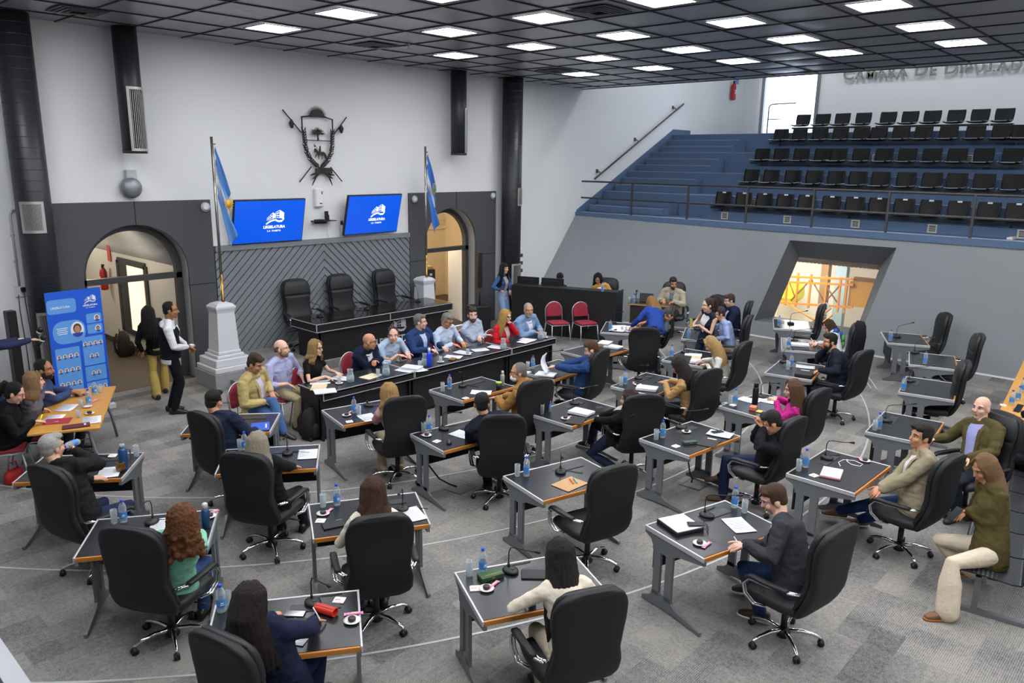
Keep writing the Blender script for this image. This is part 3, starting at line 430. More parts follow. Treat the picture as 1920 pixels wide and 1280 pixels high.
    {'n': 'p45', 'label': 'person in black at the right edge, legs crossed, holding a phone, cut by the frame', 'head': [0.11, -0.178, 1.208], 'R': [0.602, -0.039, 0.95], 'L': [0.352, -0.039, 0.9], 'fR': [0.11, 0.42, 0], 'fL': [-0.12, 0.4, 0], 'pos': [10.931, 1.397], 'yaw': 25.0, 'hip': 0.54, 'skin': 'm', 'hair': ('short', '#17130f'), 'top': ('jacket', '#17181b'), 'legs': ('#15161a', 'cloth'), 'look': (0, 20, 0), 'k': 1.04},
]
RED_CHAIRS = [
    (13.35, 10.95, 152, 'empty red chair, left of two before the black counter'),
    (13.8, 10.5, 156, 'empty red chair, right of two before the black counter'),
    (5.171, 9.789, 206.0, 'red chair of the man in the beige jacket'),
    (5.895, 10.247, 196.0, 'red chair of the man in the lavender shirt'),
    (6.256, 9.969, 206.0, 'red chair of the blonde woman in the black top'),
    (7.3, 10.157, 192.0, 'red chair of the bald man in the navy suit'),
    (7.934, 10.304, 184.0, 'red chair of the man in the light blue shirt'),
    (8.588, 10.218, 186.0, 'red chair of the man in the bright blue blazer'),
    (9.184, 10.234, 186.0, 'red chair of the grey-haired man in glasses and pale shirt'),
    (9.844, 10.161, 184.0, 'red chair of the bearded man in the grey-blue shirt'),
    (10.252, 9.782, 186.0, 'red chair of the blonde woman in the red jacket'),
    (10.982, 9.868, 178.0, 'red chair of the man in the pale blue blazer'),
    (2.345, 10.741, -112.0, 'red chair of the woman writing in black at the left table'),
    (2.697, 11.012, -112.0, 'red chair of the woman in the grey blazer at the left table'),
    (2.963, 11.358, -112.0, 'red chair of the man in the navy sweater at the left table'),
]

ITEMS = [
    ('bottle', 2.339, 6.98, 0.752, -13.399999999999999, "small water bottle with blue cap on the curly red-haired woman's desk"),
    ('bottle', 2.278, 4.992, 0.752, -13.899999999999999, 'small water bottle with blue cap on the bottom left desk of the woman in navy'),
    ('bottle', 3.912, 5.905, 0.752, -9.3, "small water bottle with blue cap on the auburn-haired woman's desk"),
    ('bottle', 4.011, 4.004, 0.752, -6.699999999999999, 'small water bottle with blue cap on the bottom middle desk'),
    ('bottle', 5.688, 8.101, 0.752, 7.199999999999999, "small water bottle with blue cap on the pale pink woman's desk"),
    ('bottle', 5.905, 6.842, 0.752, 11.2, 'small water bottle with blue cap on the desk with the computer mouse'),
    ('bottle', 7.337, 8.037, 0.752, 18.6, "small water bottle with blue cap on the mustard-jacket man's desk"),
    ('bottle', 7.584, 6.333, 0.752, 19.2, 'small water bottle with blue cap on the desk before the woman with clasped hands'),
    ('bottle', 9.077, 7.942, 0.752, 22, "small water bottle with blue cap on the blue-jacket man's desk"),
    ('bottle', 9.416, 6.368, 0.752, 23.6, "small water bottle with blue cap on the camel-blazer woman's desk"),
    ('bottle', 7.805, 4.694, 0.752, 13.9, 'small water bottle with blue cap on the desk with the green glasses case'),
    ('bottle', 5.742, 5.083, 0.752, 6.0, 'small water bottle with blue cap on the desk with the tan folder'),
    ('bottle', 11.407, 6.78, 0.752, 28, "small water bottle with blue cap on the blonde writing woman's desk"),
    ('bottle', 6.604, 3.119, 0.752, 5.199999999999999, 'small water bottle with blue cap on the front right desk of the charcoal suit'),
    ('bottle', 8.118, 3.042, 0.752, 18.9, 'small water bottle with blue cap on the desk with the white notebook'),
    ('bottle', 9.71, 4.71, 0.752, 14.0, "small water bottle with blue cap on the bright pink woman's desk"),
    ('bottle', 12.299, 5.026, 0.752, 30.7, "small water bottle with blue cap on the dark-suited bearded man's desk"),
    ('bottle', 13.623, 5.653, 0.752, 44.6, 'small water bottle with blue cap on the desk of the woman in white and blue'),
    ('bottle', 15.364, 6.624, 0.752, 45.3, 'small water bottle with blue cap on the vacant desk under the slanted window'),
    ('bottle', 12.373, 8.789, 0.752, 50, 'small water bottle with blue cap on the newspaper desk by the bending woman'),
    ('bottle', 12.933, 7.338, 0.752, 46.3, 'small water bottle with blue cap on the desk beside the filming woman'),
    ('bottle', 15.61, 4.491, 0.752, 44.0, 'small water bottle with blue cap on the farthest vacant desk by the grey wall'),
    ('bottle', 14.163, 3.477, 0.752, 36.2, 'small water bottle with blue cap on the middle one of three vacant right desks'),
    ('bottle', 12.157, 3.229, 0.752, 30.7, 'small water bottle with blue cap on the nearest of three vacant right desks'),
    ('bottle', 10.061, 2.898, 0.752, 25.9, "small water bottle with blue cap on the bald man's desk"),
    ('bottle', 4.013, 7.876, 0.752, -15.700000000000003, "small water bottle with blue cap on the grey-blonde woman's desk"),
    ('glass', 2.277, 7.027, 0.752, -33.4, "tall drinking glass on the curly red-haired woman's desk"),
    ('glass', 2.332, 5.012, 0.752, -33.9, 'tall drinking glass on the bottom left desk of the woman in navy'),
    ('glass', 3.798, 5.969, 0.752, -29.3, "tall drinking glass on the auburn-haired woman's desk"),
    ('glass', 3.906, 4.052, 0.752, -26.7, 'tall drinking glass on the bottom middle desk'),
    ('glass', 5.681, 7.985, 0.752, -12.8, "tall drinking glass on the pale pink woman's desk"),
    ('glass', 5.853, 6.888, 0.752, -8.8, 'tall drinking glass on the desk with the computer mouse'),
    ('glass', 7.192, 8.028, 0.752, -1.4, "tall drinking glass on the mustard-jacket man's desk"),
    ('glass', 7.448, 6.34, 0.752, -0.8, 'tall drinking glass on the desk before the woman with clasped hands'),
    ('glass', 8.984, 7.968, 0.752, 2, "tall drinking glass on the blue-jacket man's desk"),
    ('glass', 9.321, 6.38, 0.752, 3.6, "tall drinking glass on the camel-blazer woman's desk"),
    ('glass', 7.684, 4.708, 0.752, -6.1, 'tall drinking glass on the desk with the green glasses case'),
    ('glass', 5.674, 5.152, 0.752, -14.0, 'tall drinking glass on the desk with the tan folder'),
    ('glass', 6.572, 2.998, 0.752, -14.8, 'tall drinking glass on the front right desk of the charcoal suit'),
    ('glass', 7.972, 3.059, 0.752, -1.1, 'tall drinking glass on the desk with the white notebook'),
    ('glass', 9.654, 4.754, 0.752, -6.0, "tall drinking glass on the bright pink woman's desk"),
    ('glass', 12.091, 4.99, 0.752, 10.7, "tall drinking glass on the dark-suited bearded man's desk"),
    ('glass', 9.983, 2.919, 0.752, 5.9, "tall drinking glass on the bald man's desk"),
    ('glass', 3.972, 7.905, 0.752, -35.7, "tall drinking glass on the grey-blonde woman's desk"),
    ('glass', 3.07, 8.539, 0.752, -38.6, "tall drinking glass on the grey-haired drinker's desk"),
    ('mic', 2.514, 6.788, 0.752, -48.4, "black gooseneck microphone on the curly red-haired woman's desk"),
    ('mic', 2.801, 4.599, 0.752, -8.899999999999999, 'black gooseneck microphone on the bottom left desk of the woman in navy'),
    ('mic', 4.181, 3.855, 0.752, -1.6999999999999993, 'black gooseneck microphone on the bottom middle desk'),
    ('mic', 4.298, 5.382, 0.752, -44.3, "black gooseneck microphone on the auburn-haired woman's desk"),
    ('mic', 4.288, 7.422, 0.752, -35.7, "black gooseneck microphone on the grey-blonde woman's desk"),
    ('mic', 6.002, 8.209, 0.752, 12.2, "black gooseneck microphone on the pale pink woman's desk"),
    ('mic', 6.096, 6.79, 0.752, 1.1999999999999993, 'black gooseneck microphone on the desk with the computer mouse'),
    ('mic', 7.567, 8.007, 0.752, -51.4, "black gooseneck microphone on the mustard-jacket man's desk"),
    ('mic', 8.09, 6.296, 0.752, 24.2, 'black gooseneck microphone on the desk before the woman with clasped hands'),
    ('mic', 9.813, 6.394, 0.752, -31.4, "black gooseneck microphone on the camel-blazer woman's desk"),
    ('mic', 8.273, 4.71, 0.752, 18.9, 'black gooseneck microphone on the desk with the green glasses case'),
    ('mic', 6.068, 4.88, 0.752, -49.0, 'black gooseneck microphone on the desk with the tan folder'),
    ('mic', 9.395, 7.942, 0.752, 12, "black gooseneck microphone on the blue-jacket man's desk"),
    ('mic', 11.852, 6.78, 0.752, 8, "black gooseneck microphone on the blonde writing woman's desk"),
    ('mic', 6.235, 3.215, 0.752, 10.2, 'black gooseneck microphone on the front right desk of the charcoal suit'),
    ('mic', 8.546, 2.971, 0.752, -16.1, 'black gooseneck microphone on the desk with the white notebook'),
    ('mic', 10.272, 4.581, 0.752, -21.0, "black gooseneck microphone on the bright pink woman's desk"),
    ('mic', 12.478, 5.24, 0.752, -39.3, "black gooseneck microphone on the dark-suited bearded man's desk"),
    ('mic', 15.775, 6.539, 0.752, 35.3, 'black gooseneck microphone on the vacant desk under the slanted window'),
    ('mic', 16.069, 4.505, 0.752, 49.0, 'black gooseneck microphone on the farthest vacant desk by the grey wall'),
    ('mic', 14.88, 3.833, 0.752, 41.2, 'black gooseneck microphone on the middle one of three vacant right desks'),
    ('mic', 12.772, 3.307, 0.752, 20.7, 'black gooseneck microphone on the nearest of three vacant right desks'),
    ('mic', 10.449, 2.924, 0.752, 15.9, "black gooseneck microphone on the bald man's desk"),
    ('mic', 13.059, 9.193, 0.752, -20, 'black gooseneck microphone on the newspaper desk by the bending woman'),
    ('mic', 13.764, 7.627, 0.752, 11.3, 'black gooseneck microphone on the desk beside the filming woman'),
    ('mic', 2.711, 8.857, 0.752, -53.6, "black gooseneck microphone on the grey-haired drinker's desk"),
    ('mic', 4.472, 8.935, 0.752, -90, "black gooseneck microphone on the navy-suited man's desk at left"),
    ('mic', 14.189, 5.775, 0.752, 9.600000000000001, 'black gooseneck microphone on the desk of the woman in white and blue'),
    ('mic', 11.286, 8.253, 0.752, 22, 'black gooseneck microphone on the desk with stacked books'),
    ('plate', 2.87, 4.201, 0.752, -33.9, 'white saucer on the bottom left desk of the woman in navy'),
    ('cake', 2.87, 4.201, 0.76, 0, 'dark round biscuit on the saucer of the bottom left desk of the woman in navy'),
    ('wrap', 2.93, 4.265, 0.752, -34.90632791127871, 'pink wrapped sweet on the bottom left desk of the woman in navy'),
    ('napkin', 2.963, 4.495, 0.752, -53.2941305066909, 'folded paper napkin on the bottom left desk of the woman in navy'),
    ('plate', 3.856, 3.807, 0.752, -26.7, 'white saucer on the bottom middle desk'),
    ('cake', 3.856, 3.807, 0.76, 0, 'dark round biscuit on the saucer of the bottom middle desk'),
    ('wrap', 3.933, 3.807, 0.752, 11.023468142771296, 'pink wrapped sweet on the bottom middle desk'),
    ('napkin', 3.8, 3.875, 0.752, -40.32400240950875, 'folded paper napkin on the bottom middle desk'),
    ('plate', 3.707, 5.832, 0.752, -29.3, "white saucer on the auburn-haired woman's desk"),
    ('cake', 3.707, 5.832, 0.76, 0, "dark round biscuit on the saucer of the auburn-haired woman's desk"),
    ('wrap', 3.768, 5.835, 0.752, 26.449707215353524, "pink wrapped sweet on the auburn-haired woman's desk"),
    ('napkin', 3.609, 5.727, 0.752, -47.58843882642161, "folded paper napkin on the auburn-haired woman's desk"),
    ('plate', 2.941, 6.533, 0.752, -33.4, "white saucer on the curly red-haired woman's desk"),
    ('cake', 2.941, 6.533, 0.76, 0, "dark round biscuit on the saucer of the curly red-haired woman's desk"),
    ('wrap', 2.989, 6.588, 0.752, 4.6076489083556496, "pink wrapped sweet on the curly red-haired woman's desk"),
    ('plate', 5.554, 8.079, 0.752, -12.8, "white saucer on the pale pink woman's desk"),
    ('cake', 5.554, 8.079, 0.76, 0, "dark round biscuit on the saucer of the pale pink woman's desk"),
    ('wrap', 5.648, 8.14, 0.752, 29.557051123326442, "pink wrapped sweet on the pale pink woman's desk"),
    ('napkin', 5.43, 7.844, 0.752, -22.022733237520136, "folded paper napkin on the pale pink woman's desk"),
    ('plate', 5.795, 6.764, 0.752, -8.8, 'white saucer on the desk with the computer mouse'),
    ('cake', 5.795, 6.764, 0.76, 0, 'dark round biscuit on the saucer of the desk with the computer mouse'),
    ('wrap', 5.818, 6.821, 0.752, 10.6749515643894, 'pink wrapped sweet on the desk with the computer mouse'),
    ('napkin', 5.748, 6.527, 0.752, 8.006264781598087, 'folded paper napkin on the desk with the computer mouse'),
    ('plate', 7.502, 5.98, 0.752, -0.8, 'white saucer on the desk before the woman with clasped hands'),
    ('cake', 7.502, 5.98, 0.76, 0, 'dark round biscuit on the saucer of the desk before the woman with clasped hands'),
    ('wrap', 7.565, 5.977, 0.752, -2.0391414388049567, 'pink wrapped sweet on the desk before the woman with clasped hands'),
    ('napkin', 7.477, 5.826, 0.752, 10.724354195922214, 'folded paper napkin on the desk before the woman with clasped hands'),
    ('plate', 8.186, 4.585, 0.752, -6.1, 'white saucer on the desk with the green glasses case'),
    ('cake', 8.186, 4.585, 0.76, 0, 'dark round biscuit on the saucer of the desk with the green glasses case'),
    ('napkin', 7.65, 4.412, 0.752, -9.022604562353076, 'folded paper napkin on the desk with the green glasses case'),
    ('plate', 9.508, 6.199, 0.752, 3.6, "white saucer on the camel-blazer woman's desk"),
    ('cake', 9.508, 6.199, 0.76, 0, "dark round biscuit on the saucer of the camel-blazer woman's desk"),
    ('wrap', 9.534, 6.294, 0.752, 36.41259730525967, "pink wrapped sweet on the camel-blazer woman's desk"),
    ('plate', 5.697, 2.983, 0.752, -14.8, 'white saucer on the front right desk of the charcoal suit'),
    ('cake', 5.697, 2.983, 0.76, 0, 'dark round biscuit on the saucer of the front right desk of the charcoal suit'),
    ('wrap', 5.714, 2.924, 0.752, 2.890966460571466, 'pink wrapped sweet on the front right desk of the charcoal suit'),
    ('plate', 8.786, 2.629, 0.752, -1.1, 'white saucer on the desk with the white notebook'),
    ('cake', 8.786, 2.629, 0.76, 0, 'dark round biscuit on the saucer of the desk with the white notebook'),
    ('wrap', 8.797, 2.677, 0.752, 55.30937517254555, 'pink wrapped sweet on the desk with the white notebook'),
    ('napkin', 7.946, 2.876, 0.752, -15.734035563806694, 'folded paper napkin on the desk with the white notebook'),
    ('napkin', 7.18, 7.532, 0.752, -1.4, "small white card on the mustard-jacket man's desk"),
    ('napkin', 2.884, 8.73, 0.752, -38.6, "small white card on the grey-haired drinker's desk"),
    ('napkin', 8.85, 7.844, 0.752, 2, "small white card on the blue-jacket man's desk"),
    ('napkin', 9.62, 4.696, 0.752, -6.0, "small white card on the bright pink woman's desk"),
    ('sheet', 4.441, 7.247, 0.752, -35.7, "blank white sheet lying on the grey-blonde woman's desk"),
    ('sheet', 4.286, 5.232, 0.752, -19.3, "printed sheet at the right end of the auburn-haired woman's desk"),
    ('sheet', 2.531, 4.363, 0.752, -58.9, 'white sheets under the arm of the woman in navy at the bottom'),
    ('sheet', 2.682, 8.268, 0.752, -28.6, "white sheet with a pen on the grey-haired drinker's desk"),
    ('sheet', 5.702, 7.808, 0.752, -12.8, 'cream sheet beside the woman in pale pink'),
    ('sheet', 6.134, 6.481, 0.752, 6.199999999999999, 'white sheet half under the arm of the man in dark navy'),
    ('sheet', 7.536, 7.581, 0.752, 38.6, "loose sheets at the near edge of the mustard-jacket man's desk"),
    ('sheet', 6.276, 2.906, 0.752, -34.8, 'sheet under the hands of the man in the charcoal suit'),
    ('sheet', 11.823, 6.592, 0.752, 28, 'open notebook page of the blonde writing woman'),
    ('sheet', 12.442, 4.841, 0.752, 20.7, 'white sheet by the elbow of the dark-suited bearded man'),
    ('sheet', 10.167, 4.435, 0.752, 4.0, 'white sheet before the woman in bright pink'),
    ('sheet', 10.007, 4.647, 0.752, -6.0, "sheets standing near the bottle on the bright pink woman's desk"),
    ('sheet', 2.559, 6.667, 0.752, -28.4, "grey sheet by the microphone on the curly red-haired woman's desk"),
    ('sheet', 8.4, 4.237, 0.76, 11.9, 'white sheet with a phone on the desk with the green glasses case'),
    ('stack', 7.826, 5.968, 0.752, 9.2, 'stack of loose printed sheets before the woman with clasped hands'),
    ('stack', 9.415, 5.976, 0.752, 23.6, 'large stack of white sheets before the woman in the camel blazer'),
    ('stack', 11.403, 6.226, 0.752, 23, "stack of papers at the near edge of the blonde writing woman's desk"),
    ('stack', 13.912, 5.554, 0.752, 29.6, 'stack of white sheets before the woman in white and blue'),
    ('stack', 11.22, 7.882, 0.752, 7, 'white stack of paper at the near edge of the desk with stacked books'),
    ('stack', 9.536, 7.546, 0.752, 2, "stack of sheets at the right of the blue-jacket man's desk"),
    ('phone', 2.628, 4.575, 0.752, 41.1, 'dark phone with gold edge on the bottom left desk'),
    ('phone', 8.071, 5.886, 0.792, 59.2, 'dark phone on the loose sheets before the woman with clasped hands'),
    ('phone', 8.429, 4.29, 0.766, 63.9, 'dark phone on the white sheet of the desk with the green glasses case'),
    ('phone', 5.924, 3.156, 0.8, 45.2, 'dark phone on the binder of the front right desk'),
    ('jug', 6.511, 9.341, 0.752, 30, 'glass water jug before the woman in the black top'),
    ('jug', 7.135, 9.277, 0.752, 30, 'glass water jug before the bald man in the navy suit'),
    ('jug', 7.95, 9.3, 0.752, 30, 'glass water jug beside the tall blue flask'),
    ('jug', 9.68, 9.18, 0.752, 30, 'glass water jug before the woman in red, on the table seam'),
    ('jug', 10.782, 9.249, 0.752, 30, 'glass water jug at the right end of the long tables'),
    ('plate', 6.341, 9.386, 0.752, 0, 'white saucer on the long tables, first from the left end'),
    ('glass', 6.341, 9.386, 0.759, 0, 'drinking glass on a saucer on the long tables, first from the left end', (1, 1, 0.75)),
    ('plate', 7.027, 9.338, 0.752, 0, 'white saucer on the long tables, next to the second jug'),
    ('glass', 7.027, 9.338, 0.759, 0, 'drinking glass on a saucer on the long tables, next to the second jug', (1, 1, 0.75)),
    ('plate', 7.822, 9.283, 0.752, 0, 'white saucer on the long tables, left of the tall blue flask'),
    ('glass', 7.822, 9.283, 0.759, 0, 'drinking glass on a saucer on the long tables, left of the tall blue flask', (1, 1, 0.75)),
    ('plate', 8.27, 9.28, 0.752, 0, 'white saucer on the long tables, right of the tall blue flask'),
    ('glass', 8.27, 9.28, 0.759, 0, 'drinking glass on a saucer on the long tables, right of the tall blue flask', (1, 1, 0.75)),
    ('plate', 8.95, 9.336, 0.752, 0, 'white saucer on the long tables, before the bearded man in grey-blue'),
    ('glass', 8.95, 9.336, 0.759, 0, 'drinking glass on a saucer on the long tables, before the bearded man in grey-blue', (1, 1, 0.75)),
    ('plate', 10.945, 9.282, 0.752, 0, 'white saucer on the long tables, rightmost'),
    ('glass', 10.945, 9.282, 0.759, 0, 'drinking glass on a saucer on the long tables, rightmost', (1, 1, 0.75)),
    ('sheet', 6.533, 9.606, 0.752, 20, 'white sheet on the long tables, before the woman in the black top'),
    ('sheet', 6.17, 9.632, 0.752, 60, 'white sheet on the long tables, at the left edge'),
    ('sheet', 7.529, 9.291, 0.752, 15, 'white sheet on the long tables, before the man in light blue, spread out'),
    ('sheet', 7.709, 9.18, 0.752, -10, 'white sheet on the long tables, under the saucers by the flask'),
    ('sheet', 8.668, 9.398, 0.752, 30, 'white sheet on the long tables, before the man in the blue blazer'),
    ('sheet', 8.995, 9.504, 0.752, 10, 'white sheet on the long tables, before the man in glasses and pale shirt'),
    ('sheet', 9.35, 9.438, 0.752, 70, 'white sheet on the long tables, before the bearded man in grey-blue'),
    ('sheet', 9.702, 9.383, 0.752, 15, 'white sheet on the long tables, left of the red jacket'),
    ('sheet', 10.572, 9.386, 0.752, 20, 'white sheet on the long tables, before the pale blue blazer'),
    ('stack', 7.665, 9.296, 0.752, 25, 'stack of printed paper before the man in the light blue shirt'),
    ('stack', 5.96, 9.18, 0.752, 65, 'white stack of paper at the left corner of the long tables', (1, 1, 0.4)),
    ('pen', 6.86, 9.373, 0.752, 40, 'pen lying before the bald man on the long tables'),
    ('phone', 6.328, 9.518, 0.752, 20, 'dark phone at the left end of the long tables'),
    ('bottle', 3.579, 11.261, 0.752, 10, 'farther water bottle on the left honey table'),
    ('bottle', 3.366, 10.859, 0.752, 10, 'nearer water bottle on the left honey table'),
    ('glass', 3.673, 11.348, 0.752, 0, 'glass at the far end of the left honey table', (1, 1, 0.8)),
    ('glass', 3.267, 10.859, 0.752, 0, 'glass beside the nearer bottle of the left honey table', (1, 1, 0.8)),
    ('glass', 3.085, 10.389, 0.752, 0, 'glass next to the dark biscuit on the left honey table', (1, 1, 0.8)),
    ('plate', 3.318, 10.776, 0.752, 0, 'saucer by the nearer bottle on the left honey table'),
    ('plate', 3.234, 10.453, 0.752, 0, 'saucer with dark biscuit on the left honey table'),
    ('cake', 3.234, 10.453, 0.76, 0, 'dark biscuit on a saucer of the left honey table'),
    ('sheet', 3.109, 10.917, 0.752, -40, 'printed form in front of the woman in grey at the left table'),
    ('sheet', 2.844, 10.568, 0.752, -35, 'pages under the hand of the woman writing at the left table'),
    ('sheet', 3.162, 10.168, 0.752, -20, 'white note at the near edge of the left honey table'),
    ('wrap', 3.481, 10.978, 0.752, 30, 'pink wrapped sweet on the left honey table'),
    ('phone', 3.444, 11.393, 0.752, 60, 'dark phone before the man in the navy sweater'),
    ('bottle', 12.514, 1.893, 0.752, 10, 'water bottle at the left end of the right honey table'),
    ('bottle', 12.824, 1.871, 0.752, 10, 'water bottle second from the left end of the right honey table'),
    ('bottle', 13.384, 1.918, 0.752, 10, 'water bottle farthest back on the right honey table'),
    ('napkin', 12.401, 1.969, 0.752, 10, 'white card at the corner of the right honey table'),
    ('bottle', 14.2, 10.35, 1.152, 0, 'water bottle at the end of the tall black counter'),
    ('bottle', 15.08, 10.07, 0.817, 0, 'water bottle on the dark side desk'),
    ('glass', 15.04, 10.18, 0.817, 0, 'glass on the dark side desk'),
    ('mic', 8.1, 12.55, 1.066, 200, 'gooseneck microphone on the raised bench, left one'),
    ('mic', 9.2, 12.55, 1.066, 170, 'gooseneck microphone on the raised bench, middle one'),
    ('mic', 10.55, 12.55, 1.066, 150, 'gooseneck microphone on the raised bench, right one'),
]
FLASKS = [
    ('thermos', "tall blue flask with handle on the grey-haired drinker's desk", 'flask', (2.829, 8.254, 0.752), 0.045, 0.27, '#27507f', '#9aa4ad', 0.6, 0.12, 0.3, True),
    ('thermos', "blue flask with steel cap on the curly red-haired woman's desk", 'flask', (2.816, 6.347, 0.752), 0.036, 0.2, '#21476f', '#b9bcbf', 0.7, 0.4, 0.3),
    ('steel_bottle', "pale steel bottle on the mustard-jacket man's desk", 'flask', (8.015, 7.61, 0.752), 0.034, 0.2, '#a3a29c', '#b9b8b2', 0.6, 0.3, 0.5),
    ('thermos', "tall black flask on the bright pink woman's desk", 'flask', (9.911, 4.512, 0.752), 0.042, 0.27, '#1b191d', '#1b191d', 0.8, 0.3, 0.2),
    ('thermos', 'tall bright blue bottle with white cap on the long tables', 'flask', (7.956, 9.201, 0.752), 0.042, 0.27, '#1738c8', '#e2e4ea', 0.5, 0.3, 0, False),
]
SLABS = [
    ('tan_folder', 'tan paper folder on the empty-chair desk', 'folder', 5.894, 4.614, 0.752, -2.0, (0.32, 0.24, 0.008), '#b08a5c', None),
    ('spiral_notebook', 'white notebook with a pen on the black desk at right', 'notebook', 8.127, 2.756, 0.752, 13.9, (0.3, 0.21, 0.022), '#c98f98', 'sheets'),
    ('glasses_case', 'green glasses case on the black desk beside the open folder', 'glasses case', 7.847, 4.341, 0.752, -31.1, (0.17, 0.07, 0.035), '#2d4a42', 'clasp'),
    ('purse', 'dark green purse with gold letters on the bottom middle desk', 'purse', 4.003, 3.906, 0.752, -16.7, (0.2, 0.1, 0.04), '#254d2c', 'clasp'),
    ('document_folder', 'black open folder with white cards beside the green glasses case', 'folder', 8.067, 4.2, 0.752, 11.9, (0.34, 0.22, 0.008), '#1b1c20', 'band'),
    ('ring_binder', 'thick black binder of printed sheets on the front right desk', 'binder', 5.87, 3.286, 0.752, -22.8, (0.3, 0.32, 0.035), '#191a1d', 'sheets'),
    ('briefcase', "closed black leather case on the dark-suited bearded man's desk", 'case', 11.931, 4.646, 0.752, 15.7, (0.36, 0.26, 0.05), '#1c1c1f', 'band'),
    ('book_stack', 'dark planner under a pale book on the desk by the wide empty chair', 'books', 11.258, 8.098, 0.752, 17, (0.3, 0.22, 0.06), '#8d8775', 'sheets'),
    ('document_folder', 'dark folder under the loose sheets before the woman with clasped hands', 'folder', 7.533, 5.828, 0.752, 24.2, (0.3, 0.22, 0.012), '#17181b', None),
    ('blue_folder', "blue and white printed folder on the navy-suited man's desk", 'folder', 4.538, 8.468, 0.752, -30, (0.22, 0.3, 0.008), '#2a55b8', 'band'),
    ('planner', 'maroon planner with a label on the left honey table', 'planner', 2.942, 10.046, 0.752, -18, (0.3, 0.13, 0.02), '#5a1f35', 'band'),
    ('red_folder', 'red folder under the pages of the woman writing at the left table', 'folder', 2.848, 10.42, 0.752, -30, (0.3, 0.22, 0.006), '#a03040', None),
    ('envelope', 'cream folder before the bald man on the long tables', 'folder', 6.91, 9.374, 0.752, 10, (0.3, 0.22, 0.006), '#cfc6a4', None),
    ('envelope', 'cream folder at the left corner of the long tables', 'folder', 6.005, 9.41, 0.758, 50, (0.3, 0.22, 0.006), '#cdbf9c', None),
    ('leaflet', 'white and orange printed leaflet before the man in the pale blue blazer', 'leaflet', 10.403, 9.301, 0.76, 10, (0.3, 0.21, 0.004), '#d9a68c', 'sheets'),
    ('wallet', 'brown wallet before the man in the bright blue blazer', 'wallet', 8.533, 9.278, 0.752, 20, (0.14, 0.1, 0.02), '#7a5a2c', None),
    ('tablet', 'flat black tablet under the sheets of the woman in navy at the bottom', 'tablet', 2.603, 4.409, 0.752, -43.9, (0.24, 0.17, 0.008), '#1d1f23', None),
    ('tablet', 'black tablet beside the cream-bloused woman on the bottom middle desk', 'tablet', 4.275, 3.687, 0.752, -46.7, (0.2, 0.14, 0.012), '#17181b', None),
    ('notepad', "black notepad near the cord on the auburn-haired woman's desk", 'notepad', 3.642, 5.571, 0.752, -19.3, (0.2, 0.13, 0.015), '#15161a', None),
    ('notepad', 'cream notepad of the blonde writing woman', 'notepad', 11.619, 6.421, 0.757, 26, (0.22, 0.16, 0.012), '#c9b389', None),
    ('sweet_bag', "clear bag of orange sweets on the bright pink woman's desk", 'bag', 9.644, 4.406, 0.752, 14.0, (0.12, 0.09, 0.05), '#c9765a', None),
    ('sticky_notes', "pad of yellow and orange sticky notes on the bright pink woman's desk", 'notes', 9.619, 4.301, 0.752, 4.0, (0.1, 0.08, 0.012), '#d8b84e', None),
]
LAPTOPS = [('grey laptop seen edge-on at the desk of the woman in white and blue', (14.189, 5.775, 0.752), 24.6, 100, '#6b6e72')]
SPECS = [('folded dark spectacles by the microphone on the front right desk', (6.001, 3.079, 0.752), 40), ('thin spectacles on the loose sheets before the woman with clasped hands', (8.031, 5.99, 0.79), 30)]
MOUSE = (5.816, 6.384)
WCAB = (8.621, 2.67)
EARP = (3.661, 5.598)
MARKERS = [(5.942, 4.624, -35, '#d9743a', 'orange marker on the tan folder'), (5.981, 4.605, -35, '#6fb4b0', 'pale teal marker on the tan folder')]
REDC = (2.796, 4.422, 20)
GOURD = (2.785, 8.226)
LIME = (7.855, 7.533)
FLOORBOX = [(6.179, 6.588, 5, 'floor socket with thick cable under the desk with the computer mouse', -0.25, 0.35), (8.395, 4.527, 0, 'floor socket under the desk with the green glasses case', 0.1, 0.2), (2.812, 6.355, -30, 'floor socket behind the curly red-haired woman', -0.1, 0.3)]
BAG1 = [5.882, 9.46]
BAG2 = [5.85, 16.33]
BAG3 = [2.364, 10.696]
COAT = (14.253, 5.096, 20.0)
NEWS = (12.678, 8.64, 30)

# ---------------------------------------------------------------- surface materials
YW = 13.75          # back wall
CZ = 6.017          # ceiling
XL, XR = .45, 17.45 # the two gallery fronts
LX0, LY0, LS = 6.856, 11.59, 1.9626   # first ceiling light and the light spacing

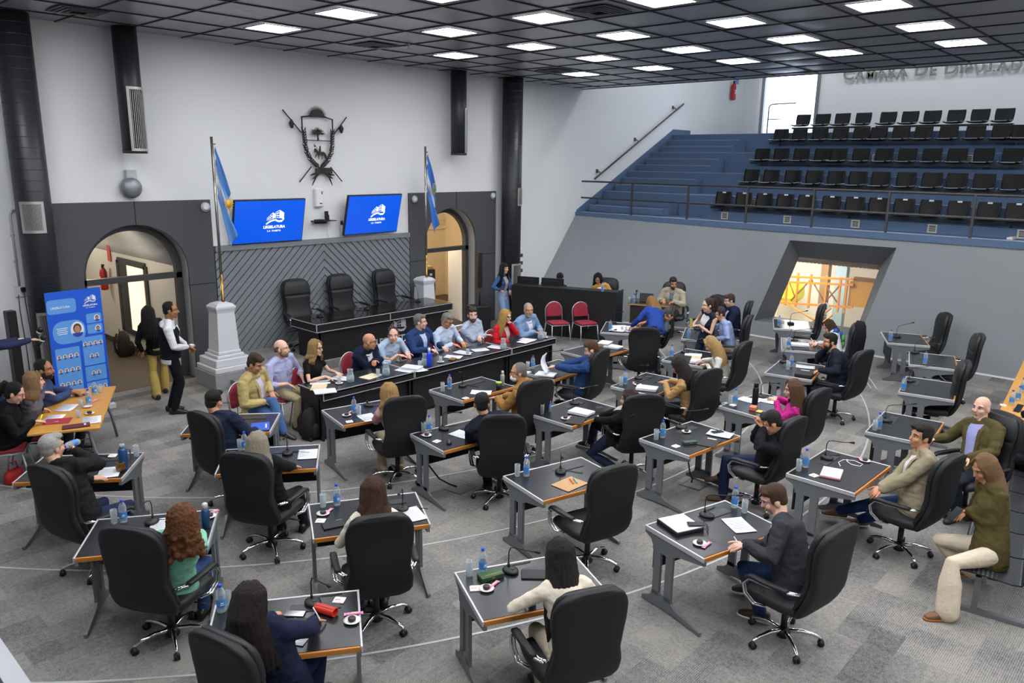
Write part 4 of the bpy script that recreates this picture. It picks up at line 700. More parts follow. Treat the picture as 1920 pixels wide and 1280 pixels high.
def make_carpet():
    k = NT('carpet'); b = k.b
    tc = k.n('TexCoord')
    sep = k.n('SeparateXYZ'); k.l(tc.outputs['Object'], sep.inputs[0])
    x, y = sep.outputs[0], sep.outputs[1]
    def cells(sx, sy, off):
        row = k.math('FLOOR', k.math('DIVIDE', y, sy))
        xs = k.math('ADD', k.math('DIVIDE', x, sx), k.math('MULTIPLY', row, off))
        cx = k.math('FLOOR', xs)
        cb = k.n('CombineXYZ'); k.l(cx, cb.inputs[0]); k.l(row, cb.inputs[1])
        w = k.n('TexWhiteNoise', noise_dimensions='2D'); k.l(cb.outputs[0], w.inputs[0])
        return w.outputs[0]
    a = cells(1.0, .25, .37); c = cells(.5, .5, .5); d = cells(.25, .25, .21)
    v = k.math('ADD', k.math('MULTIPLY', a, .34), k.math('ADD', k.math('MULTIPLY', c, .2), k.math('MULTIPLY', d, .16)))
    nz = k.n('TexNoise'); nz.inputs['Scale'].default_value = 2.2; nz.inputs['Detail'].default_value = 3
    k.l(tc.outputs['Object'], nz.inputs[0])
    v = k.math('ADD', v, k.math('MULTIPLY', nz.outputs[0], .6))
    n2 = k.n('TexNoise'); n2.inputs['Scale'].default_value = 26; n2.inputs['Detail'].default_value = 4; k.l(tc.outputs['Object'], n2.inputs[0])
    v = k.math('ADD', v, k.math('MULTIPLY', k.math('SUBTRACT', n2.outputs[0], .5), .8))
    # ribbed pile running along the planks, and fibre grain
    rib = k.math('SINE', k.math('MULTIPLY', y, 380.0))
    rb = k.math('MULTIPLY', rib, k.math('MULTIPLY', k.math('GREATER_THAN', c, .45), .22))
    gr = k.n('TexNoise'); gr.inputs['Scale'].default_value = 95; gr.inputs['Detail'].default_value = 2
    k.l(tc.outputs['Object'], gr.inputs[0])
    v = k.math('ADD', k.math('ADD', v, rb), k.math('MULTIPLY', k.math('SUBTRACT', gr.outputs[0], .5), 1.3))
    cr = k.n('ValToRGB'); e = cr.color_ramp.elements
    e[0].position = .1; e[0].color = srgb('#4b4c4e'); e[1].position = 1.05; e[1].color = srgb('#95928d')
    k.l(v, cr.inputs[0]); k.l(cr.outputs[0], b.inputs['Base Color'])
    b.inputs['Roughness'].default_value = .95; b.inputs['Specular IOR Level'].default_value = .15
    bp = k.n('Bump'); bp.inputs['Strength'].default_value = .35; bp.inputs['Distance'].default_value = .01
    k.l(gr.outputs[0], bp.inputs['Height']); k.l(bp.outputs[0], b.inputs['Normal'])
    return k.m

def make_ceiling():
    k = NT('ceiling_tile'); b = k.b
    tc = k.n('TexCoord'); sep = k.n('SeparateXYZ'); k.l(tc.outputs['Object'], sep.inputs[0])
    ln = k.math('SINE', k.math('MULTIPLY', k.math('ADD', sep.outputs[0], sep.outputs[1]), 190.0))
    f = k.math('MULTIPLY_ADD', ln, .5, .5)
    nz = k.n('TexNoise'); nz.inputs['Scale'].default_value = .8
    k.l(tc.outputs['Object'], nz.inputs[0])
    col = k.mix(f, srgb('#8b8e93'), srgb('#a3a6ab'))
    k.l(col, b.inputs['Base Color'])
    b.inputs['Metallic'].default_value = .2
    rr = k.math('MULTIPLY_ADD', nz.outputs[0], .2, .22); k.l(rr, b.inputs['Roughness'])
    return k.m

M_CARPET = make_carpet()
M_CEIL = make_ceiling()
M_WALL = mat('white_paint', '#dfe1e2', .75, bump=.04, bscale=30, var=.02, vscale=1.2)
M_GAL = mat('grey_paint', '#868c90', .8, bump=.05, bscale=20, var=.04, vscale=.9)
M_NICHE = mat('dark_grey_paint', '#686b6e', .7, bump=.04, bscale=20)
M_BLUE = mat('blue_carpet', '#586c88', .95, spec=.1, bump=.2, bscale=140, var=.08, vscale=4)
M_NOSE_LITWALK = mat('step_edge_lit_walkway', '#8d99a8', .7)
M_PANEL = mat('dark_felt_panel', '#4a4c50', .8, bump=.1, bscale=160, var=.04, vscale=8)
M_REVEAL = mat('door_reveal_grey', '#a2a4a7', .7)
M_SLAT = mat('grey_boards', '#787d83', .6, bump=.06, bscale=40, var=.05, vscale=3)
M_GROOVE = mat('board_groove', '#3c4045', .8)
M_DARK = mat('dark_metal', '#2b2c2f', .45, metal=.5)
M_FRAME = mat('dark_frame', '#38393c', .5)
M_DUCT = mat('duct_black', '#303236', .42, metal=.25, spec=.5)
M_GRILLE = mat('grille_steel', '#b9b9b4', .4, metal=.6)
M_SLOT = mat('slot_black', '#101112', .8)
M_BARS = mat('ceiling_bar', '#25272b', .45, metal=.3)
M_HALL = mat('hall_white', '#d6d2c8', .7)
M_HALLF = mat('hall_floor', '#4a4039', .6, var=.1, vscale=5)
M_CREAM = mat('cream_paint', '#ead9b8', .7)
M_STRIP = mat('floor_strip', '#b4b6b6', .5, metal=.3)
M_WHITE = mat('white_plastic', '#e2e3e4', .4)
M_LGREY = mat('light_grey_plastic', '#b4b7ba', .45)
M_BLACK = mat('black_plastic', '#17181a', .45)

# ---------------------------------------------------------------- floor, ceiling
b = MB(); b.box((8.95, 5.0, -.05), (17.9 + 4, 17.6, .1)); struct('floor', b, M_CARPET)

# thin metal strips that follow the rows of desks
b = MB()
for r_ in (7.55, 9.25, 10.95):
    rings = []
    for i in range(97):
        a = rad(182 + 170 * i / 96)
        rings.append([(8.95 + (r_ + s_) * cos(a), 14.1 + (r_ + s_) * sin(a), z_) for s_, z_ in ((-.013, .0005), (-.013, .004), (.013, .004), (.013, .0005))])
    rings = [q for q in rings if XL < q[0][0] < XR and -3.5 < q[0][1] < 12]
    b.loft(rings, smooth=False)
struct('trim_1', b, M_STRIP)
# broad double strip curving in front of the far row
b = MB()
for s0 in (-.05, .05):
    rings = []
    for i in range(33):
        a = rad(296 + 26 * i / 32); r_ = 12.93 + s0
        rings.append([(8.95 + (r_ + s_) * cos(a), 16 + (r_ + s_) * sin(a), z_) for s_, z_ in ((-.014, .0005), (-.014, .012), (.014, .012), (.014, .0005))])
    b.loft(rings, smooth=False)
struct('trim_2', b, M_STRIP)

T = LS / 2      # tile
b = MB(); bars = MB()
x0 = LX0 - T / 2 - 7 * T; y0 = LY0 + T / 2 + 2 * T
LIT = {}
for i in range(-3, 5):
    for j in range(0, 8):
        if j == 0 and i % 2: continue
        LIT[(7 + 2 * i, 2 + 2 * j)] = (i, j)
for i in range(19):
    for j in range(18):
        xa = max(x0 + i * T, XL); xb = min(xa + T if xa > XL else x0 + (i + 1) * T, XR + .1)
        yb = min(y0 - j * T, YW); ya = y0 - (j + 1) * T
        if xb - xa < .02 or yb - ya < .02: continue
        sag = .004 + .02 * max(0, min(1, ((xa + xb) / 2 - 10.5) / 4)) * (1 if (i * 7 + j * 3) % 4 else .5)
        if (i, j) in LIT: sag = 0
        n = 4; vs = []
        for p in range(n + 1):
            for q in range(n + 1):
                u, w = p / n, q / n
                vs.append((xa + (xb - xa) * u, ya + (yb - ya) * w, CZ - sag * 4 * (u * (1 - u)) * 4 * (w * (1 - w))))
        fs = [(p * (n + 1) + q, p * (n + 1) + q + 1, (p + 1) * (n + 1) + q + 1, (p + 1) * (n + 1) + q) for p in range(n) for q in range(n)]
        b.add(vs, fs, 0, None, True)
ymin = -3.75
b.box((8.95, (YW + ymin) / 2, CZ + .06), (17.2, YW - ymin, .04), 1)
struct('ceiling', b, [M_CEIL, M_FRAME])
for i in range(19):
    x = x0 + i * T
    if XL < x < XR + .1: bars.box((x, (YW + ymin) / 2, CZ - .006), (.024, YW - ymin, .02))
for j in range(19):
    y = y0 - j * T
    if ymin < y < YW: bars.box((8.95, y, CZ - .006), (17.0, .024, .02))
bars.box((XR + .1, (YW + ymin) / 2, CZ + .12), (.05, YW - ymin, .3)); bars.box((XL, (YW + ymin) / 2, CZ + .12), (.05, YW - ymin, .3))
struct('trim_3', bars, M_BARS)

# LED panels
M_LED = mat('led_panel', '#fcfcff', .5, emit=PANEL_LIGHT)
fb = MB(); s_ = .32
for sx, sy, dx, dy in ((0, s_, .66, .02), (0, -s_, .66, .02), (s_, 0, .02, .62), (-s_, 0, .02, .62)): fb.box((sx, sy, -.006), (dx, dy, .012))
pb = MB(); pb.box((0, 0, -.003), (.62, .62, .006))
proto = None
place = ['over the three bench chairs', 'over the head table', 'over the middle desks']
for (i, j) in sorted(LIT.values()):
    xx, yy = LX0 + i * LS, LY0 - j * LS
    row = ['first', 'second', 'third', 'fourth', 'fifth', 'sixth', 'seventh', 'eighth'][j]
    colm = ['first', 'second', 'third', 'fourth', 'fifth', 'sixth', 'seventh', 'eighth'][i + 3]
    lab = 'square lit ceiling panel, %s row from the white wall, %s from the left side' % (row, colm)
    if proto is None:
        proto = thing('ceiling_light', lab, 'ceiling light', (xx, yy, CZ - .002), 0, 'lit square panels in the dark ceiling')
        fb.obj('frame', M_LGREY, proto); pb.obj('diffuser', M_LED, proto); freeze(proto)
    else:
        dup(proto, (xx, yy, CZ - .002), 0, lab)

# square air vents in the ceiling
fb = MB()
for k_ in range(4):
    s_ = .3 - k_ * .06
    for sx, sy, dx, dy in ((0, s_, 2 * s_ + .04, .04), (0, -s_, 2 * s_ + .04, .04), (s_, 0, .04, 2 * s_), (-s_, 0, .04, 2 * s_)):
        fb.box((sx, sy, -.012 - .006 * k_), (dx, dy, .012))
vb = MB(); vb.box((0, 0, -.003), (.6, .6, .004))
for n_, (xx, yy, lab) in enumerate(((4.28, 12.4, 'square ceiling vent beside the round black duct nearest the left column'), (8.92, 11.7, 'square ceiling vent above the wrought iron crest'),
                         (8.84, 6.69, 'square ceiling vent near the middle top edge of the photo'), (13.75, 11.57, 'square ceiling vent beside the tall black column by the far wall'))):
    if n_ == 0:
        vt = thing('ceiling_vent', lab, 'air vent', (xx, yy, CZ - .012), 0, 'square vents in the ceiling')
        fb.obj('louvre', M_FRAME, vt); vb.obj('backing', M_SLOT, vt); freeze(vt)
    else: dup(vt, (xx, yy, CZ - .012), 0, lab)
b = MB(); b.lathe([(.03, 0), (.03, -.05), (.012, -.05), (.012, -.09), (.05, -.095), (.05, -.1)], 12)
sd = b.obj('sprinkler_head', M_LGREY, None, (9.165, 11.06, CZ - .01)); tag(sd, 'small metal sprinkler hanging from the ceiling near the vent above the crest', 'sprinkler')

# ---------------------------------------------------------------- back wall with the two arched doorways
def arch_poly(xa, xb, zt, xl, xr, spring, top, n=20):
    """Outline of a panel (xa..xb, 0..zt) with an arched opening (xl..xr) cut from its foot."""
    cx = (xl + xr) / 2; rx = (xr - xl) / 2; rz = top - spring
    p = [(xa, 0), (xa, zt), (xb, zt), (xb, 0), (xr, 0)]
    p += [(cx + rx * cos(pi * i / n), spring + rz * sin(pi * i / n)) for i in range(n + 1)]
    p += [(xl, 0)]
    return p
TXZ = M4(((1, 0, 0, 0), (0, 0, -1, 0), (0, 1, 0, 0), (0, 0, 0, 1)))     # (x, y, h) -> (x, -h, y)
A1 = (3.99, 6.64, 3.27, 4.39, 6.15, 2.03, 2.88)
A2 = (11.3, 14.11, 3.3, 11.76, 13.42, 2.05, 2.93)
WT = .38
b = MB()
for xa, xb, z0_, z1_ in ((-6, A1[0], 0, 8.4), (A1[1], A2[0], 0, 8.4), (A2[1], 27.2, 0, 8.4), (A1[0], A1[1], A1[2], 8.4), (A2[0], A2[1], A2[2], 8.4)):
    b.box(((xa + xb) / 2, YW + WT / 2, (z0_ + z1_) / 2), (xb - xa, WT, z1_ - z0_))
for A in (A1, A2):
    b.prism(arch_poly(*A), WT, 1, M4.Translation((0, YW + WT, 0)) @ TXZ)
struct('wall_back', b, [M_WALL, M_REVEAL])
def arch_panel(nm, A, seams, lab):
    b = MB(); b.prism(arch_poly(*A), .05, 0, M4.Translation((0, YW - .002, 0)) @ TXZ)
    t = tag(b.obj(nm, M_PANEL), lab, 'wall panel', 'dark felt panels around the arched doors')
    for x1, z1, x2, z2 in seams: s = MB(); s.box(((x1 + x2) / 2, YW - .054, (z1 + z2) / 2), (abs(x2 - x1) + .012, .006, abs(z2 - z1) + .012)); s.obj('seam', M_SLOT, t)
arch_panel('arch_panel', A1, [(5.3, A1[6], 5.3, A1[2]), (A1[0], 1.55, A1[3], 1.55), (A1[4], 1.75, A1[1], 1.75)], 'dark grey wall panel around the left arched doorway')
arch_panel('arch_panel', A2, [(12.75, A2[6], 12.75, A2[2]), (A2[0], 1.75, A2[3], 1.75), (A2[4], 1.75, A2[1], 1.75)], 'dark grey wall panel around the arched doorway with white door')
# door frames inside the arches
for nm, A, tz in (('door_1', A1, 1.87), ('door_2', A2, 1.87)):
    b = MB(); xl, xr, sp, tp = A[3] + .02, A[4] - .02, A[5], A[6] - .02
    y_ = YW + .27
    b.box((xr - .05, y_, sp / 2), (.1, .12, sp)); b.box((xl + .05, y_, sp / 2), (.1, .12, sp))
    b.box(((xl + xr) / 2, y_, tz + .05), (xr - xl, .12, .1))
    cx, rx, rz = (xl + xr) / 2, (xr - xl) / 2, tp - sp
    rings = []
    for i in range(25):
        a = pi * i / 24
        rings.append([(cx + (rx - q) * cos(a), y_ + w, sp + (rz - q) * sin(a)) for q, w in ((0, -.06), (.1, -.06), (.1, .06), (0, .06))])
    b.loft(rings, smooth=False)
    struct(nm, b, M_FRAME)

# corridor behind the left arch: barrel vault, right-hand wall with a lit window, dark floor
b = MB()
b.box((4.9, 17.1, -.045), (2.9, 6.7 - .06, .1), 2)
b.box((6.23, 17.3, 1.2), (.16, 6.3, 2.4))                                  # right wall of the corridor
b.box((3.6, 17.3, 1.2), (.16, 6.3, 2.4)); b.box((4.9, 20.4, 1.5), (2.9, .16, 3.2))
rings = []
for i in range(13):
    a = pi * i / 12
    rings.append([(4.91 + 1.25 * cos(a), y_, 1.98 + .95 * sin(a)) for y_ in (14.14, 20.4)] + [(4.91 + 1.33 * cos(a), y_, 1.98 + 1.03 * sin(a)) for y_ in (20.4, 14.14)])
b.loft(rings, 1)
struct('wall_corridor', b, [M_HALL, mat('vault_grey', '#c9cac8', .45), M_HALLF])
b = MB(); b.box((6.14, 17.3, .06), (.02, 6.3, .12)); struct('baseboard_corridor', b, M_FRAME)
b = MB()
b.box((6.135, 17.0, 1.15), (.05, .12, 1.5)); b.box((6.135, 15.6, 1.15), (.05, .12, 1.5)); b.box((6.135, 16.3, 1.9), (.05, 1.4, .12)); b.box((6.135, 16.3, .42), (.05, 1.4, .12))
b.box((6.138, 16.75, 1.15), (.04, .4, 1.4))
b.box((6.145, 16.18, 1.15), (.03, .75, 1.38), 1)
struct('window_3', b, [M_FRAME, mat('lit_window', '#ffdfb0', .4, emit=1.6)])
def hall_lamp(x, y, z, lab, power):
    t = thing('ceiling_lamp', lab, 'ceiling lamp', (x, y, z)); q = MB(); q.lathe([(.14, 0), (.14, -.03), (.1, -.05)], 16); q.obj('lamp_shade', M_WHITE, t)
    q = MB(); q.lathe([(.09, -.052), (.05, -.06)], 16); q.obj('bulb', mat('warm_bulb', '#ffe8c8', .4, emit=8), t)
    ld = bpy.data.lights.new('lamp_glow', 'POINT'); ld.energy = power; ld.color = (1, .9, .76); ld.shadow_soft_size = .12
    o = bpy.data.objects.new('lamp_glow', ld); COL.objects.link(o); o.parent = t; o.location = (0, 0, -.2)
hall_lamp(4.9, 15.4, 2.9, 'round lamp on the vault of the left corridor', 40)
hall_lamp(4.9, 18.3, 2.9, 'round lamp at the far end of the left corridor', 45)

# room behind the right arch
b = MB()
b.box((13.6, 15.9, -.045), (4.6, 3.4, .1), 1); b.box((13.6, 17.6, 1.6), (4.6, .16, 3.2)); b.box((15.9, 15.9, 1.6), (.16, 3.5, 3.2)); b.box((11.3, 15.9, 1.6), (.16, 3.5, 3.2)); b.box((13.6, 15.9, 3.25), (4.7, 3.6, .12))
for z_ in (2.05, 2.2, 2.32): b.box((13.6, 17.5, z_), (4.6, .08, .05))
struct('wall_office', b, [M_CREAM, M_HALLF])
hall_lamp(12.6, 15.6, 3.18, 'round lamp in the room behind the right arch', 130)
t = thing('door_leaf', 'white door leaf standing half open in the right arch', 'door', (13.33, 14.1, 0), rad(90 - 18))
q = MB(); q.box((.42, 0, .93), (.84, .045, 1.84), 0, None, .004); q.obj('panel', M_WHITE, t)
q = MB(); q.tube([(.76, -.02, .95), (.76, -.06, .95), (.66, -.06, .95)], .01, 8); q.obj('handle', M_GRILLE, t)
t = thing('cabinet', 'black notice cabinet with pinned papers behind the right arch', 'cabinet', (13.05, 15.35, 0), rad(-22))
q = MB(); q.box((0, 0, .63), (.62, .35, 1.26), 0, None, .01); q.obj('body', M_BLACK, t)
q = MB(); random.seed(3)
for i in range(22): q.box((random.uniform(-.26, .26), -.179, random.uniform(.15, 1.15)), (random.uniform(.02, .07), .004, random.uniform(.015, .05)))
q.obj('paper_notes', M_WHITE, t)
q = MB(); q.box((0, 0, 1.3), (.5, .3, .07)); tag(q.obj('cardboard_box', mat('cardboard', '#a58d63', .8), None, (13.05, 15.35, 0), rad(-22)), 'flat cardboard box lying on the black notice cabinet', 'box')
q = MB()
for dx in (-.3, .3): q.box((dx, 0, .75), (.05, .04, 1.5), 0, M4.Rotation(rad(8), 4, 'X'))
for zz in (.4, .75, 1.1): q.box((0, 0, zz), (.6, .04, .05), 0, M4.Rotation(rad(8), 4, 'X'))
tag(q.obj('wooden_easel', mat('brown_wood', '#7a4a26', .6), None, (12.55, 16.2, .01), .3), 'brown wooden frame leaning in the room behind the right arch', 'easel')

# ---------------------------------------------------------------- slatted grey panelling with a chevron
def clip(poly, ax, lim, keep_less):
    out = []
    for i in range(len(poly)):
        p, q = poly[i], poly[(i + 1) % len(poly)]
        ip = (p[ax] <= lim) == keep_less; iq = (q[ax] <= lim) == keep_less
        if ip: out.append(p)
        if ip != iq:
            t_ = (lim - p[ax]) / (q[ax] - p[ax]); out.append((p[0] + (q[0] - p[0]) * t_, p[1] + (q[1] - p[1]) * t_))
    return out
b = MB(); x_l, x_m, x_r, z_b, z_t = 6.66, 9.0, 11.28, .0, 2.32
b.box(((x_l + x_r) / 2, YW - .015, z_t / 2), (x_r - x_l, .03, z_t), 1)
for side in (-1, 1):
    xa, xb = (x_l, x_m) if side < 0 else (x_m, x_r)
    pitch = .165
    for k_ in range(-24, 40):
        off = k_ * pitch
        # boards at 45 degrees, leaning towards the middle at the top on the left
        p = [(x_m + side * (off - 3), -3), (x_m + side * (off - 3 + pitch - .028), -3), (x_m + side * (off + 3 + pitch - .028) , 3), (x_m + side * (off + 3), 3)]
        p = [(x_m + side * (off + (3 - zz) * 1.0 + dx), zz) for zz, dx in ((-1, 0), (-1, pitch - .028), (4, pitch - .028), (4, 0))]
        for ax, lim, kl in ((0, xa, False), (0, xb, True), (1, z_b, False), (1, z_t, True)):
            if len(p) > 2: p = clip(p, ax, lim, kl)
        if len(p) > 2: b.prism(p, .028, 0, M4.Translation((0, YW - .028, 0)) @ TXZ)
b.box(((x_l + x_r) / 2, YW - .045, z_t + .05), (x_r - x_l, .09, .1))
struct('wall_panelling', b, [M_SLAT, M_GROOVE])

# ---------------------------------------------------------------- raised platform for the bench, two steps
b = MB()
b.box((9.1, 12.86, .17), (5.1, 1.72, .34), 0, None, .006)
b.box((8.9, 12.68, .085), (5.3, 2.1, .17), 0, None, .006)
struct('floor_platform', b, M_CARPET)

# ---------------------------------------------------------------- right gallery: leaning front, terraces, stairs
def base_x(y): return 17.3 if y < 8.2 else 17.3 - (y - 8.2) / (YW - 8.2) * 1.95
NO = [(7.44, 2.35), (5.12, 2.37), (5.63, .38), (8.09, .38)]      # niche mouth (y, z): top far, top near, bottom near, bottom far
NI = [(7.407, 1.92), (5.56, 1.913), (5.9, .43), (7.88, .42)]     # niche window, .55 m deeper
def gx(y, z): return base_x(y) + (17.43 - base_x(y)) * z / 2.6
b = MB()
ys = [-4, 0, 2.5, 5.12, 5.63]
def quad(p): b.add([(gx(y, z), y, z) for y, z in p], [tuple(range(len(p)))], 0)
quad([(-4, 0), (-4, 2.6), (5.12, 2.6), NO[1], NO[2], (5.63, 0)])
quad([(5.63, 0), NO[2], NO[3], (8.09, 0)])
quad([(5.12, 2.6), (7.44, 2.6), NO[0], NO[1]])
quad([(8.09, 0), NO[3], (8.3, .38), (8.3, 0)]); quad([NO[3], NO[0], (7.44, 2.6), (8.3, 2.6), (8.3, .38)])
for i in range(14):
    ya, yb = 8.3 + i * .4, min(8.3 + (i + 1) * .4, YW + .02)
    for j in range(4):
        z0_, z1_ = 2.6 * j / 4, 2.6 * (j + 1) / 4
        b.add([(gx(ya, z0_), ya, z0_), (gx(ya, z1_), ya, z1_), (gx(yb, z1_), yb, z1_), (gx(yb, z0_), yb, z0_)], [(0, 1, 2, 3)], 0, None, True)
for i in range(4):      # splayed reveal of the niche
    o0, o1, i0, i1 = NO[i], NO[(i + 1) % 4], NI[i], NI[(i + 1) % 4]
    b.add([(gx(*o0), *o0), (gx(*o1), *o1), (17.95, *i1), (17.95, *i0)], [(0, 1, 2, 3)], 1)
struct('wall_right', b, [M_GAL, M_NICHE])
b = MB()
for y0_, y1_ in ((-4, 8.2), (8.2, YW)):
    p, q = (base_x(y0_), y0_), (base_x(y1_), y1_)
    b.add([(p[0] - .012, p[1], 0), (p[0] - .012, p[1], .035), (q[0] - .012, q[1], .035), (q[0] - .012, q[1], 0)], [(0, 1, 2, 3)])
    b.add([(p[0] - .012, p[1], .035), (p[0] + .01, p[1], .035), (q[0] + .01, q[1], .035), (q[0] - .012, q[1], .035)], [(0, 1, 2, 3)])
struct('baseboard_right', b, M_WALL)

GZ = [2.66 + .57 * k_ for k_ in range(5)]; GX = [17.45 + 1.2 * k_ for k_ in range(5)]
YB, YS = 10.15, 11.15     # seat platforms end at YB, stairs start at YS
b = MB()
for k_ in range(5):
    xa = GX[k_] + (.015 if k_ == 0 else 0); xb = 27.2
    b.box(((xa + xb) / 2, (YW - 4) / 2, GZ[k_] - (.03 if k_ == 0 else .3)), (xb - xa, YW + 4, .06 if k_ == 0 else .6), 0)
    if k_ < 4:
        b.box((GX[k_ + 1] - .2, (YB - 4) / 2, GZ[k_] + .1), (.42, YB + 4, .2), 0)
        for s_ in (1, 2):
            d_ = .4 * (3 - s_)
            b.box((GX[k_ + 1] - d_ / 2, (YS + YW - .16) / 2, GZ[k_] + .19 * s_ - .095), (d_, YW - .16 - YS, .19), 0)
# sloping skirting along the stair against the wall
b.prism([(17.45, 2.66), (17.45, 2.72), (22.35, 5.12), (23.4, 5.12), (23.4, 4.9), (22.3, 4.6), (17.6, 2.5)], .02, 0, M4.Translation((0, YW - .001, 0)) @ TXZ)
b.box((17.43, (YW - 4) / 2, 2.6), (.06, YW + 4, .14), 0)
struct('floor_gallery', b, M_BLUE)
b = MB()
for k_ in range(4):
    b.box((GX[k_ + 1] + .012, (YW - 4) / 2, GZ[k_ + 1] + .003), (.03, YW + 4 - .3, .012))
    for s_ in (1, 2): b.box((GX[k_ + 1] - .4 * (3 - s_) + .012, (YS + YW - .16) / 2, GZ[k_] + .19 * s_ + .003), (.03, YW - .16 - YS, .012))
b.box((17.6, (YW - 4) / 2, 2.662), (.26, YW + 4 - .1, .006))  # paler strip: the lit walkway floor put into the colour
struct('trim_4', b, M_NOSE_LITWALK)

# gallery end wall with the tall window, alcove, upper ceiling
b = MB()
XG = 24.0
b.box((XG + .1, (9.8 - 4) / 2, 6.7), (.2, 9.8 + 4, 3.6))
b.box((XG + .1, 10.75, 7.55), (.2, 1.9, 1.6)); b.box((27.1, 12.6, 6.7), (.2, 2.6, 3.6))
b.box((25.5, 11.66, 6.7), (3.0, .12, 3.6))
b.box((20.6, 4.9, 8.46), (13.4, 18, .12)); b.box((XR + .02, 4.9, 7.2), (.1, 18, 2.4))
b.box((22.3, -3.95, 5.0), (10, .1, 8))
struct('wall_gallery', b, M_WALL)
b = MB()
for y_ in (11.56, 9.82): b.box((XG + .02, y_, 5.9), (.12, .1, 2.0))
b.box((XG + .02, 10.7, 4.98), (.12, 1.84, .1)); b.box((XG + .02, 10.7, 6.95), (.12, 1.84, .1))
struct('window_1', b, mat('window_frame_grey', '#75787a', .5))
b = MB(); b.box((XG + .08, 10.7, 5.9), (.012, 1.66, 1.9)); struct('window_2', b, glassy('window_glass', '#f6faff', .02))
b = MB(); b.box((XG + 1.2, 10.7, 6.2), (.02, 2.6, 3.6))
b.box((25.4, 9.4, 6.2), (2.4, .02, 3.6))
struct('sky_outside', b, mat('daylight', '#f4f9ff', .5, emit=DAY_LIGHT))

# opposite gallery (the photographer's side): low ledge wall, terraces behind
b = MB()
b.box((XL - .17, 4.9, 1.29), (.2, 17.7, 2.58), 0); b.box((.415, 4.9, 2.62), (.05, 17.7, .08), 1); b.box((.2, 4.9, 2.6), (.38, 17.7, .08), 0)
b.box((-2.9, 4.9, 2.55), (6.4, 17.7, .1), 2)
for k_ in range(1, 4): b.box((-3.6 - .6 * k_, 4.9, 2.6 + .285 * k_), (4.8 - 1.2 * k_, 17.7, .57 * k_), 2)
b.box((-6.05, 4.9, 4.2), (.1, 17.7, 8.4), 3); b.box((-2.8, 4.9, 8.46), (6.6, 17.7, .12), 3); b.box((8.95, -3.95, 4.2), (30, .1, 8.4), 3)
b.box((XL, 4.9, 7.3), (.1, 17.7, 2.4), 3)
struct('wall_left', b, [M_GAL, mat('ledge_grey', '#a7abb0', .6), M_BLUE, M_WALL])

# unseen panels added to brighten the gallery (copies of the hall panels)
for q in range(6):
    for xx in (19.4, 22.4):
        dup(proto, (xx, -1.5 + q * 2.6, 8.39), 0, 'added fill panel, unseen high above the blue gallery steps', 'added fill panels above the gallery')

# ---------------------------------------------------------------- office chairs
M_LEATHER = mat('black_leather', '#1b1c1f', .5, spec=.4, bump=.12, bscale=220)
M_SHELL = mat('chair_back_cloth', '#191a1c', .62, spec=.35, bump=.05, bscale=300)
M_CHROME = mat('chrome', '#d2d4d6', .12, metal=1)
M_CASTER = mat('caster_black', '#111213', .5)

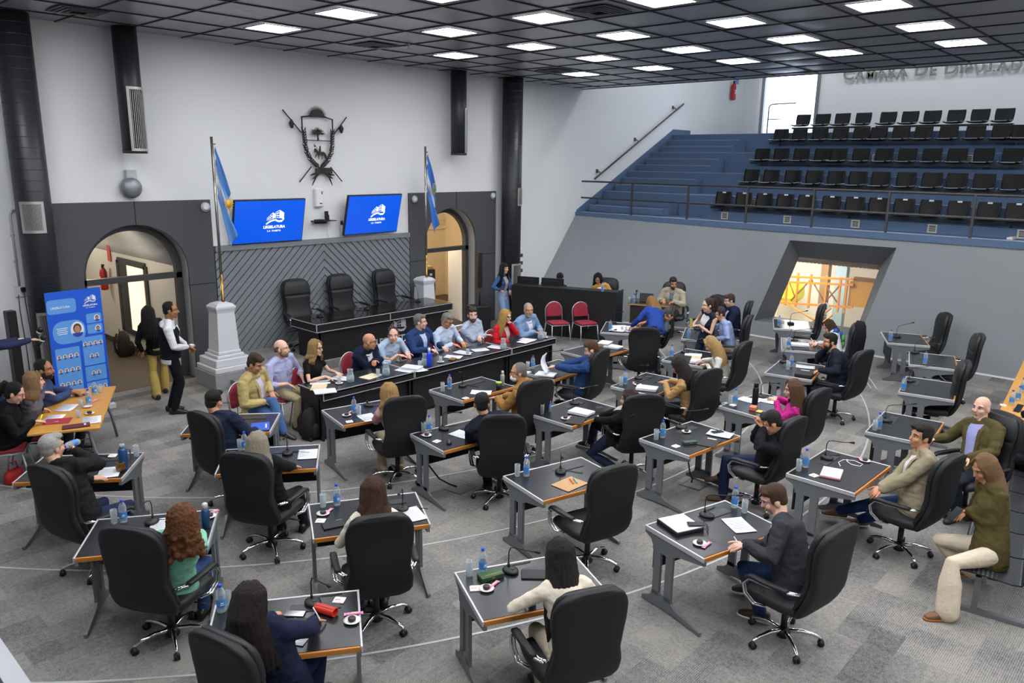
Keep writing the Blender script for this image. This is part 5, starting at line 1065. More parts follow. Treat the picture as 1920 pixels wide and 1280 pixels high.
def sup(w, h, n=20, p=3.2):
    """Rounded-rectangle ring (superellipse) of half size w, h."""
    out = []
    for k in range(n):
        a = 2 * pi * k / n; c, s = cos(a), sin(a)
        out.append((math.copysign(abs(c) ** (2 / p), c) * w, math.copysign(abs(s) ** (2 / p), s) * h))
    return out
def back_curve(z):      # how far behind the hub the back stands at height z
    t = (z - .44) / .8
    return -.2 - .17 * t - .07 * sin(pi * 1.35 * t) * (1 - t) - .04 * max(0, t - .8)
def back_w(z):
    pts = [(.40, .18), (.43, .235), (.5, .265), (.62, .262), (.75, .235), (.88, .25), (1.0, .268), (1.1, .262), (1.18, .235), (1.225, .18), (1.24, .10)]
    for (a, wa), (c, wc) in zip(pts, pts[1:]):
        if z <= c: return wa + (wc - wa) * (z - a) / (c - a)
    return pts[-1][1]
def make_chair():
    t = thing('office_chair', 'black', 'chair')
    q = MB(); rings = []
    zs = [.405, .42, .45, .5, .56, .62, .68, .75, .82, .9, .97, 1.04, 1.1, 1.15, 1.19, 1.215, 1.232, 1.24]
    for z in zs:
        th = .042 if .43 < z < 1.22 else .024
        y_ = back_curve(z)
        rings.append([(x, y_ - .045 + dy, z) for x, dy in sup(back_w(z), th, 24, 4)])
    q.loft(rings); shell = q.obj('backrest', M_SHELL, t)
    q = MB(); rings = []
    for z in [.5, .52, .56, .62, .68, .75, .82, .9, .94, .955, .97, 1.0, 1.06, 1.12, 1.17, 1.2, 1.215]:
        th = .05 if .54 < z < 1.19 else .03
        if abs(z - .955) < .01: th = .032
        rings.append([(x, back_curve(z) + .015 + dy, z) for x, dy in sup(back_w(z) * .93, th, 24, 3)])
    q.loft(rings); q.obj('back_cushion', M_LEATHER, shell)
    q = MB(); rings = []
    for y_, w, zc, h in [(-.25, .2, .47, .04), (-.22, .25, .465, .06), (-.1, .265, .46, .065), (.05, .268, .462, .065), (.18, .262, .465, .06), (.25, .25, .455, .055), (.29, .22, .44, .035)]:
        rings.append([(x, y_, zc + dz) for x, dz in sup(w, h, 20, 3.5)])
    q.loft(rings[::-1]); q.obj('seat', M_LEATHER, t)
    for s in (-1, 1):
        q = MB()
        for o in (-.012, .012):
            q.tube([(s * (.25 + o), .02, .42), (s * (.31 + o), .1, .43), (s * (.325 + o), .18, .5), (s * (.325 + o), .2, .58), (s * (.322 + o), .15, .645), (s * (.318 + o), .0, .65), (s * (.3 + o), -.2, .665), (s * (.26 + o), -.28, .67)], .011, 6)
        a = q.obj('armrest', M_CHROME, t)
        q = MB(); rings = []
        for y_, w, z in [(-.2, .018, .672), (-.18, .026, .675), (0, .03, .668), (.13, .03, .668), (.17, .026, .655), (.2, .018, .63)]:
            rings.append([(s * (.32 - .06 * max(0, -y_ - .05)) + dx, y_, z + dz) for dx, dz in sup(w, .018, 12, 3)])
        q.loft(rings); q.obj('arm_pad', M_LEATHER, a)
    q = MB(); q.box((0, 0, .375), (.22, .26, .05), 0, None, .015); q.lathe([(.028, .09), (.028, .36)], 12); q.lathe([(.055, .05), (.06, .11), (.035, .13)], 14)
    q.tube([(.05, .02, .37), (.25, .04, .36), (.3, .04, .355)], .008, 6)
    q.obj('gas_column', M_CASTER, t)
    for k in range(5):
        a = 2 * pi * k / 5 + .35
        q = MB(); d = V3((cos(a), sin(a), 0))
        q.tube([d * .04 + V3((0, 0, .105)), d * .14 + V3((0, 0, .115)), d * .24 + V3((0, 0, .1)), d * .3 + V3((0, 0, .075))], [.022, .02, .016, .014], 8, rnd=True)
        lg = q.obj('base_leg', M_CHROME, t)
        q = MB(); n_ = V3((-d.y, d.x, 0)); c = d * .305
        for s in (-.014, .014): q.tube([c + n_ * (s - .009) + V3((0, 0, .028)), c + n_ * (s + .009) + V3((0, 0, .028))], .028, 10)
        q.ell(c + V3((0, 0, .045)), (.022, .022, .022)); q.obj('caster', M_CASTER, lg)
    return freeze(t)
CH0 = make_chair()
first_chair = True
for (x, y, a, z, sc, lab) in CHAIRS:
    g = 'black swivel chairs around the hall'
    if first_chair:
        CH0.location = (x, y, z); CH0.rotation_euler = (0, 0, rad(a)); CH0['label'] = lab; CH0['group'] = g
        CH0.scale = (sc * 1.06, sc, sc); first_chair = False
    else: dup(CH0, (x, y, z), rad(a), lab, g, (sc * 1.06, sc, sc))

# ---------------------------------------------------------------- desks
M_TOP = mat('desk_black_top', '#232528', .24, spec=.5, var=.05, vscale=8)
M_EDGE = mat('desk_edge_alu', '#c3c5c7', .4, metal=.4)
M_WOOD = mat('desk_wood_edge', '#b5752c', .45, var=.18, vscale=14, stretch=(1, 12, 12))
M_STEEL = mat('desk_frame_grey', '#6e7276', .5, metal=.25)
DW, DD, DH = 1.06, .74, .75
def make_desk():
    t = thing('desk', 'x', 'desk')
    q = MB(); q.box((0, .005, DH - .018), (DW - .03, DD - .035, .036)); tp = q.obj('desktop', M_TOP, t)
    q = MB(); q.box((.2, .2, DH + .001), (.36, .10, .003)); q.obj('cable_flap', mat('flap_black', '#2b2d31', .35), tp)
    q = MB(); q.box((.2, .145, DH + .002), (.38, .008, .004)); q.obj('flap_slot', M_SLOT, tp)
    q = MB()
    q.box((-DW / 2 + .008, 0, DH - .018), (.016, DD, .044), 0, None, .003); q.box((DW / 2 - .008, 0, DH - .018), (.016, DD, .044), 0, None, .003)
    q.box((0, DD / 2 - .008, DH - .018), (DW - .032, .016, .044), 0, None, .003)
    q.obj('edge_trim', M_EDGE, t)
    q = MB(); q.box((0, -DD / 2 + .009, DH - .02), (DW - .034, .02, .04), 0, None, .003); q.obj('wood_edge', M_WOOD, t)
    TYZ = M4(((0, 0, 1, 0), (1, 0, 0, 0), (0, 1, 0, 0), (0, 0, 0, 1)))    # polygon (y, z) -> thickness along x
    for s in (-1, 1):
        q = MB(); T_ = M4.Translation((s * (DW / 2 - .025) - .014, 0, 0)) @ TYZ; h = .028
        q.prism([(-.37, .728), (-.37, .675), (-.06, .615), (.0, .58), (.0, .56), (.26, .56), (.26, .6), (.29, .65), (.37, .685), (.37, .728)], h, 0, T_)
        q.prism([(.0, .56), (.085, .56), (.085, .12), (.0, .12)], h, 0, T_); q.prism([(.155, .56), (.24, .56), (.24, .12), (.155, .12)], h, 0, T_)
        q.prism([(-.37, 0), (-.37, .035), (-.06, .085), (-.005, .12), (.0, .16), (.24, .16), (.25, .11), (.28, .08), (.37, .04), (.37, 0), (.33, 0), (.1, .03), (-.1, .03), (-.33, 0)], h, 0, T_)
        q.obj('side_frame', M_STEEL, t)
    q = MB(); q.box((0, .28, .52), (DW - .1, .02, .36)); q.obj('modesty_panel', M_SLOT, t)
    q = MB(); q.box((0, .02, .64), (DW - .12, .5, .014)); q.obj('under_shelf', M_SLOT, t)
    return freeze(t)
DK0 = make_desk(); fd = True
for (x, y, a, lab) in DESKS:
    if fd: DK0.location = (x, y, 0); DK0.rotation_euler = (0, 0, rad(a)); DK0['label'] = lab; DK0['group'] = 'black desks in the curved rows'; fd = False
    else: dup(DK0, (x, y, 0), rad(a), lab, 'black desks in the curved rows')

# ---------------------------------------------------------------- red stacking chairs
M_RED = mat('red_upholstery', '#8d1f34', .8, bump=.1, bscale=200)
M_TUBE = mat('chair_tube_grey', '#b9bcc0', .35, metal=.6)
def make_red():
    t = thing('stacking_chair', 'x', 'chair')
    q = MB(); rings = []
    for y_, w, z, h in [(-.2, .19, .45, .02), (-.17, .215, .455, .03), (0, .225, .46, .032), (.15, .22, .46, .03), (.2, .2, .45, .02)]:
        rings.append([(x, y_, z + dz) for x, dz in sup(w, h, 16, 3)])
    q.loft(rings[::-1]); q.obj('seat', M_RED, t)
    q = MB(); rings = []
    for z, w in [(.56, .17), (.575, .19), (.65, .195), (.72, .192), (.78, .175), (.83, .14), (.86, .09), (.872, .03)]:
        rings.append([(x, -.235 - (z - .55) * .12 + dy, z) for x, dy in sup(w, .022, 16, 3)])
    q.loft(rings); q.obj('backrest', M_RED, t)
    q = MB(); pts = [(-.205, -.225, .42)]
    for i in range(13):
        a = pi - pi * i / 12; pts.append((.205 * cos(a), -.25 - .03, .69 + .2 * sin(a)))
    pts += [(.205, -.225, .42)]; q.tube(pts, .012, 8); q.obj('back_frame', M_TUBE, t)
    for s in (-1, 1):
        q = MB(); q.tube([(s * .21, .18, .43), (s * .23, .24, 0)], .012, 8); q.obj('leg', M_TUBE, t)
        q = MB(); q.tube([(s * .205, -.225, .43), (s * .23, -.3, 0)], .012, 8); q.obj('leg', M_TUBE, t)
    q = MB(); q.tube([(-.21, .19, .42), (.21, .19, .42), (.205, -.225, .42), (-.205, -.225, .42), (-.21, .19, .42)], .011, 8); q.obj('seat_frame', M_TUBE, t)
    return freeze(t)
RC0 = make_red(); fr = True
for (x, y, a, lab) in RED_CHAIRS:
    if fr: RC0.location = (x, y, 0); RC0.rotation_euler = (0, 0, rad(a)); RC0['label'] = lab; RC0['group'] = 'red stacking chairs'; fr = False
    else: dup(RC0, (x, y, 0), rad(a), lab, 'red stacking chairs')

# ---------------------------------------------------------------- logo of the legislature: two stepped blocks, swoosh, sun
def logo(mb, T, w=1.0, mi=0, sun=1, depth=.006, words=True, sunz=.006):
    """Drawn in the XY plane, about w wide, its centre at the origin."""
    k = w / 2
    P = lambda pts: [(x * k, y * k) for x, y in pts]
    for x0, s in ((-.62, 1), (.62, -1)):
        pass
    def pane(x0, x1, b0, b1, t0, t1, nx, ny, mi_):
        # window grid drawn as bars between sloping bottom and top edges
        f = lambda u, v: (x0 + (x1 - x0) * u, (b0 + (b1 - b0) * u) * (1 - v) + (t0 + (t1 - t0) * u) * v)
        for i in range(nx + 1):
            u = i / nx; e = .03
            mb.prism(P([f(max(0, u - e), 0), f(min(1, u + e), 0), f(min(1, u + e), 1), f(max(0, u - e), 1)]), depth, mi_, T)
        for j in range(ny + 1):
            v = j / ny; e = .045
            mb.prism(P([f(0, max(0, v - e)), f(1, max(0, v - e)), f(1, min(1, v + e)), f(0, min(1, v + e))]), depth, mi_, T)
    pane(-.66, -.2, -.02, .14, .2, .62, 3, 2, mi)
    mb.prism(P([(-.2, .14), (.0, .2), (.0, .52), (-.2, .62)]), depth, mi, T)
    pane(.04, .38, .2, .16, .64, .8, 2, 3, mi)
    mb.prism(P([(.38, .16), (.76, .1), (.76, .58), (.38, .8)]), depth, mi, T)
    sw = [(-.72, -.22), (-.4, -.02), (-.1, .08), (.1, .06), (.35, -.02), (.6, 0), (.8, .16), (.8, .06), (.62, -.14), (.35, -.16), (.08, -.06), (-.1, -.04), (-.4, -.14), (-.7, -.34)]
    mb.prism(P(sw), depth, mi, T)
    if sun is not None: mb.lathe([(.09 * k, sunz), (.09 * k, sunz + depth)], 14, sun, T @ M4.Translation((.06 * k, .04 * k, 0)))
    if words:
        vs, fs = text_mesh('LEGISLATURA', .3 * k, depth * .5, .008 * k); mb.add(vs, fs, mi, T @ M4.Translation((0, -.62 * k, depth * .5)))
        vs, fs = text_mesh('LA PAMPA', .2 * k, depth * .5, .002 * k, 'CENTER', 1.35); mb.add(vs, fs, mi, T @ M4.Translation((0, -.9 * k, depth * .5)))

# ---------------------------------------------------------------- the high bench on the platform
M_BTOP = mat('bench_gloss_top', '#1a1613', .07, spec=.6)
M_BBLK = mat('bench_black', '#131316', .5, var=.1, vscale=30)
t = thing('bench_desk', 'long glossy black bench desk with silver legislature emblem on raised platform', 'bench desk', (9.35, 12.42, .34))
L_, D_ = 3.36, .84
q = MB(); q.box((0, 0, .7), (L_, D_, .05), 0, None, .004); q.obj('top', M_BTOP, t)
q = MB(); q.box((0, -D_ / 2 + .01, .64), (L_, .05, .15)); q.box((-L_ / 2 + .01, 0, .64), (.05, D_, .15)); q.box((L_ / 2 - .01, 0, .64), (.05, D_, .15)); q.obj('apron', M_BBLK, t)
q = MB()
for z in (.715, .568):
    q.box((0, -D_ / 2 - .02, z), (L_ + .05, .012, .012)); q.box((-L_ / 2 - .018, 0, z), (.012, D_, .012)); q.box((L_ / 2 + .018, 0, z), (.012, D_, .012))
for x in (-L_ / 2 - .018, 0, L_ / 2 + .018): q.box((x, -D_ / 2 - .02, .64), (.014, .012, .15))
q.obj('edge_strip', M_EDGE, t)
q = MB(); q.box((0, -D_ / 2 + .09, .285), (L_ - .12, .04, .57)); q.box((-L_ / 2 + .1, 0, .285), (.04, D_ - .14, .57)); q.box((L_ / 2 - .1, 0, .285), (.04, D_ - .14, .57)); q.obj('front_panel', M_BBLK, t)
q = MB(); TF = M4.Translation((.22, -D_ / 2 + .066, .33)) @ M4.Rotation(rad(90), 4, 'X')
logo(q, TF, .62, 0, None, .008, False)
vs, fs = text_mesh('LEGISLATURA', .17, .006, .004); q.add(vs, fs, 0, TF @ M4.Translation((0, -.24, .006)))
vs, fs = text_mesh('LA PAMPA', .085, .005, .001, 'CENTER', 1.3); q.add(vs, fs, 0, TF @ M4.Translation((0, -.34, .005)))
q.obj('emblem', mat('emblem_silver', '#b3b7bc', .4, metal=.15), t)

# ---------------------------------------------------------------- head table: three black tables in a line
for n_, (xa, xb, lab) in enumerate(((5.88, 7.57, 'black long table, the left one of three under the seated row, with jugs'),
                                     (7.58, 9.83, 'black long table, the middle one of three under the seated row, with blue flask'),
                                     (9.84, 11.08, 'black long table, the right one of three, beside the empty red chairs'))):
    t = thing('long_table', lab, 'table', ((xa + xb) / 2, 9.45, 0), 0, 'black tables joined into the head table')
    w = xb - xa - .006
    q = MB(); q.box((0, 0, .735), (w, .66, .03)); q.obj('top', M_TOP, t)
    q = MB(); q.box((0, -.32, .69), (w, .02, .1)); q.obj('apron', M_BBLK, t)
    q = MB()
    for z in (.75, .64): q.box((0, -.333, z), (w, .01, .01))
    for x in (-w / 2 + .004, w / 2 - .004): q.box((x, -.333, .695), (.01, .01, .11)); q.box((x, 0, .75), (.01, .66, .01))
    q.obj('edge_strip', M_EDGE, t)
    q = MB(); q.box((0, -.2, .34), (w - .03, .03, .6)); q.obj('front_panel', M_BBLK, t)
    for x in (-w / 2 + .03, w / 2 - .03):
        q = MB(); q.box((x, .02, .36), (.03, .56, .72)); q.obj('side_panel', M_BBLK, t)

# ---------------------------------------------------------------- secretaries' counter, side desk
ax, ay, bx, by = 13.34, 12.40, 14.34, 10.06
an = math.atan2(by - ay, bx - ax); ln = hypot(bx - ax, by - ay)
t = thing('reception_counter', 'tall black counter with two monitors by the slanting grey wall', 'counter', ((ax + bx) / 2, (ay + by) / 2, 0), an)
q = MB(); q.box((0, .02, .56), (ln, .04, 1.12)); q.obj('front_panel', M_BBLK, t)
q = MB(); q.box((0, .17, 1.135), (ln + .02, .36, .03)); q.obj('ledge', M_BBLK, t)
q = MB(); q.box((0, .5, .74), (ln - .06, .62, .03)); q.obj('desktop', M_TOP, t)
for x in (-ln / 2 + .02, ln / 2 - .02):
    q = MB(); q.box((x, .42, .55), (.04, .76, 1.1)); q.obj('side_panel', M_BBLK, t)
TCNT = M4.Translation((((ax + bx) / 2), (ay + by) / 2, 0)) @ M4.Rotation(an, 4, 'Z')
for lx, lab in ((-1.0, 'black monitor seen from behind, nearer the column, on the tall black counter'), (-.38, 'black monitor seen from behind in front of the man with his back turned')):
    p = TCNT @ V3((lx, .42, .755))
    t = thing('monitor', lab, 'monitor', p, an, 'monitors on the black counter')
    q = MB(); q.box((0, 0, .39), (.56, .035, .34), 0, None, .008); q.box((0, -.02, .4), (.3, .03, .2), 0, None, .01); q.obj('housing', M_BLACK, t)
    q = MB(); q.box((0, .019, .39), (.53, .004, .31)); q.obj('screen', mat('screen_glow', '#8fa6c4', .3, emit=.5), t)
    q = MB(); q.box((0, 0, .15), (.06, .03, .3)); q.box((0, .02, .008), (.24, .2, .016), 0, None, .006); q.obj('stand', M_BLACK, t)
def add_side_desk():
    c1, c2, c3 = V3((14.96, 10.1, 0)), V3((15.39, 9.25, 0)), V3((15.93, 9.3, 0))
    a = math.atan2(c2.y - c1.y, c2.x - c1.x); w = (c2 - c1).length
    t = thing('side_desk', 'dark brown box desk with a laptop before the bearded man in beige', 'desk', (c1 + c2) / 2, a)
    m = mat('dark_wood', '#2a2320', .4, var=.15, vscale=9)
    q = MB(); q.box((0, .36, .8), (w + .1, .8, .03)); q.obj('top', mat('brown_gloss_top', '#4a3b31', .25, var=.1), t)
    q = MB(); q.box((0, 0, .39), (w, .03, .78)); q.obj('front_panel', m, t)
    for s in (-1, 1): q = MB(); q.box((s * (w / 2 - .015), .36, .39), (.03, .7, .78)); q.obj('side_panel', m, t)
    q = MB(); q.box((-w / 2 + .008, -.017, .39), (.018, .012, .78)); q.box((0, -.042, .8), (w + .1, .006, .032)); q.obj('edge_strip', mat('pale_edge', '#9a805c', .5), t)
    return M4.Translation((c1 + c2) / 2) @ M4.Rotation(a, 4, 'Z')
TSIDE = add_side_desk()

# ---------------------------------------------------------------- honey-coloured tables at both sides
M_HONEY = mat('honey_wood', '#c58f3c', .38, var=.12, vscale=5, stretch=(1, 9, 1))
M_HEDGE = mat('honey_edge', '#a8782f', .45)
def side_table(lab, x, y, a, L=1.78, W=.74):
    t = thing('wooden_table', lab, 'table', (x, y, 0), a, 'honey coloured tables at the sides')
    q = MB(); q.box((0, 0, .732), (W, L, .036), 0, None, .008); q.obj('tabletop', M_HONEY, t)
    for sx in (-1, 1):
        for sy in (-1, 1):
            q = MB()
            q.tube([(sx * .12, sy * (L / 2 - .25), .7), (sx * .24, sy * (L / 2 - .2), .62), (sx * .31, sy * (L / 2 - .14), .35), (sx * .35, sy * (L / 2 - .1), .015)], .02, 8)
            q.obj('leg', M_STEEL, t)
    q = MB(); q.box((0, 0, .69), (.05, L - .5, .04)); q.box((0, L / 2 - .25, .69), (.3, .05, .04)); q.box((0, -L / 2 + .25, .69), (.3, .05, .04)); q.obj('under_frame', M_STEEL, t)
side_table('honey wood table at the left with three people writing and listening', 3.2, 10.86, rad(-25.8), 1.9, .78)
side_table('honey wood table at the right edge with several water bottles', 14.12, 1.77, rad(90 + 5.5 + 180), 4.2, .76)

# perforated steel bench at the right edge
def add_bench():
    k = NT('perforated_steel'); tc = k.n('TexCoord'); mp = k.n('Mapping'); mp.inputs['Scale'].default_value = (28, 28, 28); k.l(tc.outputs['Object'], mp.inputs[0])
    vo = k.n('TexVoronoi'); vo.inputs['Randomness'].default_value = 0; vo.inputs['Scale'].default_value = 1; k.l(mp.outputs[0], vo.inputs['Vector'])
    f = k.math('LESS_THAN', vo.outputs['Distance'], .3)
    k.l(k.mix(f, srgb('#303337'), srgb('#8f9499')), k.b.inputs['Base Color']); k.b.inputs['Metallic'].default_value = .5; k.b.inputs['Roughness'].default_value = .4
    t = thing('steel_bench', 'perforated steel waiting bench under the woman in the olive blazer', 'bench', (9.35, 1.32, 0), rad(8))
    for n_ in range(6):
        q = MB(); rings = []; xa = -1.8 + n_ * .6
        for y_, z in [(.27, .4), (.25, .43), (.1, .43), (-.15, .41), (-.22, .42), (-.27, .5), (-.34, .72), (-.36, .8)]:
            rings.append([(xa, y_, z), (xa + .575, y_, z), (xa + .575, y_ - .012, z - .012), (xa, y_ - .012, z - .012)])
        q.loft(rings, smooth=False); q.obj('seat_shell', k.m, t)
    q = MB(); q.box((0, 0, .375), (3.6, .07, .05)); q.obj('beam', M_STEEL, t)
    for x in (-1.72, 1.7):
        q = MB(); q.box((x, .1, .19), (.05, .05, .36)); q.box((x, 0, .02), (.06, .6, .04)); q.obj('leg', M_STEEL, t)
add_bench()

# ---------------------------------------------------------------- gallery seating
M_SEAT = mat('seat_black', '#0b0c0d', .5, spec=.25, bump=.08, bscale=60)
def make_gseat(top):
    t = thing('folding_chair', 'x', 'chair')      # faces -x; origin on the riser under it
    q = MB(); rings = []
    for z, w in [(.36, .17), (.38, .2), (.5, .215), (.6, .215), (.67, .21), (.69, .2)]:
        bx_ = .11 + (z - .36) * .22
        rings.append([(bx_ - .06 * (1 - (2 * u - 1) ** 2) * .0 + .05 * (1 - abs(2 * u - 1) ** 2) - .0, (u - .5) * 2 * w, z) for u in [i / 8 for i in range(9)]] +
                     [(bx_ + .02 + .05 * (1 - abs(2 * u - 1) ** 2), (u - .5) * 2 * w, z) for u in [1 - i / 8 for i in range(9)]])
    q.loft(rings); q.obj('backrest', M_SEAT, t)
    q = MB(); rings = []
    for x, w, z in [(.14, .17, .36), (.08, .2, .34), (-.1, .215, .335), (-.22, .21, .35), (-.27, .19, .355)]:
        rings.append([(x, y_, z + dz + .02 * (y_ / w) ** 2) for y_, dz in sup(w, .014, 14, 3)])
    q.loft(rings); q.obj('seat', M_SEAT, t)
    q = MB(); q.tube([(.0, -.235, .39), (-.2, -.225, .372), (-.285, -.12, .365), (-.295, 0, .362), (-.285, .12, .365), (-.2, .225, .372), (.0, .235, .39)], .011, 6); q.obj('seat_rim', mat('seat_rim', '#7d838a', .35), t)
    q = MB(); q.box((.13 + .33 * .22 + .05, .1, .665), (.03, .07, .045)) if top == 1 else q.box((.11 + .33 * .22 + .01, .0, .672), (.02, .09, .035), 0, M4.Translation((0, 0, 0)))
    if top: q.obj('number_tag', M_WHITE, t)
    return freeze(t)
GS = {k: make_gseat(k) for k in (0, 1, 2)}
used = set()
ROWN = {1: 'lowest row behind the rail', 2: 'second row from below', 3: 'third row from below', 4: 'fourth row, below the white wall', 5: 'topmost row against the white wall'}
ORD = ['first', 'second', 'third', 'fourth', 'fifth', 'sixth', 'seventh', 'eighth', 'ninth', 'tenth', 'eleventh', 'twelfth', 'thirteenth']
for r_, ys in GROWS.items():
    x_ = GX[r_ - 1] + 1.0 - .12 if r_ < 5 else 22.95
    z_ = GZ[r_ - 1] + (.0 if r_ < 5 else -.12)
    for n_, y_ in enumerate(ys):
        kind = 2 if r_ == 1 else (1 if (n_ + r_) % 2 == 0 else 0)
        lab = 'black gallery chair, %s from the left in the %s' % (ORD[n_], ROWN[r_])
        if kind not in used:
            o = GS[kind]; used.add(kind); o.location = (x_, y_, z_); o['label'] = lab; o['group'] = 'black folding seats on the gallery steps'
        else: dup(GS[kind], (x_, y_, z_), 0, lab, 'black folding seats on the gallery steps')
    # beams carrying the seats
    groups = [[ys[0]]]
    for y_ in ys[1:]:
        if r_ > 3 and abs(groups[-1][-1] - y_) > .68 or (r_ == 5 and len(groups[-1]) == (4 if len(groups) == 1 else 5)): groups.append([y_])
        else: groups[-1].append(y_)
    for gi, g in enumerate(groups):
        ya, yb = g[0] + .25, g[-1] - .25
        t = thing('seat_beam', 'black steel beam under the seats of the %s%s' % (ROWN[r_], '' if len(groups) == 1 else ', %s section from the left' % ORD[gi]), 'seat beam', (x_ - .0, (ya + yb) / 2, z_), 0, 'steel beams under the gallery seats')
        q = MB(); q.box((.02, 0, .29), (.12, ya - yb, .05)); q.obj('beam', M_BLACK, t)
        for y_ in [(ya - yb) / 2 - .3] + ([0] if ya - yb > 3 else []) + [-(ya - yb) / 2 + .3]:
            q = MB(); q.box((.02, y_, .23 if r_ < 5 else .2), (.04, .04, .07 if r_ < 5 else .16)); q.obj('leg', M_BLACK, t)
# little ventilation grilles in the risers
q = MB()
for sy, sz, dy, dz in ((0, .075, .19, .03), (0, -.075, .19, .03), (.08, 0, .03, .14), (-.08, 0, .03, .14)): q.box((-.006, sy, sz), (.014, dy, dz))
for z in (-.03, 0, .03): q.box((-.004, 0, z), (.01, .13, .012))
gv = None
for r_ in range(4):
    for n_, y_ in enumerate([9.0, 6.95, 4.85, 2.9] if r_ % 2 else [9.55, 7.9, 6.3, 4.7, 3.05]):
        for up in ((0,) if r_ else (0,)):
            pos = (GX[r_ + 1] - .413, y_, GZ[r_] + .1) if r_ == 0 else (GX[r_] - .002 + .0, y_, GZ[r_] - .12)
            lab = 'small square vent grille, %s from the left on the %s blue riser' % (ORD[n_], ['lowest', 'second', 'third', 'fourth'][r_])
            if gv is None:
                gv = thing('vent_grille', lab, 'vent grille', pos, 0, 'vent grilles in the blue risers'); q.obj('frame', mat('grille_beige', '#b5b3a6', .5), gv)
                q2 = MB(); q2.box((-.001, 0, 0), (.004, .15, .13)); q2.obj('slots', M_FRAME, gv); freeze(gv)
            else: dup(gv, pos, 0, lab)

# railings
t = thing('gallery_railing', 'long dark railing along the front edge of the blue gallery', 'railing', (17.47, 5, 2.66))
M_RAIL = mat('rail_brown_grey', '#4b4a4a', .45, metal=.4)
for z in (.86, .41): q = MB(); q.tube([(0, 8.6, z), (0, -8.5, z)], .024, 8); q.obj('rail', M_RAIL, t)
for y_ in (11.9, 10.2, 8.6, 7.0, 5.4, 3.8, 2.2, .6):
    q = MB(); q.box((0, y_ - 5, .43), (.045, .045, .86)); q.obj('post', M_RAIL, t)
t = thing('wall_handrail', 'sloping dark handrail on the white wall above the stairs', 'handrail', (0, 0, 0))
q = MB(); q.tube([(18.14, 13.66, 3.58), (22.75, 13.66, 5.93)], .025, 8); q.obj('rail', M_RAIL, t)
for x, z in ((18.4, 3.71), (20.25, 4.65), (22.3, 5.7)): q = MB(); q.tube([(x, 13.66, z), (x - .05, 13.66, z + .07), (x - .06, 13.74, z + .09)], .014, 6); q.box((x - .06, 13.735, z + .09), (.1, .02, .1)); q.obj('bracket', M_RAIL, t)
t = thing('end_railing', 'thin tubular railing in front of the bright tall window', 'railing', (22.7, 0, 4.95))
q = MB(); q.tube([(0, 10.72, 0), (0, 10.72, .75), (0, 10.68, .83), (0, 10.6, .85), (0, 9.9, .86)], .018, 8); q.tube([(0, 10.72, .42), (0, 10.3, .42)], .012, 6); q.obj('rail', M_RAIL, t)

# gallery lettering
def add_letters():
    q = MB(); M_L = mat('letter_grey', '#8b8a83', .45, metal=.4)
    TL = M4.Translation((23.94, 9.1, 6.5)) @ M4.Rotation(rad(-90), 4, 'Z') @ M4.Rotation(rad(90), 4, 'X')
    x = 0
    t = thing('wall_lettering', 'raised grey capital letters across the white wall above the top seats', 'lettering', (0, 0, 0))
    for word in ('CÁMARA', 'DE', 'DIPUTADOS'):
        for i, ch in enumerate(word):
            s = .47 if i == 0 else .365
            if word == 'DE': s = .365 if i else .47
            vs, fs = text_mesh(ch, s, .02, .004, 'LEFT')
            w = max(v[0] for v in vs)
            q = MB(); q.add(vs, fs, 0, TL @ M4.Translation((x, 0, .03)))
            # small serifs
            for sx in (.12 * s, w - .06 * s):
                if ch not in 'CDOUSP' and sx > 0: q.box((x + sx, .012, .03), (.16 * s, .02, .04), 0, TL)
            q.obj('letter', M_L, t)
            x += w + .042
        x += .14
add_letters()

# ---------------------------------------------------------------- round ducts and columns
def duct(nm, lab, x, y, r, z0, z1, ring=True, grilles=()):
    t = thing(nm, lab, 'air duct', (x, y, z0))
    q = MB(); n = int((z1 - z0) / .155)
    if ring:
        q.lathe([(r, 0), (r, z1 - z0)], 40)
        for i in range(1, n):
            z = (z1 - z0) * i / n; q.lathe([(r, z - .004), (r + .003, z - .003), (r + .003, z + .003), (r, z + .004)], 40, 0, None, (0, 0, 0), False, False)
    else: q.lathe([(r * .2, 0), (r, .002)], 32, smooth=False); q.lathe([(r + .006, .004), (r + .006, .05)], 32); q.lathe([(r, .002), (r, z1 - z0)], 32)
    q.obj('duct_body', M_DUCT, t)
    for (zc, h, a0, a1, nf) in grilles:
        q = MB(); k = MB(); sl = MB()
        def arc(z_a, z_b, a_a, a_b, ra, rb, mb):
            m = 8; rings = []
            for i in range(m + 1):
                a = rad(a_a + (a_b - a_a) * i / m)
                rings.append([(ra * cos(a), ra * sin(a), z_a), (ra * cos(a), ra * sin(a), z_b), (rb * cos(a), rb * sin(a), z_b), (rb * cos(a), rb * sin(a), z_a)])
            mb.loft(rings, smooth=False)
        za, zb = zc - z0 - h / 2, zc - z0 + h / 2
        arc(za, za + .04, a0, a1, r + .002, r + .02, q); arc(zb - .04, zb, a0, a1, r + .002, r + .02, q)
        da = math.degrees(.04 / r); arc(za, zb, a0, a0 + da, r + .002, r + .02, q); arc(za, zb, a1 - da, a1, r + .002, r + .02, q)
        g = q.obj('grille_frame', M_GRILLE, t)
        arc(za + .03, zb - .03, a0 + da * .8, a1 - da * .8, r + .001, r + .004, sl); sl.obj('opening', M_SLOT, g)
        for i in range(nf):
            a = rad(a0 + da + (a1 - a0 - 2 * da) * (i + .5) / nf)
            k.box((r + .01, 0, (za + zb) / 2), (.018, .007, zb - za - .06), 0, M4.Rotation(a, 4, 'Z'))
        k.obj('fins', M_GRILLE, g)
    return t
duct('round_duct', 'tall black ribbed duct column at the left, two steel grilles', 3.70, 13.38, .24, 0, CZ, True, ((3.1, .47, -150, -75, 16), (1.2, .9, -140, -65, 14)))
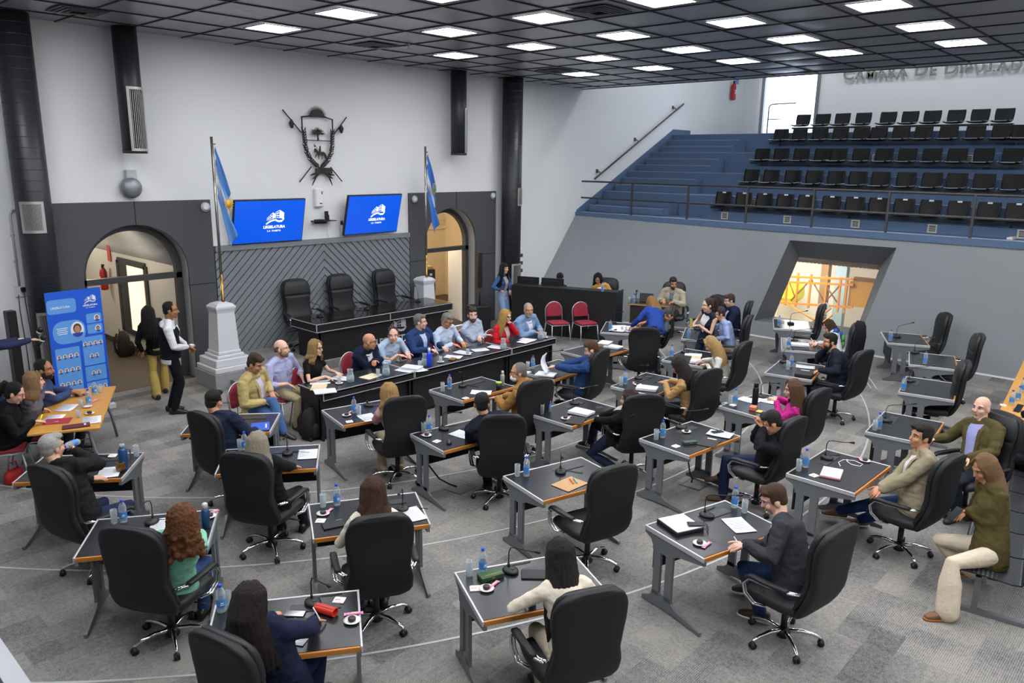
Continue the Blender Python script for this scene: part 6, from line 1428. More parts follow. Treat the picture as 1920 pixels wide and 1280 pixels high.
duct('round_duct', 'tall black ribbed duct column right of the small arch, behind the denim jacket woman', 14.36, 13.4, .25, 0, CZ, True, ((3.17, .44, -100, -20, 12), (1.05, .9, -130, -30, 12)))
duct('round_duct', 'short black duct hanging from the ceiling with long white grille, above the bell', 5.28, 13.4, .185, 4.06, CZ, False, ((4.6, 1.0, -125, -35, 8),))
duct('round_duct', 'short black duct hanging from the ceiling left of the right column', 12.55, 13.4, .18, 4.15, CZ, False, ((4.7, 1.0, -85, -5, 5),))

# ---------------------------------------------------------------- wrought-iron crest
def add_crest():
    M_IRON = mat('wrought_iron', '#2e2c2b', .6, metal=.3, bump=.3, bscale=60)
    t = thing('wall_crest', 'dark wrought iron crest with sun, tree and horse rider on white wall', 'coat of arms', (8.96, 13.7, 4.4))
    S = .00172; SZ = .00150
    P = lambda x, y, d=0: ((x - 645) * S, -.03 - d, (640 - y) * SZ)
    q = MB()
    for a, e in (((440, 360), (440, 560)), ((848, 375), (848, 560))): q.tube([P(*a), P(*e)], .014, 8)
    q.tube([P(432, 362), P(530, 350), P(645, 346), P(760, 352), P(856, 378)], .012, 8)
    q.tube([P(480, 652), P(645, 655), P(835, 658)], .008, 6); q.obj('shield_outline', M_IRON, t)
    q = MB()
    left = [(455, 540), (462, 640), (470, 740), (495, 830), (545, 915), (600, 970), (650, 1015)]
    random.seed(5)
    for pts in (left, [(1295 - x, y + 8) for x, y in left]):
        q.tube([P(*p) for p in pts], .016, 8)
        for i in range(len(pts) - 1):
            for j in range(3):
                u = j / 3; x = pts[i][0] + (pts[i + 1][0] - pts[i][0]) * u; y = pts[i][1] + (pts[i + 1][1] - pts[i][1]) * u
                dx, dy = pts[i][0] - pts[i + 1][0], pts[i][1] - pts[i + 1][1]; l_ = hypot(dx, dy); dx /= l_; dy /= l_
                for s in (-1, 1):
                    tip = (x + dx * 55 - s * dy * 26, y + dy * 55 + s * dx * 26); mid = (x + dx * 25 - s * dy * 22, y + dy * 25 + s * dx * 22)
                    q.tube([P(x, y), P(*mid, .012), P(*tip, .006)], [.005, .014, .002], 6)
    q.obj('laurel_branches', M_IRON, t)
    q = MB()
    q.prism([((645 + 92 * cos(pi * i / 14) - 645) * S, (640 - (350 - 90 * sin(pi * i / 14))) * SZ) for i in range(15)], .03, 0, M4.Translation((0, -.015, 0)) @ TXZ)
    for i in range(19):
        a = pi * (i + .5) / 19; c, s = cos(a), sin(a)
        x0_, y0_ = 645 + 92 * c, 350 - 92 * s; x1_, y1_ = 645 + 128 * c, 350 - 138 * s
        q.tube([P(x0_, y0_), P(x1_, y1_)], [.011, .002], 5)
    q.obj('sun', M_IRON, t)
    q = MB(); q.tube([P(645, 652), P(642, 600), P(645, 560)], [.02, .014, .012], 8)
    for i in range(26):
        a = pi * (.02 + .96 * i / 25); r_ = random.uniform(70, 98)
        ex, ey = 640 + r_ * cos(a), 575 - r_ * 1.05 * sin(a) + 10
        mx, my = 642 + r_ * .5 * cos(a) * .7, 575 - r_ * .55 * sin(a)
        q.tube([P(643, 590), P(mx, my, .01), P(ex, ey)], [.008, .006, .003], 5)
        q.tube([P(mx, my, .01), P(ex + random.uniform(-18, 18), ey - 8)], [.005, .003], 5)
    q.obj('tree', M_IRON, t)
    q = MB()
    body = [(590, 765), (605, 755), (618, 775), (640, 795), (660, 800), (700, 798), (722, 808), (740, 830), (752, 880), (750, 900), (735, 870), (722, 850), (715, 850), (690, 842), (650, 838), (628, 828), (612, 800), (598, 805), (590, 800)]
    q.prism([((x - 645) * S, (640 - y) * SZ) for x, y in body], .03, 0, M4.Translation((0, -.015, 0)) @ TXZ)
    q.tube([P(665, 740), P(665, 770), P(662, 805)], [.014, .02, .016], 8); q.ell(P(667, 735), .018)
    q.tube([P(628, 830), P(605, 850), P(595, 880)], [.012, .008, .007], 6); q.tube([P(640, 835), P(640, 870), P(645, 900)], [.012, .008, .007], 6)
    q.tube([P(690, 840), P(695, 868), P(682, 900)], [.015, .009, .007], 6); q.tube([P(715, 845), P(728, 868), P(745, 900)], [.013, .008, .006], 6)
    q.tube([P(590, 700), P(655, 795)], .004, 5); q.prism([((x - 645) * S, (640 - y) * SZ) for x, y in [(585, 700), (595, 720), (608, 728), (600, 745), (590, 735)]], .01, 0, M4.Translation((0, -.02, 0)) @ TXZ)
    q.obj('horse_rider', M_IRON, t)
    q = MB()
    for a, e in (((200, 288), (425, 560)), ((1050, 333), (870, 560)), ((540, 995), (372, 1195)), ((800, 1000), (955, 1192))): q = MB(); q.tube([P(*a), P(*e)], .012, 8); q.obj('lance', M_IRON, t)
    for x, y in ((305, 450), (968, 485)): q = MB(); q.tube([P(x, y - 40), P(x, y), P(x + 2, y + 45)], [.02, .055, .03], 8, rnd=True); q.obj('lance_tassel', M_IRON, t)
    q = MB()
    for x0_, x1_, y0_, y1_ in ((590, 660, 1015, 1090), (665, 715, 1010, 1085), (720, 815, 1008, 1085)):
        q.prism([((x - 645) * S, (640 - y) * SZ) for x, y in [(x0_, y0_), (x1_, y0_), (x1_, y1_), (x0_, y1_)]], .04, 0, M4.Translation((0, -.015, 0)) @ TXZ)
    for a, m, e in (((640, 1085), (590, 1130), (540, 1240)), ((735, 1085), (775, 1140), (815, 1240)), ((600, 1085), (560, 1090), (522, 1105)), ((760, 1085), (800, 1100), (848, 1106)), ((640, 1090), (590, 1120), (548, 1155)), ((740, 1090), (790, 1130), (828, 1155))):
        q.tube([P(*a), P(*m, .01), P(*e)], [.018, .02, .008], 6)
    q.obj('ribbon', M_IRON, t)
add_crest()

# ---------------------------------------------------------------- screens
M_SCR = mat('screen_blue', '#0d55d8', .18, emit=.55)
M_SCRW = mat('screen_white', '#f4f7ff', .3, emit=.9)
M_SUN = mat('logo_yellow', '#e3d23a', .4, emit=.7)
for (x, z, tilt, yaw, lab) in ((7.71, 2.84, 14, 0, 'blue wall screen left of the white router box'), (10.17, 2.88, 14, 4, 'blue wall screen right of the white router box')):
    t = thing('wall_screen', lab, 'screen', (x, 13.52, z), rad(yaw), 'blue screens tilted above the bench')
    T_ = M4.Rotation(rad(90 + tilt), 4, 'X')
    q = MB(); q.box((0, 0, -.03), (1.5, .86, .06), 0, T_, .01); q.obj('housing', M_BLACK, t)
    q = MB(); q.box((0, 0, .001), (1.46, .82, .004), 0, T_); pn = q.obj('screen', M_SCR, t)
    q = MB(); logo(q, T_ @ M4.Translation((.1, .02, .004)), .5, 0, 1, .003); q.obj('logo', [M_SCRW, M_SUN], pn)
    q = MB(); q.box((0, .14, 0), (.3, .2, .3)); q.obj('wall_bracket', M_BLACK, t)

# router box, shelf with device, bell, clocks, small wall hardware
t = thing('router_box', 'white plastic box on the wall between the blue screens', 'wall box', (8.93, 13.70, 3.25))
q = MB(); q.box((0, 0, 0), (.19, .1, .37), 0, None, .02); q.obj('housing', M_WHITE, t)
q = MB(); q.box((.02, -.052, -.11), (.06, .004, .02)); q.box((.055, -.052, .1), (.02, .004, .06)); q.obj('label', M_BLACK, t)
t = thing('wall_shelf', 'small black shelf on the wall under the white box', 'shelf', (8.98, 13.62, 2.79)); q = MB(); q.box((0, 0, 0), (.46, .24, .015)); q.obj('board', M_BLACK, t)
q = MB(); q.box((0, .1, -.03), (.3, .02, .06)); q.obj('bracket', M_BLACK, t)
q = MB(); q.box((0, 0, .008), (.1, .1, .016), 0, None, .006); q.box((0, 0, .1), (.075, .06, .17), 0, None, .012); q.box((.06, .02, .06), (.03, .03, .1), 0, None, .008)
tag(q.obj('network_device', M_BLACK, None, (9.05, 13.62, 2.798)), 'small upright black device on the wall shelf', 'device')
q = MB(); q.box((0, 0, .012), (.17, .12, .024), 0, None, .006); tag(q.obj('media_box', M_BLACK, None, (8.87, 13.62, 2.798)), 'flat black box beside the upright device on the wall shelf', 'device')
q = MB(); q.tube([(0, 0, 0), (.03, .01, -.15), (.02, .02, -.3), (.07, .03, -.36)], .006, 6); tag(q.obj('hanging_cable', M_WHITE, None, (9.08, 13.68, 2.78)), 'white cable hanging below the wall shelf', 'cable')
t = thing('spray_bottle', 'small bottle with dark top on the ledge behind the right screen', 'bottle', (9.47, 13.70, 2.42)); q = MB(); q.lathe([(.04, 0), (.045, .02), (.045, .2), (.02, .26)], 12); q.obj('body', mat('clear_grey', '#aeb3b2', .3), t)
q = MB(); q.lathe([(.025, .26), (.03, .3), (.02, .34)], 12); q.obj('cap', M_BLACK, t)
t = thing('alarm_bell', 'round grey alarm bell on the white wall above the left arch', 'bell', (5.26, 13.7, 3.5))
q = MB(); q.lathe([(.17, .03), (.175, .05), (.165, .09), (.12, .135), (.06, .155), (.02, .16)], 24, 0, M4.Rotation(rad(90), 4, 'X')); q.obj('gong', mat('bell_grey', '#8d9196', .4, metal=.5), t)
q = MB(); q.box((.02, -.02, .2), (.17, .1, .19), 0, None, .01); q.lathe([(.1, -.05), (.1, .04)], 16, 0, M4.Rotation(rad(90), 4, 'X')); q.obj('mount', M_LGREY, t)
for x, z, lab in ((6.53, 3.14, 'small round white clock face at the top right corner of the left arch panel'), (11.44, 3.16, 'small round white disc at the top left corner of the right arch panel'), (13.98, 3.18, 'small round white disc at the top right corner of the right arch panel')):
    t = thing('wall_speaker', lab, 'wall disc', (x, 13.69, z), 0, 'white discs on the arch panels')
    q = MB(); q.lathe([(.085, 0), (.085, .03), (.07, .04)], 24, 0, M4.Rotation(rad(90), 4, 'X')); q.obj('rim', M_LGREY, t)
    q = MB(); q.lathe([(.068, .041), (.03, .043)], 24, 0, M4.Rotation(rad(90), 4, 'X')); q.obj('face', M_WHITE, t)
t = thing('power_outlet', 'double wall outlet with plugs and cables left of the left column', 'outlet', (3.47, 13.735, 1.93))
q = MB(); q.box((0, 0, 0), (.16, .03, .17), 0, None, .006); q.obj('plate', M_WHITE, t)
q = MB(); q.box((.03, -.04, .03), (.07, .06, .07), 0, None, .01); q.obj('plug', M_BLACK, t)
q = MB(); q.tube([(-.04, -.02, -.05), (-.05, -.03, -.3), (-.03, -.03, -.8), (-.02, -.03, -1.9)], .006, 6); q.tube([(.03, -.05, 0), (.05, -.04, -.5), (.08, -.04, -1.3), (.1, -.04, -1.9)], .006, 6); q.obj('cable', M_BLACK, t)
q = MB(); q.tube([(3.62, 13.72, 3.2), (3.5, 13.72, 3.2), (3.46, 13.72, 3.12), (3.46, 13.72, 2.02)], .018, 8)
for z in (2.4, 2.8): q.box((3.46, 13.735, z), (.06, .02, .03))
tag(q.obj('conduit_pipe', M_LGREY), 'thin grey conduit pipe down the wall left of the left column', 'pipe')
t = thing('breaker_box', 'white electrical box with small windows right of the black column', 'wall box', (15.0, 13.68, 1.3))
q = MB(); q.box((0, 0, 0), (.22, .12, 1.0), 0, None, .01); q.obj('housing', M_WHITE, t)
for z in (.32, .12, -.08): q = MB(); q.box((0, -.062, z), (.13, .004, .09)); q.obj('window', M_FRAME, t)

# fire extinguishers
M_EXT = mat('extinguisher_red', '#b01f1c', .3)
def extinguisher(lab, loc, a, k=1.0, sign=None):
    t = thing('fire_extinguisher', lab, 'fire extinguisher', loc, a)
    q = MB(); q.lathe([(.05, 0), (.08, .01), (.085, .05), (.085, .42), (.06, .5), (.03, .53)], 16); q.obj('cylinder', M_EXT, t)
    q = MB(); q.box((0, 0, .56), (.05, .05, .07)); q.box((.03, 0, .61), (.14, .03, .02)); q.tube([(.03, 0, .56), (.12, 0, .5), (.12, 0, .2)], .012, 6); q.obj('valve_and_hose', M_BLACK, t)
    q = MB(); q.box((0, -.087, .26), (.1, .006, .14)); q.obj('label', M_WHITE, t)
    t.scale = (k, k, k)
extinguisher('red fire extinguisher on the corridor wall seen through the left arch', (6.03, 17.6, 1.2), rad(-90), .9)
extinguisher('red fire extinguisher high on the white wall at the top of the blue steps', (25.95, 13.62, 6.25), 0, 1.05)
q = MB(); q.box((0, 0, 0), (.17, .01, .26)); tag(q.obj('safety_sign', mat('sign_blue', '#5a8fd0', .5), None, (26.35, 13.7, 6.95)), 'small blue sign above the far fire extinguisher', 'sign')
q = MB(); q.box((0, 0, 0), (.012, .16, .34)); tag(q.obj('safety_sign', mat('sign_red', '#c4504a', .5), None, (6.13, 17.45, 2.0)), 'small red sign above the extinguisher in the left corridor', 'sign')

# ---------------------------------------------------------------- flags on stone pedestals
M_STONE = mat('pedestal_paint', '#c9cbd0', .6, bump=.05, bscale=30)
M_GRAN = mat('pedestal_granite', '#8a8c8e', .7, var=.15, vscale=25)
def pedestal(x, y, k, lab, z0=0.0, full=True):
    t = thing('flag_pedestal', lab, 'pedestal', (x, y, z0), 0, 'square pedestals of the flags')
    q = MB(); TZ = []
    for z, w in [(.66 * k, .2 * k), (1.36 * k, .165 * k), (1.4 * k, .175 * k), (1.44 * k, .19 * k), (1.47 * k, .19 * k), (1.52 * k, .14 * k), (1.55 * k, .06 * k)]:
        TZ.append([(sx * w, sy * w, z) for sx, sy in ((-1, -1), (1, -1), (1, 1), (-1, 1))])
    q.loft(TZ, smooth=False); q.obj('shaft', M_STONE, t)
    q = MB()
    for z, h, w in [(.60, .06, .22), (.54, .06, .26), (.40, .14, .33), (.30, .10, .37)]: q.box((0, 0, (z + h / 2) * k), (2 * w * k, 2 * w * k, h * k), 0, None, .012)
    q.obj('plinth', M_STONE, t)
    q = MB(); q.box((0, 0, .15 * k), (.78 * k, .78 * k, .3 * k), 0, None, .006); q.obj('base', M_GRAN, t)
pedestal(6.36, 13.0, .98, 'white square pedestal with stepped base holding the flag beside the left arch')
pedestal(11.36, 13.28, .94, 'pale square pedestal behind the bench holding the flag by the right arch', .0)
M_FB = mat('flag_sky_blue', '#5f94d3', .8); M_FW = mat('flag_white', '#e6e9ee', .8); M_FB2 = mat('flag_mid_blue', '#3f74c6', .8)
M_POLE = mat('pole_brass', '#a8894f', .25, metal=.9); M_POLED = mat('pole_steel', '#9a958a', .25, metal=.9)
def flag(x, y, z0, z1, blue, lab, flip, emblem):
    t = thing('flag', lab, 'flag', (x, y, z0), 0, 'flags on poles beside the bench')
    q = MB(); q.tube([(0, 0, 0), (0, 0, z1 - z0)], .024, 10); q.tube([(0, 0, z1 - z0 - .12), (.06, -.01, z1 - z0 - .12)], .012, 6); q.obj('pole', M_POLED, t)
    q = MB(); q.lathe([(.03, 0), (.035, .1), (.026, .12), (.026, .55)], 12); q.obj('socket', M_POLE, t)
    # cloth: hoist edge along the pole, fly end falling down in folds
    H = z1 - z0 - .16; nh, nl = 24, 30; vs = []; drop = 1.2; hoist = .95
    for i in range(nh + 1):
        h = i / nh
        for j in range(nl + 1):
            l_ = j / nl
            z = H - h * hoist - drop * (l_ ** 1.05) * (.65 + .0 * h) * (1 if l_ < 1 else 1)
            spread = .03 + .20 * (1 - math.exp(-2.2 * l_)) * (.35 + .65 * min(1, h + l_ * .5))
            wob = .045 * sin(h * 15 + l_ * 3) * min(1, l_ * 4) + .02 * sin(h * 31 + 2)
            u = spread * (.25 + .75 * l_) 
            vs.append((.03 + flip * (u + .06 * sin(h * 9 + 1) * l_), -.02 - wob - .05 * l_, z))
    for mi_, lo, hi, nm in ((0, 0, .36, 'stripe_upper'), (1, .36, .66, 'stripe_middle'), (0, .66, 1.01, 'stripe_lower')):
        pass
    q = MB(); W_ = nl + 1
    for i in range(nh):
        for j in range(nl):
            h = (i + .5) / nh
            f = (i * W_ + j, (i + 1) * W_ + j, (i + 1) * W_ + j + 1, i * W_ + j + 1)
            q.f.append(f); q.mi.append(1 if 1 / 3 <= h < 2 / 3 else 0); q.sm.append(True)
    q.v = vs; cl = q.obj('cloth', [blue, M_FW], t)
    so = cl.modifiers.new('thick', 'SOLIDIFY'); so.thickness = .004
    ez = emblem[1]; q = MB(); TT = M4.Translation((emblem[0], -.15, ez)) @ M4.Rotation(rad(90), 4, 'X') @ M4.Rotation(rad(20), 4, 'Y')
    if emblem[2] == 'sun':
        q.lathe([(.07, 0), (.07, .006)], 20, 0, TT)
        for k_ in range(16):
            a = 2 * pi * k_ / 16; q.prism([(.075 * cos(a - .1), .075 * sin(a - .1)), (.13 * cos(a), .13 * sin(a)), (.075 * cos(a + .1), .075 * sin(a + .1))], .004, 0, TT)
        q.obj('sun', mat('flag_sun', '#d9a72c', .6), cl)
    else:
        q.prism([(.09 * cos(a) * (1 if sin(a) > 0 else .9), .12 * sin(a)) for a in [2 * pi * k_ / 20 for k_ in range(20)]], .004, 0, TT)
        q.prism([(.06 * cos(a), .085 * sin(a) + .0) for a in [2 * pi * k_ / 20 for k_ in range(20)]], .008, 1, TT)
        q.prism([(.06 * cos(a), .085 * sin(a)) for a in [pi + pi * k_ / 10 for k_ in range(11)]], .012, 2, TT)
        q.obj('shield', [mat('crest_gold', '#a98b3e', .6), mat('crest_blue', '#3c7fb4', .6), mat('crest_green', '#3f7a4c', .6)], cl)
flag(6.38, 12.95, 1.46, 4.36, M_FB, 'sky blue and white flag with yellow sun hanging beside the left arch', 1, (.16, 1.78, 'sun'))
flag(11.36, 13.2, 1.4, 4.32, M_FB2, 'blue and white flag with small oval shield hanging by the right arch', 1, (.12, 2.02, 'shield'))

# ---------------------------------------------------------------- column loudspeakers
t = thing('column_speaker', 'slim black loudspeaker on a pole above a black bass box', 'loudspeaker', (12.98, 13.15, 0), rad(-20))
q = MB(); q.box((0, 0, .3), (.46, .44, .6), 0, None, .015); q.obj('bass_box', M_BLACK, t)
q = MB(); q.box((.02, .0, 1.47), (.1, .11, .86), 0, None, .01); q.obj('speaker_column', M_BLACK, t)
q = MB(); q.tube([(.02, 0, .6), (.02, 0, 1.06)], .02, 8); q.obj('pole', M_BLACK, t)
t = thing('column_speaker', 'slim black loudspeaker column standing at the far left wall', 'loudspeaker', (3.18, 13.3, 0), rad(10))
q = MB(); q.box((0, 0, .97), (.13, .14, 1.5), 0, None, .01); q.obj('speaker_column', M_BLACK, t)
q = MB(); q.box((0, 0, .11), (.42, .36, .22), 0, None, .015); q.obj('bass_box', M_BLACK, t)

# ---------------------------------------------------------------- roll-up banner
def add_banner():
    M_BB = mat('banner_blue', '#1257cf', .5); M_BL = mat('banner_light_blue', '#5d9be0', .5); M_SK = mat('portrait_skin', '#b98563', .6); M_HR = mat('portrait_hair', '#4a3327', .6)
    M_PW = mat('portrait_white', '#e9ecf2', .5); M_DB = mat('banner_deep_blue', '#1c49a4', .5)
    t = thing('rollup_banner', 'tall blue roll-up banner with rows of oval portraits by the left column', 'banner', (3.95, 12.92, 0), rad(6))
    q = MB(); q.box((0, 0, .05), (.88, .2, .1), 0, None, .015); q.obj('base', M_LGREY, t)
    q = MB(); q.tube([(0, .06, .1), (0, .06, 1.98)], .012, 8); q.obj('support_pole', M_LGREY, t)
    T_ = M4.Translation((0, -.03, 1.04)) @ M4.Rotation(rad(90), 4, 'X')
    q = MB(); q.box((0, 0, -.004), (.82, 1.92, .008), 0, T_); sh = q.obj('printed_sheet', M_BB, t)
    W = .0016; X = lambda px: (px - 330) / 470 * .8; Yv = lambda py: .93 - (py - 90) / 1130 * 1.88
    def rr(x0, y0, x1, y1, mb, r=.02, mi=0):
        c = [(x1 - r, y1 - r), (x0 + r, y1 - r), (x0 + r, y0 + r), (x1 - r, y0 + r)]; p = []
        for k_, (cx, cy) in enumerate(c):
            for i in range(5): a = pi / 2 * k_ + pi / 2 * i / 4; p.append((cx + r * cos(a), cy + r * sin(a)))
        mb.prism(p, .002, mi, T_)
    q = MB()
    rr(-.4, .62, .02, .84, q, .05); rr(-.36, .14, .12, .5, q, .15); rr(.15, .41, .38, .56, q); rr(.15, .24, .38, .39, q)
    rr(-.36, -.86, .0, .08, q); rr(.05, -.26, .37, .2, q); rr(.05, -.52, .37, -.28, q); rr(.05, -.88, .37, -.54, q)
    q.obj('light_panels', M_BL, sh)
    q = MB()
    def portrait(x, y, r):
        TT = T_ @ M4.Translation((x, y, 0))
        q.prism([(r * cos(2 * pi * k_ / 16), r * 1.25 * sin(2 * pi * k_ / 16)) for k_ in range(16)], .004, 0, TT)
        q.prism([(r * .62 * cos(2 * pi * k_ / 12), r * .2 + r * .78 * sin(2 * pi * k_ / 12)) for k_ in range(12)], .005, 2, TT)
        q.prism([(r * .45 * cos(2 * pi * k_ / 12), r * .05 + r * .6 * sin(2 * pi * k_ / 12)) for k_ in range(12)], .006, 1, TT)
        q.prism([(r * .8 * cos(pi + pi * k_ / 8), -r * .5 + r * .7 * sin(pi + pi * k_ / 8)) for k_ in range(9)], .007, 3, TT)
    portrait(.0, .34, .1); portrait(.31, .48, .045); portrait(.31, .31, .045)
    for r_, n in ((0, 4), (1, 4), (2, 4), (3, 3)):
        for i in range(n): portrait(-.31 + i * .085 + (.04 if n == 3 else 0), -.06 - r_ * .22, .032)
    for y_, n in ((.08, 4), (-.12, 2), (-.4, 2), (-.64, 4), (-.79, 3)):
        for i in range(n): portrait(.21 + (i - (n - 1) / 2) * .078, y_, .032)
    q.obj('portraits', [M_PW, M_SK, M_HR, M_DB], sh)
    q = MB(); logo(q, T_ @ M4.Translation((.23, .76, .003)), .24, 0, 0, .002); q.obj('logo', M_PW, sh)
    q = MB(); vs, fs = text_mesh('LEGISLATURA', .045, .001, .001); q.add(vs, fs, 0, T_ @ M4.Translation((-.21, .7, .004))); q.obj('heading', M_PW, sh)
    q = MB()
    for i in range(4): q.box((-.22, .39 - i * .03, .003), (.16 - .02 * (i % 2), .01, .002), 0, T_)
    q.obj('name_lines', M_PW, sh)
add_banner()

# things beyond the slanted niche: bright hall below the gallery with an orange steel truss
def add_atrium():
    b = MB()
    b.box((21.5, 7.5, -1.5), (7.2, 9, .1), 0); b.box((24.6, 7.5, .6), (.2, 9, 4.2), 1); b.box((21.5, 12.05, .6), (7.2, .1, 4.2), 1); b.box((21.5, 3.2, .6), (7.2, .1, 4.2), 1)
    b.box((21.4, 7.5, 2.38), (7, 9, .1), 1)
    struct('wall_atrium', b, [mat('atrium_floor', '#c9c3b8', .5), mat('atrium_white', '#e9e2d6', .7)])
    b = MB(); b.box((20.6, 7.6, 1.75), (3.6, 4.5, .05), 0)
    for i in range(46): b.box((20.6, 5.4 + i * .098, 1.715), (3.6, .05, .03), 0)
    struct('ceiling_atrium', b, mat('pink_corrugated', '#e3c0a8', .6))
    M_OR = mat('orange_steel', '#c8801f', .5)
    t = thing('steel_truss', 'orange steel truss railing seen through the slanted window', 'truss', (22, 8.4, 0))
    for z0_, z1_ in ((.87, 1.0), (.71, .84), (.08, .22)):
        q = MB(); q.box((0, .05, (z0_ + z1_) / 2 - .02), (.07, 2.1, .06), 0, M4.Rotation(rad(-4), 4, 'X')); q.obj('chord', M_OR, t)
    for y_ in (.95, .64, .26, -.2, -.58, -.76): q = MB(); q.box((0, y_, .5), (.06, .05, 1.0)); q.obj('post', M_OR, t)
    for ya, za, yb, zb in ((.26, .85, .8, .15), (.26, .85, -.25, .15), (-.1, .8, -.6, .2), (.95, .8, .6, .1), (-.55, .75, -.1, .1)):
        q = MB(); q.tube([(.02, ya, za), (.02, yb, zb)], .024, 6); q.obj('brace', mat('brown_steel', '#8a5a22', .5), t)
    for ya, za, yb, zb in ((.9, .05, -.4, -.5), (.2, -.5, -.4, .1), (.0, -.6, -.45, -.1)):
        q = MB(); q.tube([(-.02, ya, za), (-.02, yb, zb)], .03, 6); q.obj('brace', M_OR, t)
    q = MB(); q.box((22.1, 7.27, .56), (.08, .62, .7)); tag(q.obj('ochre_panel', mat('ochre_board', '#c08b2d', .6)), 'ochre board hanging beside the orange truss outside the slanted window', 'panel')
    q = MB(); q.box((22.15, 7.2, .98), (.08, .62, .12)); tag(q.obj('brown_beam', mat('brown_beam', '#7d5524', .6)), 'brown beam above the ochre board beyond the slanted window', 'beam')
    q = MB(); rings = []
    q.box((23.6, 10.0, .15), (.8, .9, .6), 0, None, .15); tag(q.obj('yellow_block', mat('yellow_paint', '#e8dd1c', .6)), 'bright yellow block behind the orange truss in the slanted window', 'block')
    q = MB(); q.box((21.9, 9.5, -.75), (1.0, 1.3, .5), 0, None, .15); tag(q.obj('yellow_sofa', mat('yellow_green', '#d8d820', .6)), 'low yellow-green seat at the lower left of the slanted window', 'seat')
    q = MB(); q.ell((21.4, 8.9, -.55), (.5, .5, .3)); tag(q.obj('olive_cushion', mat('olive_dark', '#7c7424', .7)), 'dark olive round cushion at the foot of the slanted window', 'cushion')
    for y_, w, c, lab in ((8.35, .3, '#8fa3a8', 'pale blue-grey pillar behind the truss in the slanted window'), (8.85, .22, '#8a6a45', 'brown post behind the truss in the slanted window')):
        q = MB(); q.box((23.6, y_, .1), (.25, w, 3)); tag(q.obj('pillar', mat('pil' + c, c, .6)), lab, 'pillar')
    q = MB(); q.box((17.93, 6.7, 1.15), (.012, 2.2, 1.7)); o = struct('window_4', q, glassy('niche_glass', '#fbfdff', .03))
    q = MB(); TT = M4.Translation((17.9, 6.72, .78)) @ M4.Rotation(rad(-90), 4, 'Z') @ M4.Rotation(rad(90), 4, 'X'); logo(q, TT, .42, 0, 0, .003)
    tag(q.obj('window_decal', M_WHITE), 'white legislature logo stuck on the slanted window pane', 'decal')
    for x, y_, lab in ((20.2, 8.2, 'added fill panel in the hall beyond the slanted window, near the pane'), (22.8, 9.2, 'added fill panel in the hall beyond the slanted window, at the far wall')):
        dup(proto, (x, y_, 1.68 if x < 21 else 2.32), 0, lab, 'added fill panels in the hall beyond the slanted window')  # glowing panels added only to brighten the hall behind the niche
    ld = bpy.data.lights.new('atrium_fill', 'AREA'); ld.energy = 260; ld.size = 3; ld.color = (1, .95, .85)  # invisible area light added as fill for the atrium
    o = bpy.data.objects.new('atrium_fill', ld); COL.objects.link(o); o.location = (21.5, 9.5, 1.65); 
add_atrium()

# ---------------------------------------------------------------- people
SKIN = {'l': '#d0a186', 'm': '#bd8a69', 'd': '#a06f4e', 'p': '#d9ae98'}
def hair_mat(c): return mat('hair_' + c, c, .5, spec=.35, bump=.8, bscale=60, var=.5, vscale=30, stretch=(6, 6, .7))
def cloth_mat(c, kind='cloth'):
    if kind == 'denim': return mat('denim_' + c, c, .85, spec=.15, bump=.25, bscale=55, var=.16, vscale=14)
    return mat('cloth_' + c, c, .85, spec=.15, bump=.55, bscale=16, var=.1, vscale=9)
M_EYE = mat('eye_white', '#e8e4de', .3); M_IRIS = mat('eye_dark', '#2a1c14', .3)
M_SHOE_SOLE = mat('shoe_sole_white', '#e4e0d6', .6)

_tmp = bpy.data.objects.new('tmp_shape', bpy.data.meshes.new('tmp_shape')); COL.objects.link(_tmp)
_rm = _tmp.modifiers.new('r', 'REMESH'); _rm.mode = 'VOXEL'; _sm = _tmp.modifiers.new('s', 'SMOOTH')
def fuse(mb, voxel, smooth=4, fac=.5):
    """Weld overlapping closed shapes into one continuous surface."""
    me = bpy.data.meshes.new('tmp'); me.from_pydata(mb.v, [], mb.f); old = _tmp.data; _tmp.data = me
    _rm.voxel_size = voxel; _sm.iterations = smooth; _sm.factor = fac
    dg = bpy.context.evaluated_depsgraph_get(); dg.update()
    ev = _tmp.evaluated_get(dg).to_mesh()
    import numpy as np
    n = len(ev.vertices); co = np.empty(n * 3, 'f'); ev.vertices.foreach_get('co', co)
    vs = [tuple(p) for p in co.reshape(-1, 3).tolist()]; fs = [tuple(p.vertices) for p in ev.polygons]
    _tmp.evaluated_get(dg).to_mesh_clear()
    bpy.data.meshes.remove(old) if old.users == 0 else None
    return vs, fs

def ik(a, c, l1, l2, pole):
    """Middle joint of a two-bone limb from a to c."""
    d = c - a; L = d.length; mx = (l1 + l2) * .995
    if L > mx: c = a + d * (mx / L); d = c - a; L = mx
    x = (l1 * l1 - l2 * l2 + L * L) / (2 * L); h = math.sqrt(max(0, l1 * l1 - x * x)); u = d / L
    p = pole - u * pole.dot(u)
    p = p.normalized() if p.length > 1e-4 else V3((0, 0, -1))
    return a + u * x + p * h, c

